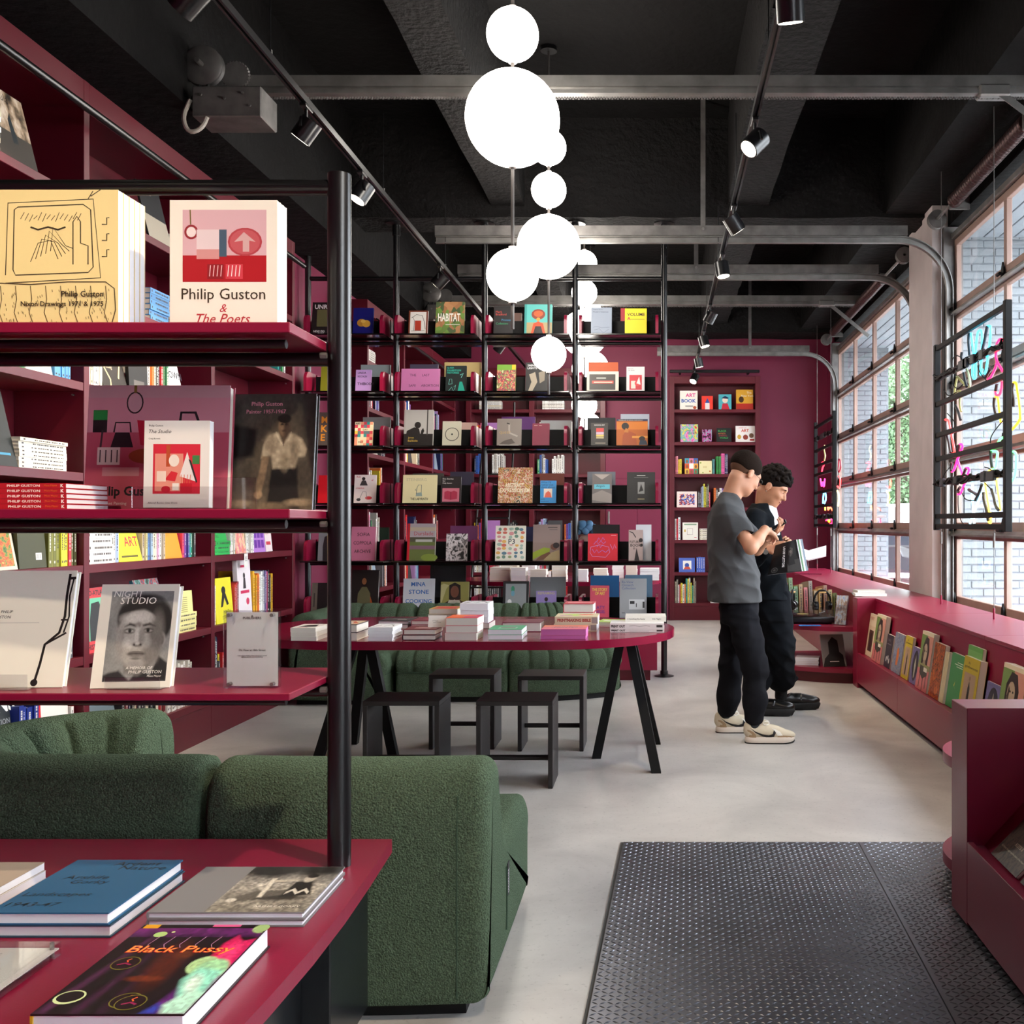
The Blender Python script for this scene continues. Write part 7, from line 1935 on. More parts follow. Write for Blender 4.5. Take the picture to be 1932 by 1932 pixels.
for i,(x0,x1,yb,n,tt,c)in enumerate(((924,962,1095,5,.026,'#dcdad6'),(964,992,1096,5,.026,'#e4e2de'),(1000,1030,1096,4,.028,'#dcdad6'),(1034,1040,1094,3,.03,'#d8b08a'),(1042,1068,1094,5,.034,'#e8e8ea'),(1086,1108,1096,4,.028,'#e4e2de'),(1120,1146,1092,4,.026,'#d8d6d2'),(1155,1176,1090,5,.028,'#e0dcd4'),(1181,1202,1090,5,.028,'#dcd4cc'),(1208,1244,1095,4,.03,'#e4e4e6'),(945,975,1087,5,.03,'#d8a83a'),(985,1010,1087,4,.03,'#c8b0a8'))):
 pile(x0,x1,yb,.2,[(tt,c,M_PAGESW if i%2 else M_PAGES)]*min(n,5),'far table pile, %s from its rounded end'%ordinal(11-i),grp='book piles on the far table')
def ledge_mag(ya,yb,h,cover,label,art=None,tex=None,t=.02,hard=False,lean=8.5,X=1.705,z=.276,grp='magazines on the window ledge'):
 w=ya-yb
 return book('magazine',label,w,h,t,cover,(X-t-.006,(ya+yb)/2,z),(-R(lean),0,R(-90)),art=art,texture=tex,hard=hard,group=grp,cat='magazine')
face_art=[('r',0,.45,1,1,'#6f8a4a'),('r',.5,.45,1,.95,'#c88a78'),('r',0,.94,1,1,'#d8c8a8'),('p',[(.2,.45),(.22,.75),(.4,.92),(.65,.9),(.78,.7),(.75,.45)],'#2a2422'),('e',.46,.64,.17,.16,'#b09a80'),('p',[(.36,.5),(.3,.6),(.34,.74),(.4,.7)],'#3a3028'),('e',.42,.67,.03,.015,'#1c1816'),('e',.54,.67,.03,.015,'#1c1816'),('p',[(.34,.45),(.4,.52),(.56,.52),(.62,.45)],'#8a7860'),('r',0,0,1,.36,'#c06a68'),('p',[(.2,.28),(.5,.2),(.85,.28),(.85,.40),(.2,.42)],'#3a3830'),('r',.52,.33,.82,.40,'#d0c8b8'),('l',[(.28,.28),(.26,.04)],.05,'#2a2824'),('l',[(.55,.22),(.55,.0)],.05,'#2a2824'),('l',[(.78,.28),(.8,.06)],.05,'#2a2824')]
yel=lambda:[('t','the',.3,.88,.05,'#2a2418','l',.01),('t','gentlewoman',.08,.80,.06,'#2a2418','l',.01,0,.84),('r',.14,.08,.86,.74,'#a88a70'),('p',[(.42,.1),(.44,.5),(.5,.62),(.58,.5),(.56,.1)],'#1c1a18'),('e',.51,.66,.05,.035,'#8a6a50')]
pur=[('e',.5,.5,.36,.42,'#2c2a34'),('p',[(.45,.15),(.38,.5),(.5,.8),(.6,.5),(.55,.2)],'#a8a490'),('r',.1,.92,.9,.97,'#5f5a80')]
ledge_mag(8.27,8.02,.335,'#d0b89a','cream magazine with red capitals and a dark figure, farthest on the window ledge',[('r',0,.72,1,1,'#d8c4a8'),('t','PERFECT',.15,.86,.07,'#b04030','l',.01),('r',.2,.12,.8,.62,'#4a342a'),('p',[(.4,.12),(.42,.55),(.6,.55),(.62,.12)],'#1c1412')])
ledge_mag(7.96,7.65,.36,'#8a8a58','tall portrait magazine with red table art, second from the far end of the ledge',face_art,t=.035)
ledge_mag(7.60,7.41,.24,'#2c2630','small dark magazine with white ink figures on the window ledge',[('t','STUDIO',.2,.8,.07,'#8a8490'),('e',.3,.25,.06,.08,'#d8d4d0'),('e',.55,.3,.06,.08,'#d8d4d0'),('e',.75,.22,.06,.08,'#d8d4d0'),('r',.15,.7,.8,.72,'#8a8490')])
ledge_mag(7.36,7.10,.28,'#5a6480','blue magazine with an orange figure in a crowd on the window ledge',[('p',[(.4,.2),(.42,.6),(.55,.66),(.65,.5),(.6,.2)],'#c86a2a')],(art_mat('crowd_print',['#3a4460','#6a7a9a','#8a8a94','#4a5a7a','#a89a8a'],9),))
ledge_mag(7.06,6.87,.29,'#b8a02a','narrow yellow magazine with a dark-clad woman, farther of two',yel())
ledge_mag(6.83,6.64,.24,'#6a6490','small purple magazine with a bird-like shape, farther of two',pur)
ledge_mag(6.61,6.34,.37,'#8a8a58','tall portrait magazine with red table art in the middle of the ledge',face_art,t=.035)
ledge_mag(6.31,6.09,.33,'#8a3a14','orange and black flame-patterned magazine on the window ledge',None,(art_mat('flame_print',['#1c100c','#c8561c','#2a1610','#d8702a','#1c100c'],5,detail=8,dist=1.2),),t=.03)
for i in range(3):
 ledge_mag(6.07-i*.028,6.047-i*.028,.30,'#d8c49a','%s of three cream magazine edges beside the flame cover'%ordinal(i),t=.03)
ledge_mag(5.97,5.72,.31,'#3f8a4c','green magazine with a tiny yellow figure on the window ledge',[('p',[(.42,.42),(.5,.5),(.48,.4),(.56,.36)],'#d8c84a'),('r',.5,.84,.92,.855,'#d8e0c8'),('r',.3,.80,.92,.815,'#d8e0c8'),('r',.45,.76,.92,.775,'#d8e0c8')],t=.02)
ledge_mag(5.71,5.46,.26,'#5f9a4a','green magazine with red hills standing up behind the plain green one',[('r',0,.5,1,.9,'#6fa858'),('p',[(0,0),(0,.4),(.3,.3),(.6,.45),(1,.3),(1,0)],'#b04a24'),('r',.1,.6,.8,.64,'#d8e0c0'),('r',.1,.7,.7,.74,'#d8e0c0')],X=1.735,z=.40,lean=7)
ledge_mag(5.67,5.40,.33,'#b8a02a','wide yellow magazine with a dark-clad woman, nearer of two',yel(),t=.04)
ledge_mag(5.33,5.10,.24,'#6a6490','small purple magazine with a bird-like shape, nearer of two',pur,t=.012)
ledge_mag(5.07,5.045,.30,'#d8c49a','cream magazine edge between the purple cover and large portrait',t=.03)
ledge_mag(5.02,4.71,.38,'#8a8a58','large portrait magazine above the maroon display unit',face_art,t=.05)
ledge_mag(4.69,4.44,.27,'#c8602a','orange magazine half hidden at the edge of the view',[('r',.1,.7,.5,.9,'#e8e0d0')])
book('magazine','magazine with figures on dark ground under a sunset sky, near display unit',.225,.31,.012,'#3a322c',(XA+.046,3.125,.287),(-R(44),0,R(-90)),hard=False,group='magazines on the near display unit',cat='magazine',texture=(art_mat('dark_soil_print',['#1c1814','#3a3028','#5a4a3a','#2a221c'],14),),art=[('r',0,.52,1,.70,'#d8b070'),('r',0,.70,1,.84,'#d0c090'),('r',0,.84,1,1,'#6f9a9a'),('p',[(0,.45),(0,.56),(.4,.52),(1,.55),(1,.45)],'#3a3028'),('l',[(.2,.40),(.34,.52),(.36,.64)],.02,'#1c1612'),('e',.365,.66,.018,.015,'#1c1612'),('l',[(.45,.36),(.52,.48),(.56,.56)],.02,'#1c1612'),('l',[(.62,.34),(.68,.5),(.74,.54)],.02,'#1c1612'),('p',[(.28,.40),(.34,.44),(.55,.36),(.6,.30),(.5,.33)],'#a8705a'),('t','KOTSI II',.36,.22,None,'#d8c8b0','l',.01,0,.26),('t','On Human thoughts and the history of the Future',.06,.13,None,'#d8d0b8','l',0,0,.84)])
book('magazine','second dark magazine farther along the near display unit',.235,.30,.012,'#2c2824',(XA+.046,2.86,.287),(-R(44),0,R(-90)),hard=False,group='magazines on the near display unit',cat='magazine')
zu=.4755
t=thing('turntable','black record player with clear lid on the rounded maroon shelf','record player',(1.30,8.86,zu))
MB().rbox(-.21,.21,-.16,.16,.012,.06,.006,2).build('plinth',M_BLACK,t,'auto')
for sx in(-.17,.17):
 for sy in(-.12,.12):MB().cyl((sx,sy,0),(sx,sy,.012),.02,n=12).build('foot',M_RUBBER,t)
MB().lathe([(0,.062),(.145,.062),(.145,.07),(.05,.071),(.05,.0725),(0,.0725)],(-.04,0,0),32).build('platter',cmat('#1c1c1e',.25),t,'auto')
MB().lathe([(0,.0726),(.05,.0726),(.05,.0732),(0,.0732)],(-.04,0,0),24).build('record_label',cmat('#c8b060'),t)
MB().tube([(.16,.11,.09),(.15,0,.09),(.09,-.08,.082)],.006,8).build('tonearm',M_STEEL,t,'auto')
MB().cyl((.16,.11,.06),(.16,.11,.10),.02,n=16).build('arm_pivot',M_STEEL,t,'auto')
lid=MB()
lid.box(-.205,.205,-.155,.155,.118,.121);lid.box(-.205,.205,-.155,-.152,.063,.118);lid.box(-.205,.205,.152,.155,.063,.118);lid.box(-.205,-.202,-.152,.152,.063,.118);lid.box(.202,.205,-.152,.152,.063,.118)
lid.build('dust_lid',M_ACRYL,t)
def headphones(label,x,y,rz):
 t=thing('headphones',label,'headphones',(x,y,zu),rz=rz,group='headphones on stands')
 MB().lathe([(0,0),(.06,0),(.06,.012),(.01,.016),(0,.016)],(0,0,0),24).build('stand_base',M_BLACK,t,'auto')
 MB().cyl((0,0,.014),(0,0,.235),.006,n=10).build('stand_stem',M_BLACK,t,'auto')
 MB().rbox(-.035,.035,-.02,.02,.235,.25,.006,2).build('wooden_rest',cmat('#c89a5a',.5),t,'auto')
 pts=[]
 for i in range(17):
  a=PI*i/16
  pts.append((.078*math.cos(a),0,.16+.10*math.sin(a)))
 MB().tube(pts,.010,8).build('headband',M_BLACKM,t,'auto')
 for s in(-1,1):
  MB().lathe([(0,-.014),(.034,-.014),(.040,-.006),(.040,.008),(.03,.016),(0,.016)],(s*.07,0,.125),20,axis='x').build('ear_cup',M_BLACK,t,'auto')
  MB().lathe([(.018,-.008),(.036,-.008),(.038,.0),(.036,.008),(.018,.008)],(s*.05,0,.125),20,axis='x').build('ear_pad',M_RUBBER,t,'auto')
headphones('black headphones edge-on with wooden rest behind the record player',1.215,9.16,R(75))
headphones('black headphones facing front with wooden rest behind the record player',1.47,9.12,R(12))
t=thing('info_card','bright blue card lying in front of the record player','card',(1.28,8.585,zu))
MB().box(-.09,.09,-.045,.045,0,.0015).build('card',cmat('#1f7fd0',.4),t)
wr=MB()
put_text(wr,'LISTEN',0,-.008,h=.03,col='#123a78',y=0,align='c')
wr.v=[(p[0],p[2],.0018)for p in wr.v];wr.build('lettering',M_PRINT,t)
t=thing('leaflet_holder','clear acrylic holder with tall photo leaflets beside the record player','leaflet holder',(1.545,8.62,zu),rot=(R(-10),0,R(-35)))
MB().rbox(-.055,.055,-.02,-.017,0,.17,.001,1).build('front_sheet',M_ACRYL,t)
MB().rbox(-.055,.055,.017,.02,0,.23,.001,1).build('back_sheet',M_ACRYL,t)
MB().box(-.05,.05,-.012,.012,.004,.25).build('leaflets',art_mat('leaflet_print',['#8aa0c8','#c8d0d8','#a88a70','#5a6a8a'],5),t)
for i,(y,w,h,c)in enumerate(((9.05,.03,.30,'#8a4a4a'),(9.10,.03,.33,'#c8a88a'),(9.15,.028,.36,'#a8485a'),(9.19,.03,.28,'#6a8a5a'),(9.24,.03,.30,'#5f8a5a'),(9.28,.03,.26,'#b08a5a'))):
 pass
for i in range(13):
 a=R(-165)+R(70)*i/12
 x=1.10+i*.045
 y=9.38-.0*i
 c=['#a86a5a','#c8a88a','#9a4a58','#6a8a5a','#5f8a5a','#b08a5a','#c86a6a','#8a7a6a','#b89a6a','#c8a04a','#9a6a4a','#c8b878','#8a9a5a'][i]
 h=[.30,.34,.31,.36,.28,.30,.27,.33,.24,.26,.29,.25,.22][i]
 spine_book('%s sleeve, %s from the edge behind the headphones'%(cname(c).replace(' ','-'),ordinal(i)),.034,h,.26,c,(x,y,zu),(R(-7),0,R(8)),'record sleeves on the rounded shelf',name='record_sleeve',k=i)
zl=.1255
for i in range(4):
 book('paperback',['bottom','second','third','top'][i]+' book of the small white pile on the lower rounded shelf',.20,.16,.016,'#d8d0cc',(1.27+.004*(i%2),8.70,zl+.0165*(i+1)),(R(-90),0,R(-14)),hard=False,group='small pile on the lower rounded shelf',pages=M_PAGESW)
book('art_book','grey book with a dark hooded silhouette on the lower rounded shelf',.20,.28,.02,'#8a8480',(1.50,8.62,zl+.001),(R(-22),0,R(8)),art=[('p',[(.0,.0),(.1,.25),(.3,.4),(.3,.75),(.5,.92),(.72,.8),(.75,.45),(.9,.35),(.95,.0)],'#1c1816'),('r',.3,.14,.7,.17,'#d8d4cc')])
for lab,x,y,w,d,tt,c,rz in(('cream hardback lying on the far window counter',1.84,8.85,.24,.17,.03,'#e0d8c8',4),('white paperback lying nearest on the far window counter',1.78,8.58,.26,.16,.022,'#e4e0d8',-3),('turquoise-edged leaflet pile on the far window counter',1.80,8.72,.22,.15,.012,'#9ac0c8',8)):
 book('paperback',lab,w,d,tt,c,(x,y-.07,CT+tt+.0005),(R(-90),0,R(rz)),hard=False,group='books lying on the far window counter')
t=thing('catalogue_stand','open white catalogue on a clear stand at the far end of the window counter','catalogue',(1.80,12.2,CT),rz=R(-10))
MB().rbox(-.16,.16,-.05,.12,0,.004,.001,1).build('stand_base',M_ACRYL,t)
MB().rbox(-.004,.004,.0,.1,.004,.16,.001,1).build('stand_post',M_ACRYL,t)
for s in(-1,1):
 pts=[(s*.0,.06,.16),(s*.21,.08,.21),(s*.21,.22,.33),(s*.0,.20,.27)]
 MB().add([*pts,*[(p[0],p[1]-.01,p[2]+.012)for p in pts]],[(0,1,2,3),(7,6,5,4),(0,4,5,1),(1,5,6,2),(2,6,7,3),(3,7,4,0)]).build('page_block',M_PAGESW,t)
t=thing('face_vase','pink vase shaped as a face with pink glasses and blue petals','vase',(-.63,YD+.12,DROWS[1]+.0))
MB().lathe([(0,0),(.05,0),(.06,.03),(.075,.08),(.08,.13),(.065,.18),(.045,.205),(.05,.22),(.04,.222),(0,.2)],(0,0,0),24).build('body',cmat('#a88a80',.5),t,'auto')
for s in(-1,1):
 MB().sphere((s*.035,-.075,.135),.03,14,8,sc=(1,.35,.8)).build('glasses_lens',cmat('#c8485a',.3),t,True)
fl=MB()
for i in range(16):
 a=2*PI*i/16
 fl.sphere((.07*math.cos(a)*(1 if i%2 else .6),.05*math.sin(a),.25+.03*(i%3)),.035,10,6,sc=(1,.6,1))
fl.build('petals',cmat('#5a88b0',.6),t,True)['kind']='stuff'
def _d(pr,P):
 k=pr[0]
 if k=='c':
  a,b,r0,r1=pr[1],pr[2],pr[3],pr[4]
  a=np.array(a,np.float32);b=np.array(b,np.float32)
  ab=b-a
  t=np.clip(((P-a)@ab)/max(float(ab@ab),1e-9),0,1)
  return np.linalg.norm(P-a-t[...,None]*ab,axis=-1)-(r0+(r1-r0)*t)
 if k=='e':
  c,r,M=np.array(pr[1],np.float32),np.array(pr[2],np.float32),pr[3]
  q=(P-c)@M.T if M is not None else P-c
  k0=np.linalg.norm(q/r,axis=-1);k1=np.linalg.norm(q/(r*r),axis=-1)
  return k0*(k0-1)/np.maximum(k1,1e-6)
 if k=='col':
  zs,cx,cy,a,b=[np.array(v,np.float32)for v in pr[1:6]]
  z=P[...,2]
  X,Y=np.interp(z,zs,cx),np.interp(z,zs,cy)
  A,B=np.interp(z,zs,a),np.interp(z,zs,b)
  e=2.5
  q=(np.abs((P[...,0]-X)/A)**e+np.abs((P[...,1]-Y)/B)**e)**(1/e)
  d=(q-1)*np.minimum(A,B)
  return np.maximum(d,np.maximum(z-zs[-1],zs[0]-z))
 if k=='h':
  return P@np.array(pr[1],np.float32)-pr[2]
def _bb(pr):
 k=pr[0]
 if k=='c':
  a,b=np.array(pr[1]),np.array(pr[2]);r=max(pr[3],pr[4])
  return np.minimum(a,b)-r,np.maximum(a,b)+r
 if k=='e':
  c,r=np.array(pr[1]),max(pr[2])
  return c-r,c+r
 if k=='col':
  zs,cx,cy,a,b=pr[1:6]
  return np.array([min(x-w for x,w in zip(cx,a)),min(y-w for y,w in zip(cy,b)),zs[0]]),np.array([max(x+w for x,w in zip(cx,a)),max(y+w for y,w in zip(cy,b)),zs[-1]])
 return None
def sdf_mesh(prims,res,wrinkle=None):
 0
 lo=np.min([_bb(p)[0]for p,k,op in prims if op=='u'],axis=0)-.03
 hi=np.max([_bb(p)[1]for p,k,op in prims if op=='u'],axis=0)+.03
 n=np.ceil((hi-lo)/res).astype(int)+1
 F=np.full(n,.05,np.float32)
 ax=[(lo[i]+np.arange(n[i])*res).astype(np.float32)for i in range(3)]
 def apply(p,k,op):
  bb=_bb(p)
  if bb is None:sl=[slice(0,n[i])for i in range(3)]
  else:
   m=.05+k
   sl=[slice(max(0,int((bb[0][i]-m-lo[i])/res)),min(n[i],int((bb[1][i]+m-lo[i])/res)+2))for i in range(3)]
  G=np.stack(np.meshgrid(*[ax[i][sl[i]]for i in range(3)],indexing='ij'),-1)
  d=_d(p,G)
  cur=F[sl[0],sl[1],sl[2]]
  if op=='u':
   h=np.clip(.5+.5*(cur-d)/k,0,1)
   new=cur+(d-cur)*h-k*h*(1-h)
  else:
   d=-d
   h=np.clip(.5-.5*(cur-d)/k,0,1)
   new=cur+(d-cur)*h+k*h*(1-h)
  F[sl[0],sl[1],sl[2]]=new
 for q in prims:
  if q[2]!='p':apply(*q)
 if wrinkle is not None:
  G=np.stack(np.meshgrid(*ax,indexing='ij'),-1)
  F-=wrinkle(G).astype(np.float32)
 for q in prims:
  if q[2]=='p':apply(*q)
 return nets(F,lo,res)
def nets(F,lo,res):
 ins=F<0
 s=np.zeros(np.array(F.shape)-1,np.int8)
 for dx in(0,1):
  for dy in(0,1):
   for dz in(0,1):
    s+=ins[dx:dx+s.shape[0],dy:dy+s.shape[1],dz:dz+s.shape[2]]
 act=(s>0)&(s<8)
 idx=np.full(s.shape,-1,np.int32)
 C=np.argwhere(act)
 idx[act]=np.arange(len(C))
 acc=np.zeros((len(C),3));cnt=np.zeros(len(C))
 corners=[(dx,dy,dz)for dx in(0,1)for dy in(0,1)for dz in(0,1)]
 V={c:F[C[:,0]+c[0],C[:,1]+c[1],C[:,2]+c[2]]for c in corners}
 for c in corners:
  for a in range(3):
   if c[a]==0:
    e=list(c);e[a]=1;e=tuple(e)
    f0,f1=V[c],V[e]
    m=(f0<0)!=(f1<0)
    t=np.where(m,f0/np.where(np.abs(f0-f1)<1e-9,1,f0-f1),0)
    p=np.array(c,float)[None,:].repeat(len(C),0)
    p[:,a]+=t
    acc+=p*m[:,None];cnt+=m
 verts=lo+(C+acc/np.maximum(cnt,1)[:,None])*res
 faces=[]
 for a in range(3):
  b,c=(a+1)%3,(a+2)%3
  s0=[slice(None)]*3;s1=[slice(None)]*3
  s0[a]=slice(0,-1);s1[a]=slice(1,None)
  i0,i1=ins[tuple(s0)],ins[tuple(s1)]
  E=np.argwhere(i0!=i1)
  E=E[(E[:,b]>0)&(E[:,c]>0)&(E[:,b]<F.shape[b]-1)&(E[:,c]<F.shape[c]-1)]
  q=[]
  for ob,oc in((-1,-1),(0,-1),(0,0),(-1,0)):
   K=E.copy();K[:,b]+=ob;K[:,c]+=oc
   q.append(idx[K[:,0],K[:,1],K[:,2]])
  q=np.stack(q,1)
  fl=i0[E[:,0],E[:,1],E[:,2]]
  q[~fl]=q[~fl][:,::-1]
  faces.append(q)
 faces=np.concatenate(faces)
 return verts,faces[(faces>=0).all(1)]
def sdf_obj(name,prims,res,m,parent,wrinkle=None,relax=2):
 v,f=sdf_mesh(prims,res,wrinkle)
 for _ in range(relax):
  acc=np.zeros_like(v);cnt=np.zeros(len(v))
  for a,b in((0,1),(1,2),(2,3),(3,0)):
   np.add.at(acc,f[:,a],v[f[:,b]]);np.add.at(cnt,f[:,a],1)
   np.add.at(acc,f[:,b],v[f[:,a]]);np.add.at(cnt,f[:,b],1)
  v=v*.5+.5*acc/np.maximum(cnt,1)[:,None]
 L=np.array(parent.location)if parent is not None else np.zeros(3)
 me=bpy.data.meshes.new(name)
 me.from_pydata((v-L).tolist(),[],f.tolist())
 me.materials.append(m)
 me.polygons.foreach_set('use_smooth',[True]*len(me.polygons))
 o=bpy.data.objects.new(name,me)
 COL.objects.link(o)
 if parent is not None:o.parent=parent
 return o
def Q(px,py,Y):return np.array(W(px,py,Y)[:])
def skin_mat(name,c):
 m=mat(name,c,.5,bump=(300,.05,3,.001),vary=(14,.08))
 b=m.node_tree.nodes['Principled BSDF']
 b.inputs['Subsurface Weight'].default_value=.12
 b.inputs['Subsurface Radius'].default_value=(.02,.008,.005)
 return m
def frame_of(yaw,pitch,roll=0.0):
 f=np.array([math.cos(pitch)*math.cos(yaw),math.cos(pitch)*math.sin(yaw),-math.sin(pitch)])
 r=np.array([math.sin(yaw),-math.cos(yaw),0.0])
 u=np.cross(r,f)
 if roll:
  r,u=r*math.cos(roll)+u*math.sin(roll),u*math.cos(roll)-r*math.sin(roll)
 return f,r,u
def head_prims(c,fr,s=1.0):
 f,r,u=fr
 M=np.stack([f,r,u])
 L=lambda a,b,d:c+(f*a+r*b+u*d)*s
 E=lambda p,q:('e',L(*p),tuple(x*s for x in q),M)
 out=[(E((-.014,0,.035),(.097,.076,.090)),.02,'u'),(E((.030,0,-.030),(.066,.061,.088)),.03,'u'),(E((.040,0,-.082),(.047,.046,.032)),.03,'u'),(('c',L(.070,0,-.100),L(.066,0,-.097),.017*s,.017*s),.02,'u'),(E((.078,0,.022),(.018,.047,.013)),.02,'u')]
 for sd in(-1,1):
  out+=[(('c',L(.094,sd*.030,.0),L(.094,sd*.034,.0),.010*s,.010*s),.014,'s'),(('c',L(.078,sd*.031,.0),L(.078,sd*.032,.0),.012*s,.012*s),.004,'u'),(E((.070,sd*.036,-.030),(.022,.018,.020)),.02,'u'),(E((-.006,sd*.076,-.012),(.019,.009,.032)),.008,'u'),(('c',L(-.002,sd*.088,-.006),L(-.002,sd*.088,-.016),.007*s,.006*s),.006,'s')]
 out+=[(('c',L(.090,0,.008),L(.109,0,-.030),.008*s,.012*s),.012,'u'),(('c',L(.096,-.012,-.036),L(.096,.012,-.036),.007*s,.007*s),.008,'u'),(E((.086,0,-.058),(.013,.024,.0055)),.006,'u'),(E((.084,0,-.069),(.013,.021,.006)),.006,'u')]
 return out,L
def hand_prims(w,fwd,nrm,curls,spread=1.0,s=1.0,thumb=1,thumb_curl=.3):
 0
 fwd=fwd/np.linalg.norm(fwd)
 nrm=nrm-fwd*(nrm@fwd);nrm=nrm/np.linalg.norm(nrm)
 sd=np.cross(fwd,nrm)*thumb
 M=np.stack([fwd,sd,nrm])
 out=[(('e',w+fwd*.048*s,(.052*s,.040*s,.0165*s),M),.015,'u'),(('c',w,w+fwd*.03*s,.024*s,.022*s),.02,'u')]
 for i,(off,ln)in enumerate(((.030,.92),(.011,1.0),(-.010,.95),(-.029,.78))):
  p=w+(fwd*(.090-abs(off)*.18)+sd*off)*s
  ang=.0
  d0=fwd
  out.append((('c',w+(fwd*.05+sd*off*.8)*s,p,.0105*s,.0098*s),.006,'u'))
  for j,l in enumerate((.042,.027,.021)):
   ang+=curls[i]*(.9 if j==0 else 1.1)
   d=fwd*math.cos(ang)+nrm*math.sin(ang)+sd*off*.6*spread
   q=p+d/np.linalg.norm(d)*l*ln*s
   out.append((('c',p,q,(.0094-.0009*j)*s,(.0086-.0009*j)*s),.003,'u'))
   p=q
 p=w+(fwd*.026+sd*.032)*s
 out.append((('c',w+fwd*.012*s,p,.016*s,.014*s),.01,'u'))
 d=fwd*.75+sd*.6+nrm*.35
 for j,l in enumerate((.036,.028)):
  d=d/np.linalg.norm(d)
  q=p+d*l*s
  out.append((('c',p,q,(.0125-.001*j)*s,(.011-.0015*j)*s),.005,'u'))
  p=q
  d=d*math.cos(thumb_curl)+(fwd*.6+nrm*.8)*math.sin(thumb_curl)
 return out
def limb(*pts,k=.03):
 out=[]
 for(a,ra),(b,rb)in zip(pts[:-1],pts[1:]):out.append((('c',a,b,ra,rb),k,'u'))
 return out
def folds(seed,amp,fx=55.0,zs=1.0):
 rg=np.random.default_rng(seed)
 dirs=rg.normal(size=(6,3));ph=rg.uniform(0,6.28,6)
 dirs[:,2]*=zs
 def fn(G):
  a=0
  for i,(d,p)in enumerate(zip(dirs,ph)):
   q=G@(d/np.linalg.norm(d)*fx*(.45+.2*i))
   msk=.5+.5*np.sin(G@(dirs[(i+2)%6]*9)+p*2)
   a=a+(1-2*np.abs(np.sin(q/2+p+.8*np.sin(G[...,2]*14+p))))*msk*(1.0-.1*i)
  return amp*a/2.0
 return fn
YM=6.36
p1=thing('person','man in a grey T-shirt, black trousers and white sneakers looking at a phone','person',(.5,YM,0))
SK1=skin_mat('skin_light','#c08a6c')
hipR,hipL=Q(1396,1150,6.27),Q(1392,1150,6.45)
kneR,kneL=Q(1424,1256,6.22),Q(1380,1254,6.48)
ankR,ankL=Q(1424,1368,6.22),Q(1372,1352,6.527)
pel,che,nek=Q(1396,1130,YM),Q(1376,1005,YM),Q(1374,940,YM)
shR,shL=Q(1374,964,6.20),Q(1378,964,6.54)
elR,wrR=Q(1417,1033,6.10),Q(1443,1000,6.19)
elL,wrL=Q(1428,1036,6.62),Q(1452,1010,6.47)
hc=Q(1406,893,6.37)
fr1=frame_of(R(30),R(33))
hp,HL1=head_prims(hc,fr1,1.05)
body=[(('col',[pel[2]-.08,pel[2]+.1,che[2],nek[2]-.03,nek[2]],[pel[0],pel[0]-.01,che[0],nek[0],nek[0]],[YM]*5,[.07,.08,.085,.06,.045],[.09,.11,.13,.10,.05]),.03,'u')]
body+=limb((nek-np.array([.0,0,.05]),.066),(HL1(-.030,0,-.055),.056))+hp
body+=limb((hipR,.055),(kneR,.042),(ankR,.030))+limb((hipL,.055),(kneL,.042),(ankL,.030))
body+=limb((shR,.042),(elR,.041),k=.02)+limb((elR,.042),(elR*.55+wrR*.45,.041),(wrR,.027),k=.015)
body+=limb((shL,.042),(elL,.041),k=.02)+limb((elL,.042),(wrL,.027),k=.015)
body+=hand_prims(wrR,Q(1456,1005,6.27)-wrR,np.array([-.1,.45,-1.0]),(.75,.85,.9,.95),thumb=-1,s=1.0)
body+=hand_prims(wrL,Q(1466,1002,6.43)-wrL,np.array([.1,-.3,1.0]),(.55,.6,.65,.7),thumb=1,s=1.0)
sdf_obj('body',body,.0048,SK1,p1,relax=1)
shirt_c=mat('grey_cotton','#3f4042',.9,bump=(350,.25,3,.0015),vary=(5,.12))
zq=lambda y:EYE+(VY-y)/FPX*YM
xq=lambda x:(x-VX)/FPX*YM
shirt=[(('col',[zq(1137),zq(1080),zq(1020),zq(975),zq(948),zq(930)],[xq(1387),xq(1384),xq(1376),xq(1372),xq(1372),xq(1375)],[YM]*6,[.168,.158,.138,.118,.088,.056],[.205,.205,.212,.216,.165,.075]),.02,'u')]
slR,slL=shR*.42+elR*.58,shL*.42+elL*.58
shirt+=limb((shR+np.array([-.01,.02,-.015]),.078),(slR,.078),k=.04)+limb((shL+np.array([-.01,-.02,-.015]),.078),(slL,.078),k=.04)
dR=(elR-shR)/np.linalg.norm(elR-shR);dL=(elL-shL)/np.linalg.norm(elL-shL)
shirt.append((('c',slR+dR*.075,slR+dR*.14,.066,.066),.008,'s'))
shirt.append((('c',HL1(-.03,0,-.10),HL1(-.03,0,.0),.060,.064),.008,'s'))
shirt.append((('h',(0,0,1),zq(1134)),.004,'p'))
sdf_obj('t_shirt',shirt,.0055,shirt_c,p1,wrinkle=folds(3,.013,52),relax=1)
pants_c=mat('black_twill','#17171b',.95,spec=.1,bump=(420,.2,2,.001),vary=(4,.2))
pants=limb((hipR+np.array([0,.03,.02]),.098),(hipR*.45+kneR*.55,.090),(kneR,.078),(kneR*.4+ankR*.6,.074),(ankR+np.array([-.005,0,.045]),.062),k=.04)
pants+=limb((hipL+np.array([0,-.03,.02]),.098),(hipL*.45+kneL*.55,.092),(kneL,.078),(kneL*.4+ankL*.6,.074),(ankL+np.array([-.005,0,.045]),.062),k=.04)
pants+=[(('col',[zq(1175),zq(1150),zq(1122)],[hipR[0]]*3,[YM]*3,[.11,.12,.115],[.15,.16,.16]),.04,'u')]
for a in(ankR,ankL):pants.append((('c',a+np.array([0,0,-.075]),a+np.array([0,0,-.1]),.085,.085),.006,'s'))
sdf_obj('trousers',pants,.0065,pants_c,p1,wrinkle=folds(8,.008,70,2.0),relax=1)
sock_c=mat('dark_grey_sock','#3a4044',.9)
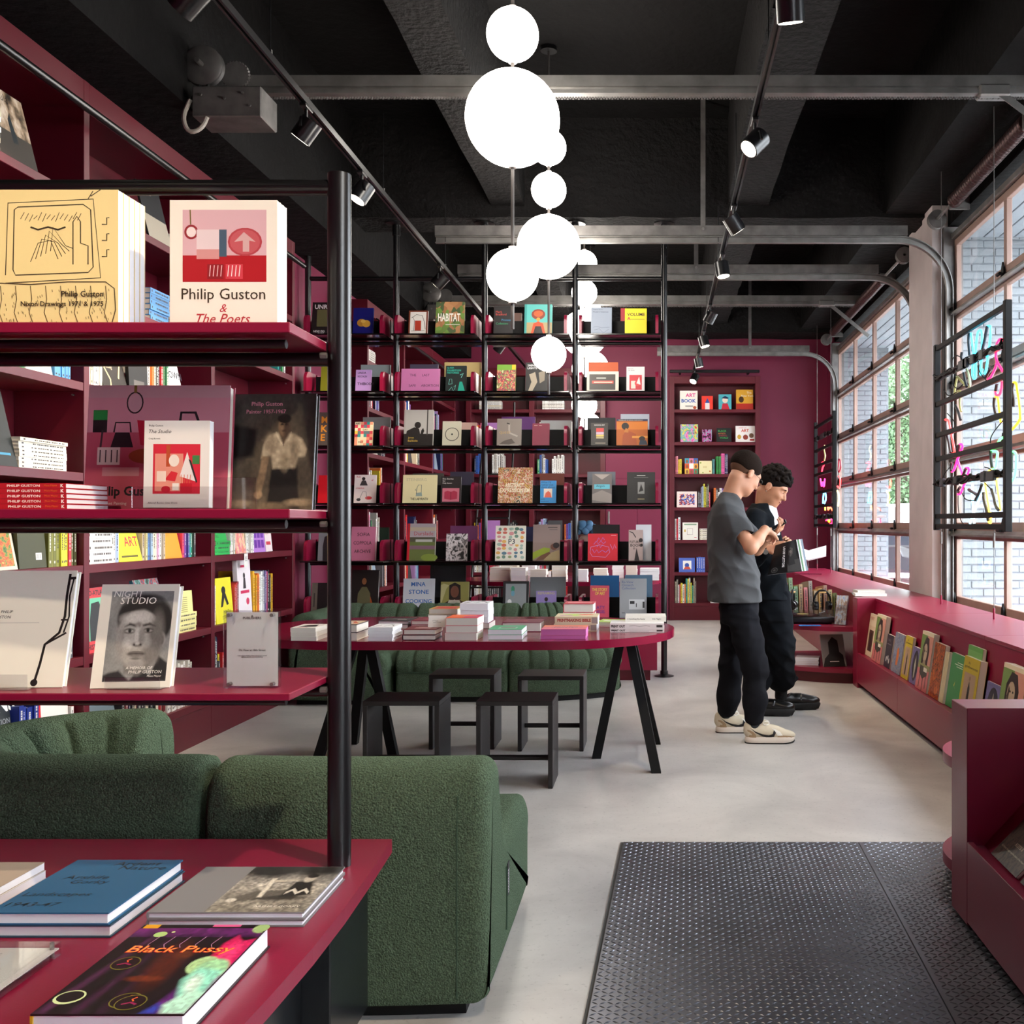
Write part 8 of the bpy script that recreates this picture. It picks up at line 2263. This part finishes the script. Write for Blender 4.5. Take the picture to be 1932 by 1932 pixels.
sock=limb((ankR+np.array([0,0,.08]),.042),(ankR+np.array([-.004,0,-.03]),.036),k=.01)+limb((ankL+np.array([0,0,.08]),.042),(ankL+np.array([-.004,0,-.03]),.036),k=.01)
sdf_obj('sock',sock[:1],.006,sock_c,p1);sdf_obj('sock',sock[1:],.006,sock_c,p1)
f,r_,u=fr1
Mh=np.stack([f,r_,u])
hair_c=mat('dark_brown_hair','#1f1611',.95,spec=.1,bump=(260,.6,4,.004))
hair=[(('e',HL1(-.018,0,.040),(.1105,.0885,.0985),Mh),.01,'u'),(('e',HL1(.150,0,-.035),(.112,.13,.120),Mh),.015,'s'),(('c',HL1(-.005,.08,-.075),HL1(-.005,-.08,-.075),.070,.070),.03,'s'),(('c',HL1(-.10,.08,-.09),HL1(-.10,-.08,-.09),.09,.09),.03,'s')]
sdf_obj('hair',hair,.0042,hair_c,p1,relax=1)
fade=[(('e',HL1(-.0145,0,.0345),(.1045,.0825,.0970),Mh),.01,'u'),(('e',HL1(.150,0,-.035),(.115,.13,.120),Mh),.01,'s'),(('c',HL1(-.0,.08,-.075),HL1(-.0,-.08,-.075),.050,.050),.015,'s'),(('c',HL1(-.10,.08,-.12),HL1(-.10,-.08,-.12),.075,.075),.02,'s')]
sdf_obj('hair_fade',fade,.0042,mat('faded_hair','#5a4032',.95,spec=.1,bump=(400,.4,3,.002)),p1,relax=1)
gl=MB()
for sd in(-1,1):
 ring=[HL1(.100,sd*.033+.024*math.cos(2*PI*i/18),-.004+.020*math.sin(2*PI*i/18))for i in range(18)]
 gl.tube(ring,.0016,6,closed=True)
 gl.tube([HL1(.098,sd*.057,.002),HL1(.06,sd*.072,.003),HL1(-.01,sd*.080,.004),HL1(-.025,sd*.079,-.012)],.0016,6)
gl.tube([HL1(.104,-.010,.0),HL1(.107,0,.003),HL1(.104,.010,.0)],.0016,6)
gl.build('glasses',M_BLACK,p1,world=True)
nl=[HL1(-.06+.045*math.cos(a),.062*math.sin(a),-.115-.012*math.cos(a))for a in[2*PI*i/24 for i in range(24)]]
def sneaker(parent,heel,yaw,s=1.0):
 0
 L_,wd=.305*s,.052*s
 cs,sn=math.cos(yaw),math.sin(yaw)
 T=lambda x,y,z:np.array([heel[0]+cs*x-sn*y,heel[1]+sn*x+cs*y,z])
 Mz=np.array([[cs,sn,0],[-sn,cs,0],[0,0,1]])
 up=[(('e',T(.055,0,.070),(.055,.040,.060),Mz),.02,'u'),(('e',T(.14,0,.062),(.10,.043,.050),Mz),.03,'u'),(('e',T(.235,0,.045),(.075,.047,.032),Mz),.03,'u'),(('c',T(.02,0,.075),T(.02,0,.105),.026,.024),.02,'u'),(('c',T(.10,0,.09),T(.12,0,.115),.030,.022),.02,'u'),(('c',T(.058,0,.10),T(.064,0,.16),.032,.036),.012,'s'),(('h',(0,0,1),.028),.003,'s')]
 o=sdf_obj('shoe',up,.0042,mat('cream_suede','#c9bda6',.75,bump=(200,.15,3,.001),vary=(6,.06)),parent,relax=1)
 def sub(name,mb,m,smooth='auto'):
  ob=mb.build(name,m,o,smooth)
  ob.location=(0,0,0)
  L0=parent.location
  for vv in ob.data.vertices:vv.co=vv.co-Vector(L0)
  return ob
 out_l=[]
 for i in range(40):
  a=2*PI*i/40
  cx=L_/2+L_/2*math.copysign(abs(math.cos(a))**.62,math.cos(a))
  w_=wd*(.86+.22*min(1,max(0,(cx-.1)/.12)))
  cy=w_*math.copysign(abs(math.sin(a))**.75,math.sin(a))
  out_l.append((cx,cy))
 so=MB();v=[];fcs=[]
 levels=[(0.006,.97,0),(.016,1.0,0),(.034,.99,0),(.040,.95,0)]
 for z,k,_ in levels:
  for(x,y)in out_l:
   xx=L_/2+(x-L_/2)*k
   zz=z+(.012*max(0,(xx-.24)/.065)**2 if z<.02 else 0)
   v.append(T(xx,y*k,zz))
 n=len(out_l)
 for j in range(3):
  for i in range(n):
   l=(i+1)%n
   fcs.append((j*n+i,j*n+l,(j+1)*n+l,(j+1)*n+i))
 fcs.append(tuple(range(n))[::-1]);fcs.append(tuple(range(3*n,4*n)))
 so.add(v,fcs)
 sub('midsole',so,cmat('#ded2c6',.6))
 tr=MB()
 tr.add([T(x,y,z+.012*max(0,(x-.24)/.065)**2)for z in(0,.0065)for x,y in out_l],[tuple(range(n))[::-1],tuple(range(n,2*n))]+[(i,(i+1)%n,n+(i+1)%n,n+i)for i in range(n)])
 sub('outsole',tr,M_RUBBER)
 def ysurf(x,z,sg):
  lo_,hi_=0.0,.09
  for _ in range(18):
   md=(lo_+hi_)/2
   P=T(x,sg*md,z)[None,:].astype(np.float32)
   F=.05
   for p,k,op in up:
    d=float(_d(p,P)[0])
    if op=='u':
     h=min(1,max(0,.5+.5*(F-d)/k));F=F+(d-F)*h-k*h*(1-h)
    else:
     d=-d;h=min(1,max(0,.5-.5*(F-d)/k));F=F+(d-F)*h+k*h*(1-h)
   if F<0:lo_=md
   else:hi_=md
  return lo_
 sw_t=[(.028,.097),(.06,.076),(.10,.060),(.14,.053),(.165,.060),(.172,.083)]
 sw_b=[(.028,.097),(.06,.068),(.10,.047),(.14,.036),(.172,.044),(.184,.068)]
 for sg in(-1,1):
  sw=MB();v=[];fc=[]
  for(a,b),(c,d)in zip(sw_t,sw_b):
   v.append(T(a,sg*(ysurf(a,b,sg)+.0040),b));v.append(T(c,sg*(ysurf(c,d,sg)+.0040),d))
  for i in range(len(sw_t)-1):fc.append((2*i,2*i+1,2*i+3,2*i+2))
  sw.add(v,fc)
  sub('swoosh',sw,cmat('#17171a',.4),False)
 def patch(name,pts_t,pts_b,m):
  for sg in(-1,1):
   pb=MB();v=[];fc=[]
   for(a,b),(c,d)in zip(pts_t,pts_b):
    v.append(T(a,sg*(ysurf(a,b,sg)+.0032),b));v.append(T(c,sg*(ysurf(c,d,sg)+.0032),d))
   for i in range(len(pts_t)-1):fc.append((2*i,2*i+1,2*i+3,2*i+2))
   pb.add(v,fc);sub(name,pb,m,False)
 tan=cmat('#ad9272',.85)
 patch('toe_guard',[(.195,.050),(.22,.052),(.25,.050),(.275,.046),(.295,.040)],[(.19,.036),(.22,.036),(.25,.036),(.28,.036),(.30,.036)],tan)
 patch('heel_patch',[(.012,.085),(.03,.082),(.05,.070),(.06,.058)],[(.010,.040),(.03,.038),(.05,.038),(.065,.038)],tan)
 patch('side_panel',[(.16,.095),(.185,.085),(.21,.072)],[(.195,.050),(.21,.050),(.225,.05)],cmat('#e6e2da',.7))
 lc=MB()
 for i in range(5):
  x=.125+i*.022;z=.117-i*.012
  lc.tube([T(x-.004,-.022,z-.010),T(x,-.008,z+.003),T(x+.006,.008,z+.003),T(x+.008,.022,z-.010)],.0028,6)
 for sg in(-1,1):
  lp=[T(.118+.02*math.cos(a)+.01,sg*(.012+.018*math.sin(a/2)),.122+.012*math.sin(a))for a in[2*PI*i/10 for i in range(10)]]
  lc.tube(lp,.0026,6,closed=True)
 sub('laces',lc,cmat('#efece4',.7))
 return o
sneaker(p1,Q(1405,1400,6.21)*np.array([1,1,0]),R(3))
sneaker(p1,Q(1350,1381,6.52)*np.array([1,1,0]),R(6))
YN=7.06
p2=thing('person','curly-haired man in a black shirt over white reading a magazine','person',(.78,YN,0))
SK2=skin_mat('skin_tan','#b57f60')
zq=lambda y:EYE+(VY-y)/FPX*YN
xq=lambda x:(x-VX)/FPX*YN
pel,che,nek=Q(1452,1135,YN),Q(1432,1010,YN),Q(1440,958,YN)
hipR,hipL=Q(1462,1150,6.97),Q(1446,1150,7.15)
kneR,kneL=Q(1472,1222,7.06),Q(1438,1232,7.16)
ankR,ankL=Q(1476,1306,7.31),Q(1424,1318,7.12)
shR,shL=Q(1426,978,6.90),Q(1446,978,7.24)
elR,wrR=Q(1420,1052,6.78),Q(1447,1037,6.69)
elL,wrL=Q(1468,1060,7.26),Q(1484,1032,7.02)
hc2=Q(1458,919,7.03)
fr2=frame_of(R(-24),R(30),R(8))
hp,HL2=head_prims(hc2,fr2,1.06)
body=[(('col',[pel[2]-.08,pel[2]+.1,che[2],nek[2]-.03,nek[2]],[pel[0],pel[0]-.01,che[0],nek[0],nek[0]],[YN]*5,[.07,.08,.085,.06,.045],[.09,.11,.13,.10,.05]),.03,'u')]
body+=limb((nek-np.array([0,0,.05]),.066),(HL2(-.030,0,-.055),.056))+hp
body+=limb((hipR,.055),(kneR,.042),(ankR,.030))+limb((hipL,.055),(kneL,.042),(ankL,.030))
body+=limb((shR,.04),(elR,.036),(wrR,.027),k=.02)+limb((shL,.04),(elL,.036),(wrL,.027),k=.02)
body+=hand_prims(wrR,Q(1474,1029,6.68)-wrR,np.array([.25,.75,-.55]),(.25,.3,.35,.4),thumb=-1,s=1.0)
body+=hand_prims(wrL,Q(1490,1018,6.93)-wrL,np.array([-.2,-.9,.2]),(.35,.4,.4,.45),thumb=1,s=1.0)
sdf_obj('body',body,.0052,SK2,p2,relax=1)
tee=[(('col',[zq(1010),zq(985),zq(962),zq(948)],[xq(1440),xq(1440),xq(1443),xq(1446)],[YN]*4,[.112,.112,.082,.058],[.15,.15,.10,.064]),.015,'u'),(('c',HL2(-.03,0,-.09),HL2(-.03,0,0),.054,.056),.006,'s')]
sdf_obj('white_undershirt',tee,.006,cmat('#dcdce0',.85),p2,relax=2)
jack_c=mat('black_cotton_shirt','#101317',.95,spec=.1,bump=(380,.2,3,.001),vary=(4,.2))
jk=[(('col',[zq(1130),zq(1090),zq(1040),zq(1000),zq(972),zq(950)],[xq(1449),xq(1446),xq(1437),xq(1432),xq(1432),xq(1436)],[YN]*6,[.150,.140,.132,.122,.098,.066],[.20,.20,.205,.20,.16,.09]),.02,'u')]
jk+=limb((shR,.078),(elR,.068),(wrR*.8+elR*.2,.052),k=.03)+limb((shL,.078),(elL,.068),(wrL*.75+elL*.25,.052),k=.03)
f,r_,u=fr2
fb=np.array([math.cos(R(-52)),math.sin(R(-52)),0.])
jk.append((('c',Q(1440,950,YN)+fb*.12,Q(1438,1010,YN)+fb*.21,.052,.008),.008,'s'))
jk.append((('c',HL2(-.03,0,-.085),HL2(-.03,0,0),.062,.068),.006,'s'))
sdf_obj('black_shirt',jk,.0065,jack_c,p2,wrinkle=folds(5,.014,50),relax=1)
pants=limb((hipR+np.array([0,.03,.04]),.115),(kneR,.10),(kneR*.35+ankR*.65,.095),(ankR+np.array([-.02,-.02,.085]),.088),k=.04)
pants+=limb((hipL+np.array([0,-.03,.04]),.115),(kneL,.095),(kneL*.35+ankL*.65,.085),(ankL+np.array([0,0,.085]),.075),k=.04)
pants+=[(('col',[zq(1165),zq(1150),zq(1115)],[pel[0]]*3,[YN]*3,[.12,.135,.135],[.15,.17,.17]),.05,'u')]
pants.append((('e',ankR+np.array([.04,-.02,.10]),(.075,.075,.035),None),.02,'u'))
sdf_obj('trousers',pants,.0068,mat('navy_black_trousers','#101216',.95,spec=.1,vary=(4,.2)),p2,wrinkle=folds(12,.010,60,2.0),relax=1)
for a in(ankR,ankL):
 sdf_obj('sock',limb((a+np.array([0,0,.18]),.046),(a+np.array([-.01,0,-.03]),.044),k=.01),.006,cmat('#0f0f11',.9),p2)
def loafer(parent,heel,yaw):
 cs,sn=math.cos(yaw),math.sin(yaw)
 T=lambda x,y,z:np.array([heel[0]+cs*x-sn*y,heel[1]+sn*x+cs*y,z])
 Mz=np.array([[cs,sn,0],[-sn,cs,0],[0,0,1]])
 up=[(('e',T(.06,0,.075),(.06,.042,.055),Mz),.02,'u'),(('e',T(.15,0,.07),(.10,.045,.045),Mz),.03,'u'),(('e',T(.25,0,.062),(.07,.048,.034),Mz),.03,'u'),(('c',T(.065,0,.11),T(.07,0,.17),.036,.04),.01,'s'),(('h',(0,0,1),.042),.003,'s')]
 o=sdf_obj('shoe',up,.0048,mat('black_leather','#0d0d0e',.3),parent,relax=1)
 so=MB()
 n=40;v=[]
 for z,k in((.0,.93),(.02,1.0),(.045,1.0),(.052,.95)):
  for i in range(n):
   a=2*PI*i/n
   x=.158+.163*math.copysign(abs(math.cos(a))**.6,math.cos(a))*k
   y=.054*math.copysign(abs(math.sin(a))**.7,math.sin(a))*k
   zz=z
   if z<.03:
    zz=z+.020*max(0,1-abs(x-.13)/.04)+(.006 if i%3==0 and z==0 else 0)
    zz+=.014*max(0,(x-.27)/.05)**2
   v.append(T(x,y,zz))
 fc=[]
 for j in range(3):
  for i in range(n):
   l=(i+1)%n
   fc.append((j*n+i,j*n+l,(j+1)*n+l,(j+1)*n+i))
 fc.append(tuple(range(n))[::-1]);fc.append(tuple(range(3*n,4*n)))
 so.add(v,fc)
 ob=so.build('chunky_sole',M_RUBBER,o,'auto')
 for vv in ob.data.vertices:vv.co=vv.co-Vector(parent.location)
 st=MB()
 st.tube([T(.170,-.047,.070),T(.178,-.032,.096),T(.18,0,.107),T(.178,.032,.096),T(.17,.047,.070)],.008,8)
 ob=st.build('saddle_strap',cmat('#3a3c40',.25),o,'auto')
 for vv in ob.data.vertices:vv.co=vv.co-Vector(parent.location)
loafer(p2,Q(1464,1337,7.33)*np.array([1,1,0]),R(4))
loafer(p2,Q(1412,1345,7.12)*np.array([1,1,0]),R(-6))
hair=[(('e',HL2(-.018,0,.044),(.112,.089,.100),np.stack(fr2)),.01,'u'),(('e',HL2(.150,0,-.055),(.115,.13,.125),np.stack(fr2)),.012,'s'),(('c',HL2(-.005,.09,-.065),HL2(-.005,-.09,-.065),.056,.056),.012,'s'),(('c',HL2(-.10,.08,-.09),HL2(-.10,-.08,-.09),.070,.070),.02,'s')]
rgh=np.random.default_rng(6)
for i in range(330):
 d=rgh.normal(size=3);d/=np.linalg.norm(d)
 if d[2]<-.05+.15*abs(d[1])or(d[0]>.8 and d[2]<.12):continue
 pp=HL2(-.010+d[0]*.104,d[1]*.084,.050+d[2]*.096)
 hair.append((('c',pp,pp+rgh.normal(size=3)*.006,.013,.011),.004,'u'))
sdf_obj('curly_hair',hair,.0042,mat('dark_curly_hair','#130d0b',.9,spec=.15,bump=(240,.8,4,.005)),p2,relax=0)
br=MB()
for(HL,par)in((HL2,p2),(HL1,p1)):
 e=MB()
 for sd in(-1,1):e.tube([HL(.094,sd*.016,.020),HL(.096,sd*.030,.025),HL(.086,sd*.047,.020)],[.0035,.0042,.002],6)
 e.build('eyebrows',hair_c,par,'auto',world=True)
 e=MB()
 for sd in(-1,1):e.sphere(HL(.0885,sd*.031,-.001),.0045,10,6)
 e.build('irises',cmat('#1c1410',.2),par,True,world=True)
 lp=MB().tube([HL(.0965,-.021,-.063),HL(.1005,-.008,-.0625),HL(.1005,.008,-.0625),HL(.0965,.021,-.063)],.0028,6)
 lp.build('mouth_line',cmat('#8a4a40',.5),par,'auto',world=True)
MB().sphere(HL2(.0,.084,-.044),.004,10,6).build('earring',M_STEEL,p2,True,world=True)
MB().sphere(HL2(.0,-.084,-.044),.004,10,6).build('earring',M_STEEL,p2,True,world=True)
ax=(Q(1474,1029,6.68)-wrR);ax/=np.linalg.norm(ax)
wt=MB();q0=wrR-ax*.012
wt.cyl(q0-ax*.012,q0+ax*.012,.031,n=20)
wt.build('watch_strap',M_BLACKM,p2,'auto',world=True)
wt=MB();cfc=q0+np.array([.0,-.028,-.01]);wt.cyl(cfc,cfc+np.array([0,-.007,-.002]),.017,n=18)
wt.build('watch_case',M_STEEL,p2,'auto',world=True)
t=thing('mobile_phone','black mobile phone held by the man in grey','phone',tuple(Q(1464,995,6.42)),rot=(R(20),R(-32),R(-12)))
MB().rbox(-.04,.075,-.034,.034,-.004,.004,.0035,2).build('case',M_BLACK,t,'auto')
MB().box(-.037,.072,-.031,.031,.004,.0046).build('screen',cmat('#1c2430',.1),t)
t=thing('open_magazine','open magazine with a black portrait cover held by the man in black','magazine',tuple(Q(1480,1052,6.66)))
L0=np.array(t.location)
cTL,cTR,cBR,cBL=Q(1463,1029,6.66),Q(1502,1018,6.62),Q(1513,1078,6.60),Q(1448,1085,6.64)
nrm=np.array([-.10,-.98,.15])
def mg(uu,vv,off=0.0,bend=.016):
 p=(cBL*(1-uu)+cBR*uu)*(1-vv)+(cTL*(1-uu)+cTR*uu)*vv
 return p+nrm*(off+bend*math.sin(PI*min(1,uu*1.05)))-L0
def sheet(name,m,o0,o1,ext,du=0.0):
 v,fcs=[],[]
 n=12
 for i in range(n+1):
  uu=i/n*(1+ext)
  for vv in(0,1):
   for o in(o0,o1):
    p=mg(min(uu,1.0),vv,o)
    if uu>1:p=p+(np.array([1,.25,.12])*(uu-1)*.2)
    p=p+np.array([0,du,0])*uu
    v.append(p)
 for i in range(n):
  a,b=i*4,i*4+4
  fcs+=[(a,a+2,b+2,b),(a+1,b+1,b+3,a+3),(a,b,b+1,a+1),(a+2,a+3,b+3,b+2)]
 fcs+=[(0,1,3,2),(n*4,n*4+2,n*4+3,n*4+1)]
 return MB().add(v,fcs).build(name,m,t,'auto')
sheet('cover',cmat('#0d0d0e',.35),.0,-.001,0)
sheet('pages',M_PAGESW,-.0012,-.007,.035)
sheet('pages',cmat('#4a7a4a',.5),-.008,-.010,.10,.012)
sheet('pages',M_PAGESW,-.011,-.016,.16,.02)
sheet('back_cover',cmat('#5a6a7a',.4),-.018,-.020,.24,.03)
pm=MB()
def mapped(items):
 tmp=MB();draw(tmp,items,1,1,y0=0,step=.0001)
 for i in range(len(tmp.v)):
  x,y,z=tmp.v[i]
  tmp.v[i]=tuple(mg(x,z,.0012-y))
 pm.v.extend([]);n0=len(pm.v)
 pm.v+=tmp.v;pm.f+=[tuple(k+n0 for k in ff)for ff in tmp.f];pm.mi+=tmp.mi;pm.col+=tmp.col
mapped([('r',.58,.03,.99,.40,'#3a3836'),('p',[(.55,.35),(.62,.50),(.60,.70),(.68,.84),(.84,.88),(.92,.74),(.90,.52),(.96,.40),(.98,.28),(.62,.22)],'#161514'),('p',[(.60,.56),(.62,.72),(.70,.80),(.80,.76),(.78,.60),(.70,.50)],'#4a4340'),('e',.70,.66,.05,.05,'#6a605a'),('e',.18,.13,.10,.09,'#5a5856'),('e',.18,.13,.075,.065,'#0d0d0e'),('e',.18,.13,.04,.035,'#5a5856')])
tmp=MB();put_text(tmp,'LOUIS VUITTON',0,0,w=.66,col='#f0eeea',y=0,bold=.02)
tmp.v=[tuple(mg(.40+p[2]*1.3,.86-p[0],.004))for p in tmp.v]
n0=len(pm.v);pm.v+=tmp.v;pm.f+=[tuple(k+n0 for k in ff)for ff in tmp.f];pm.mi+=tmp.mi;pm.col+=tmp.col
pm.build('cover_print',M_PRINT,t)
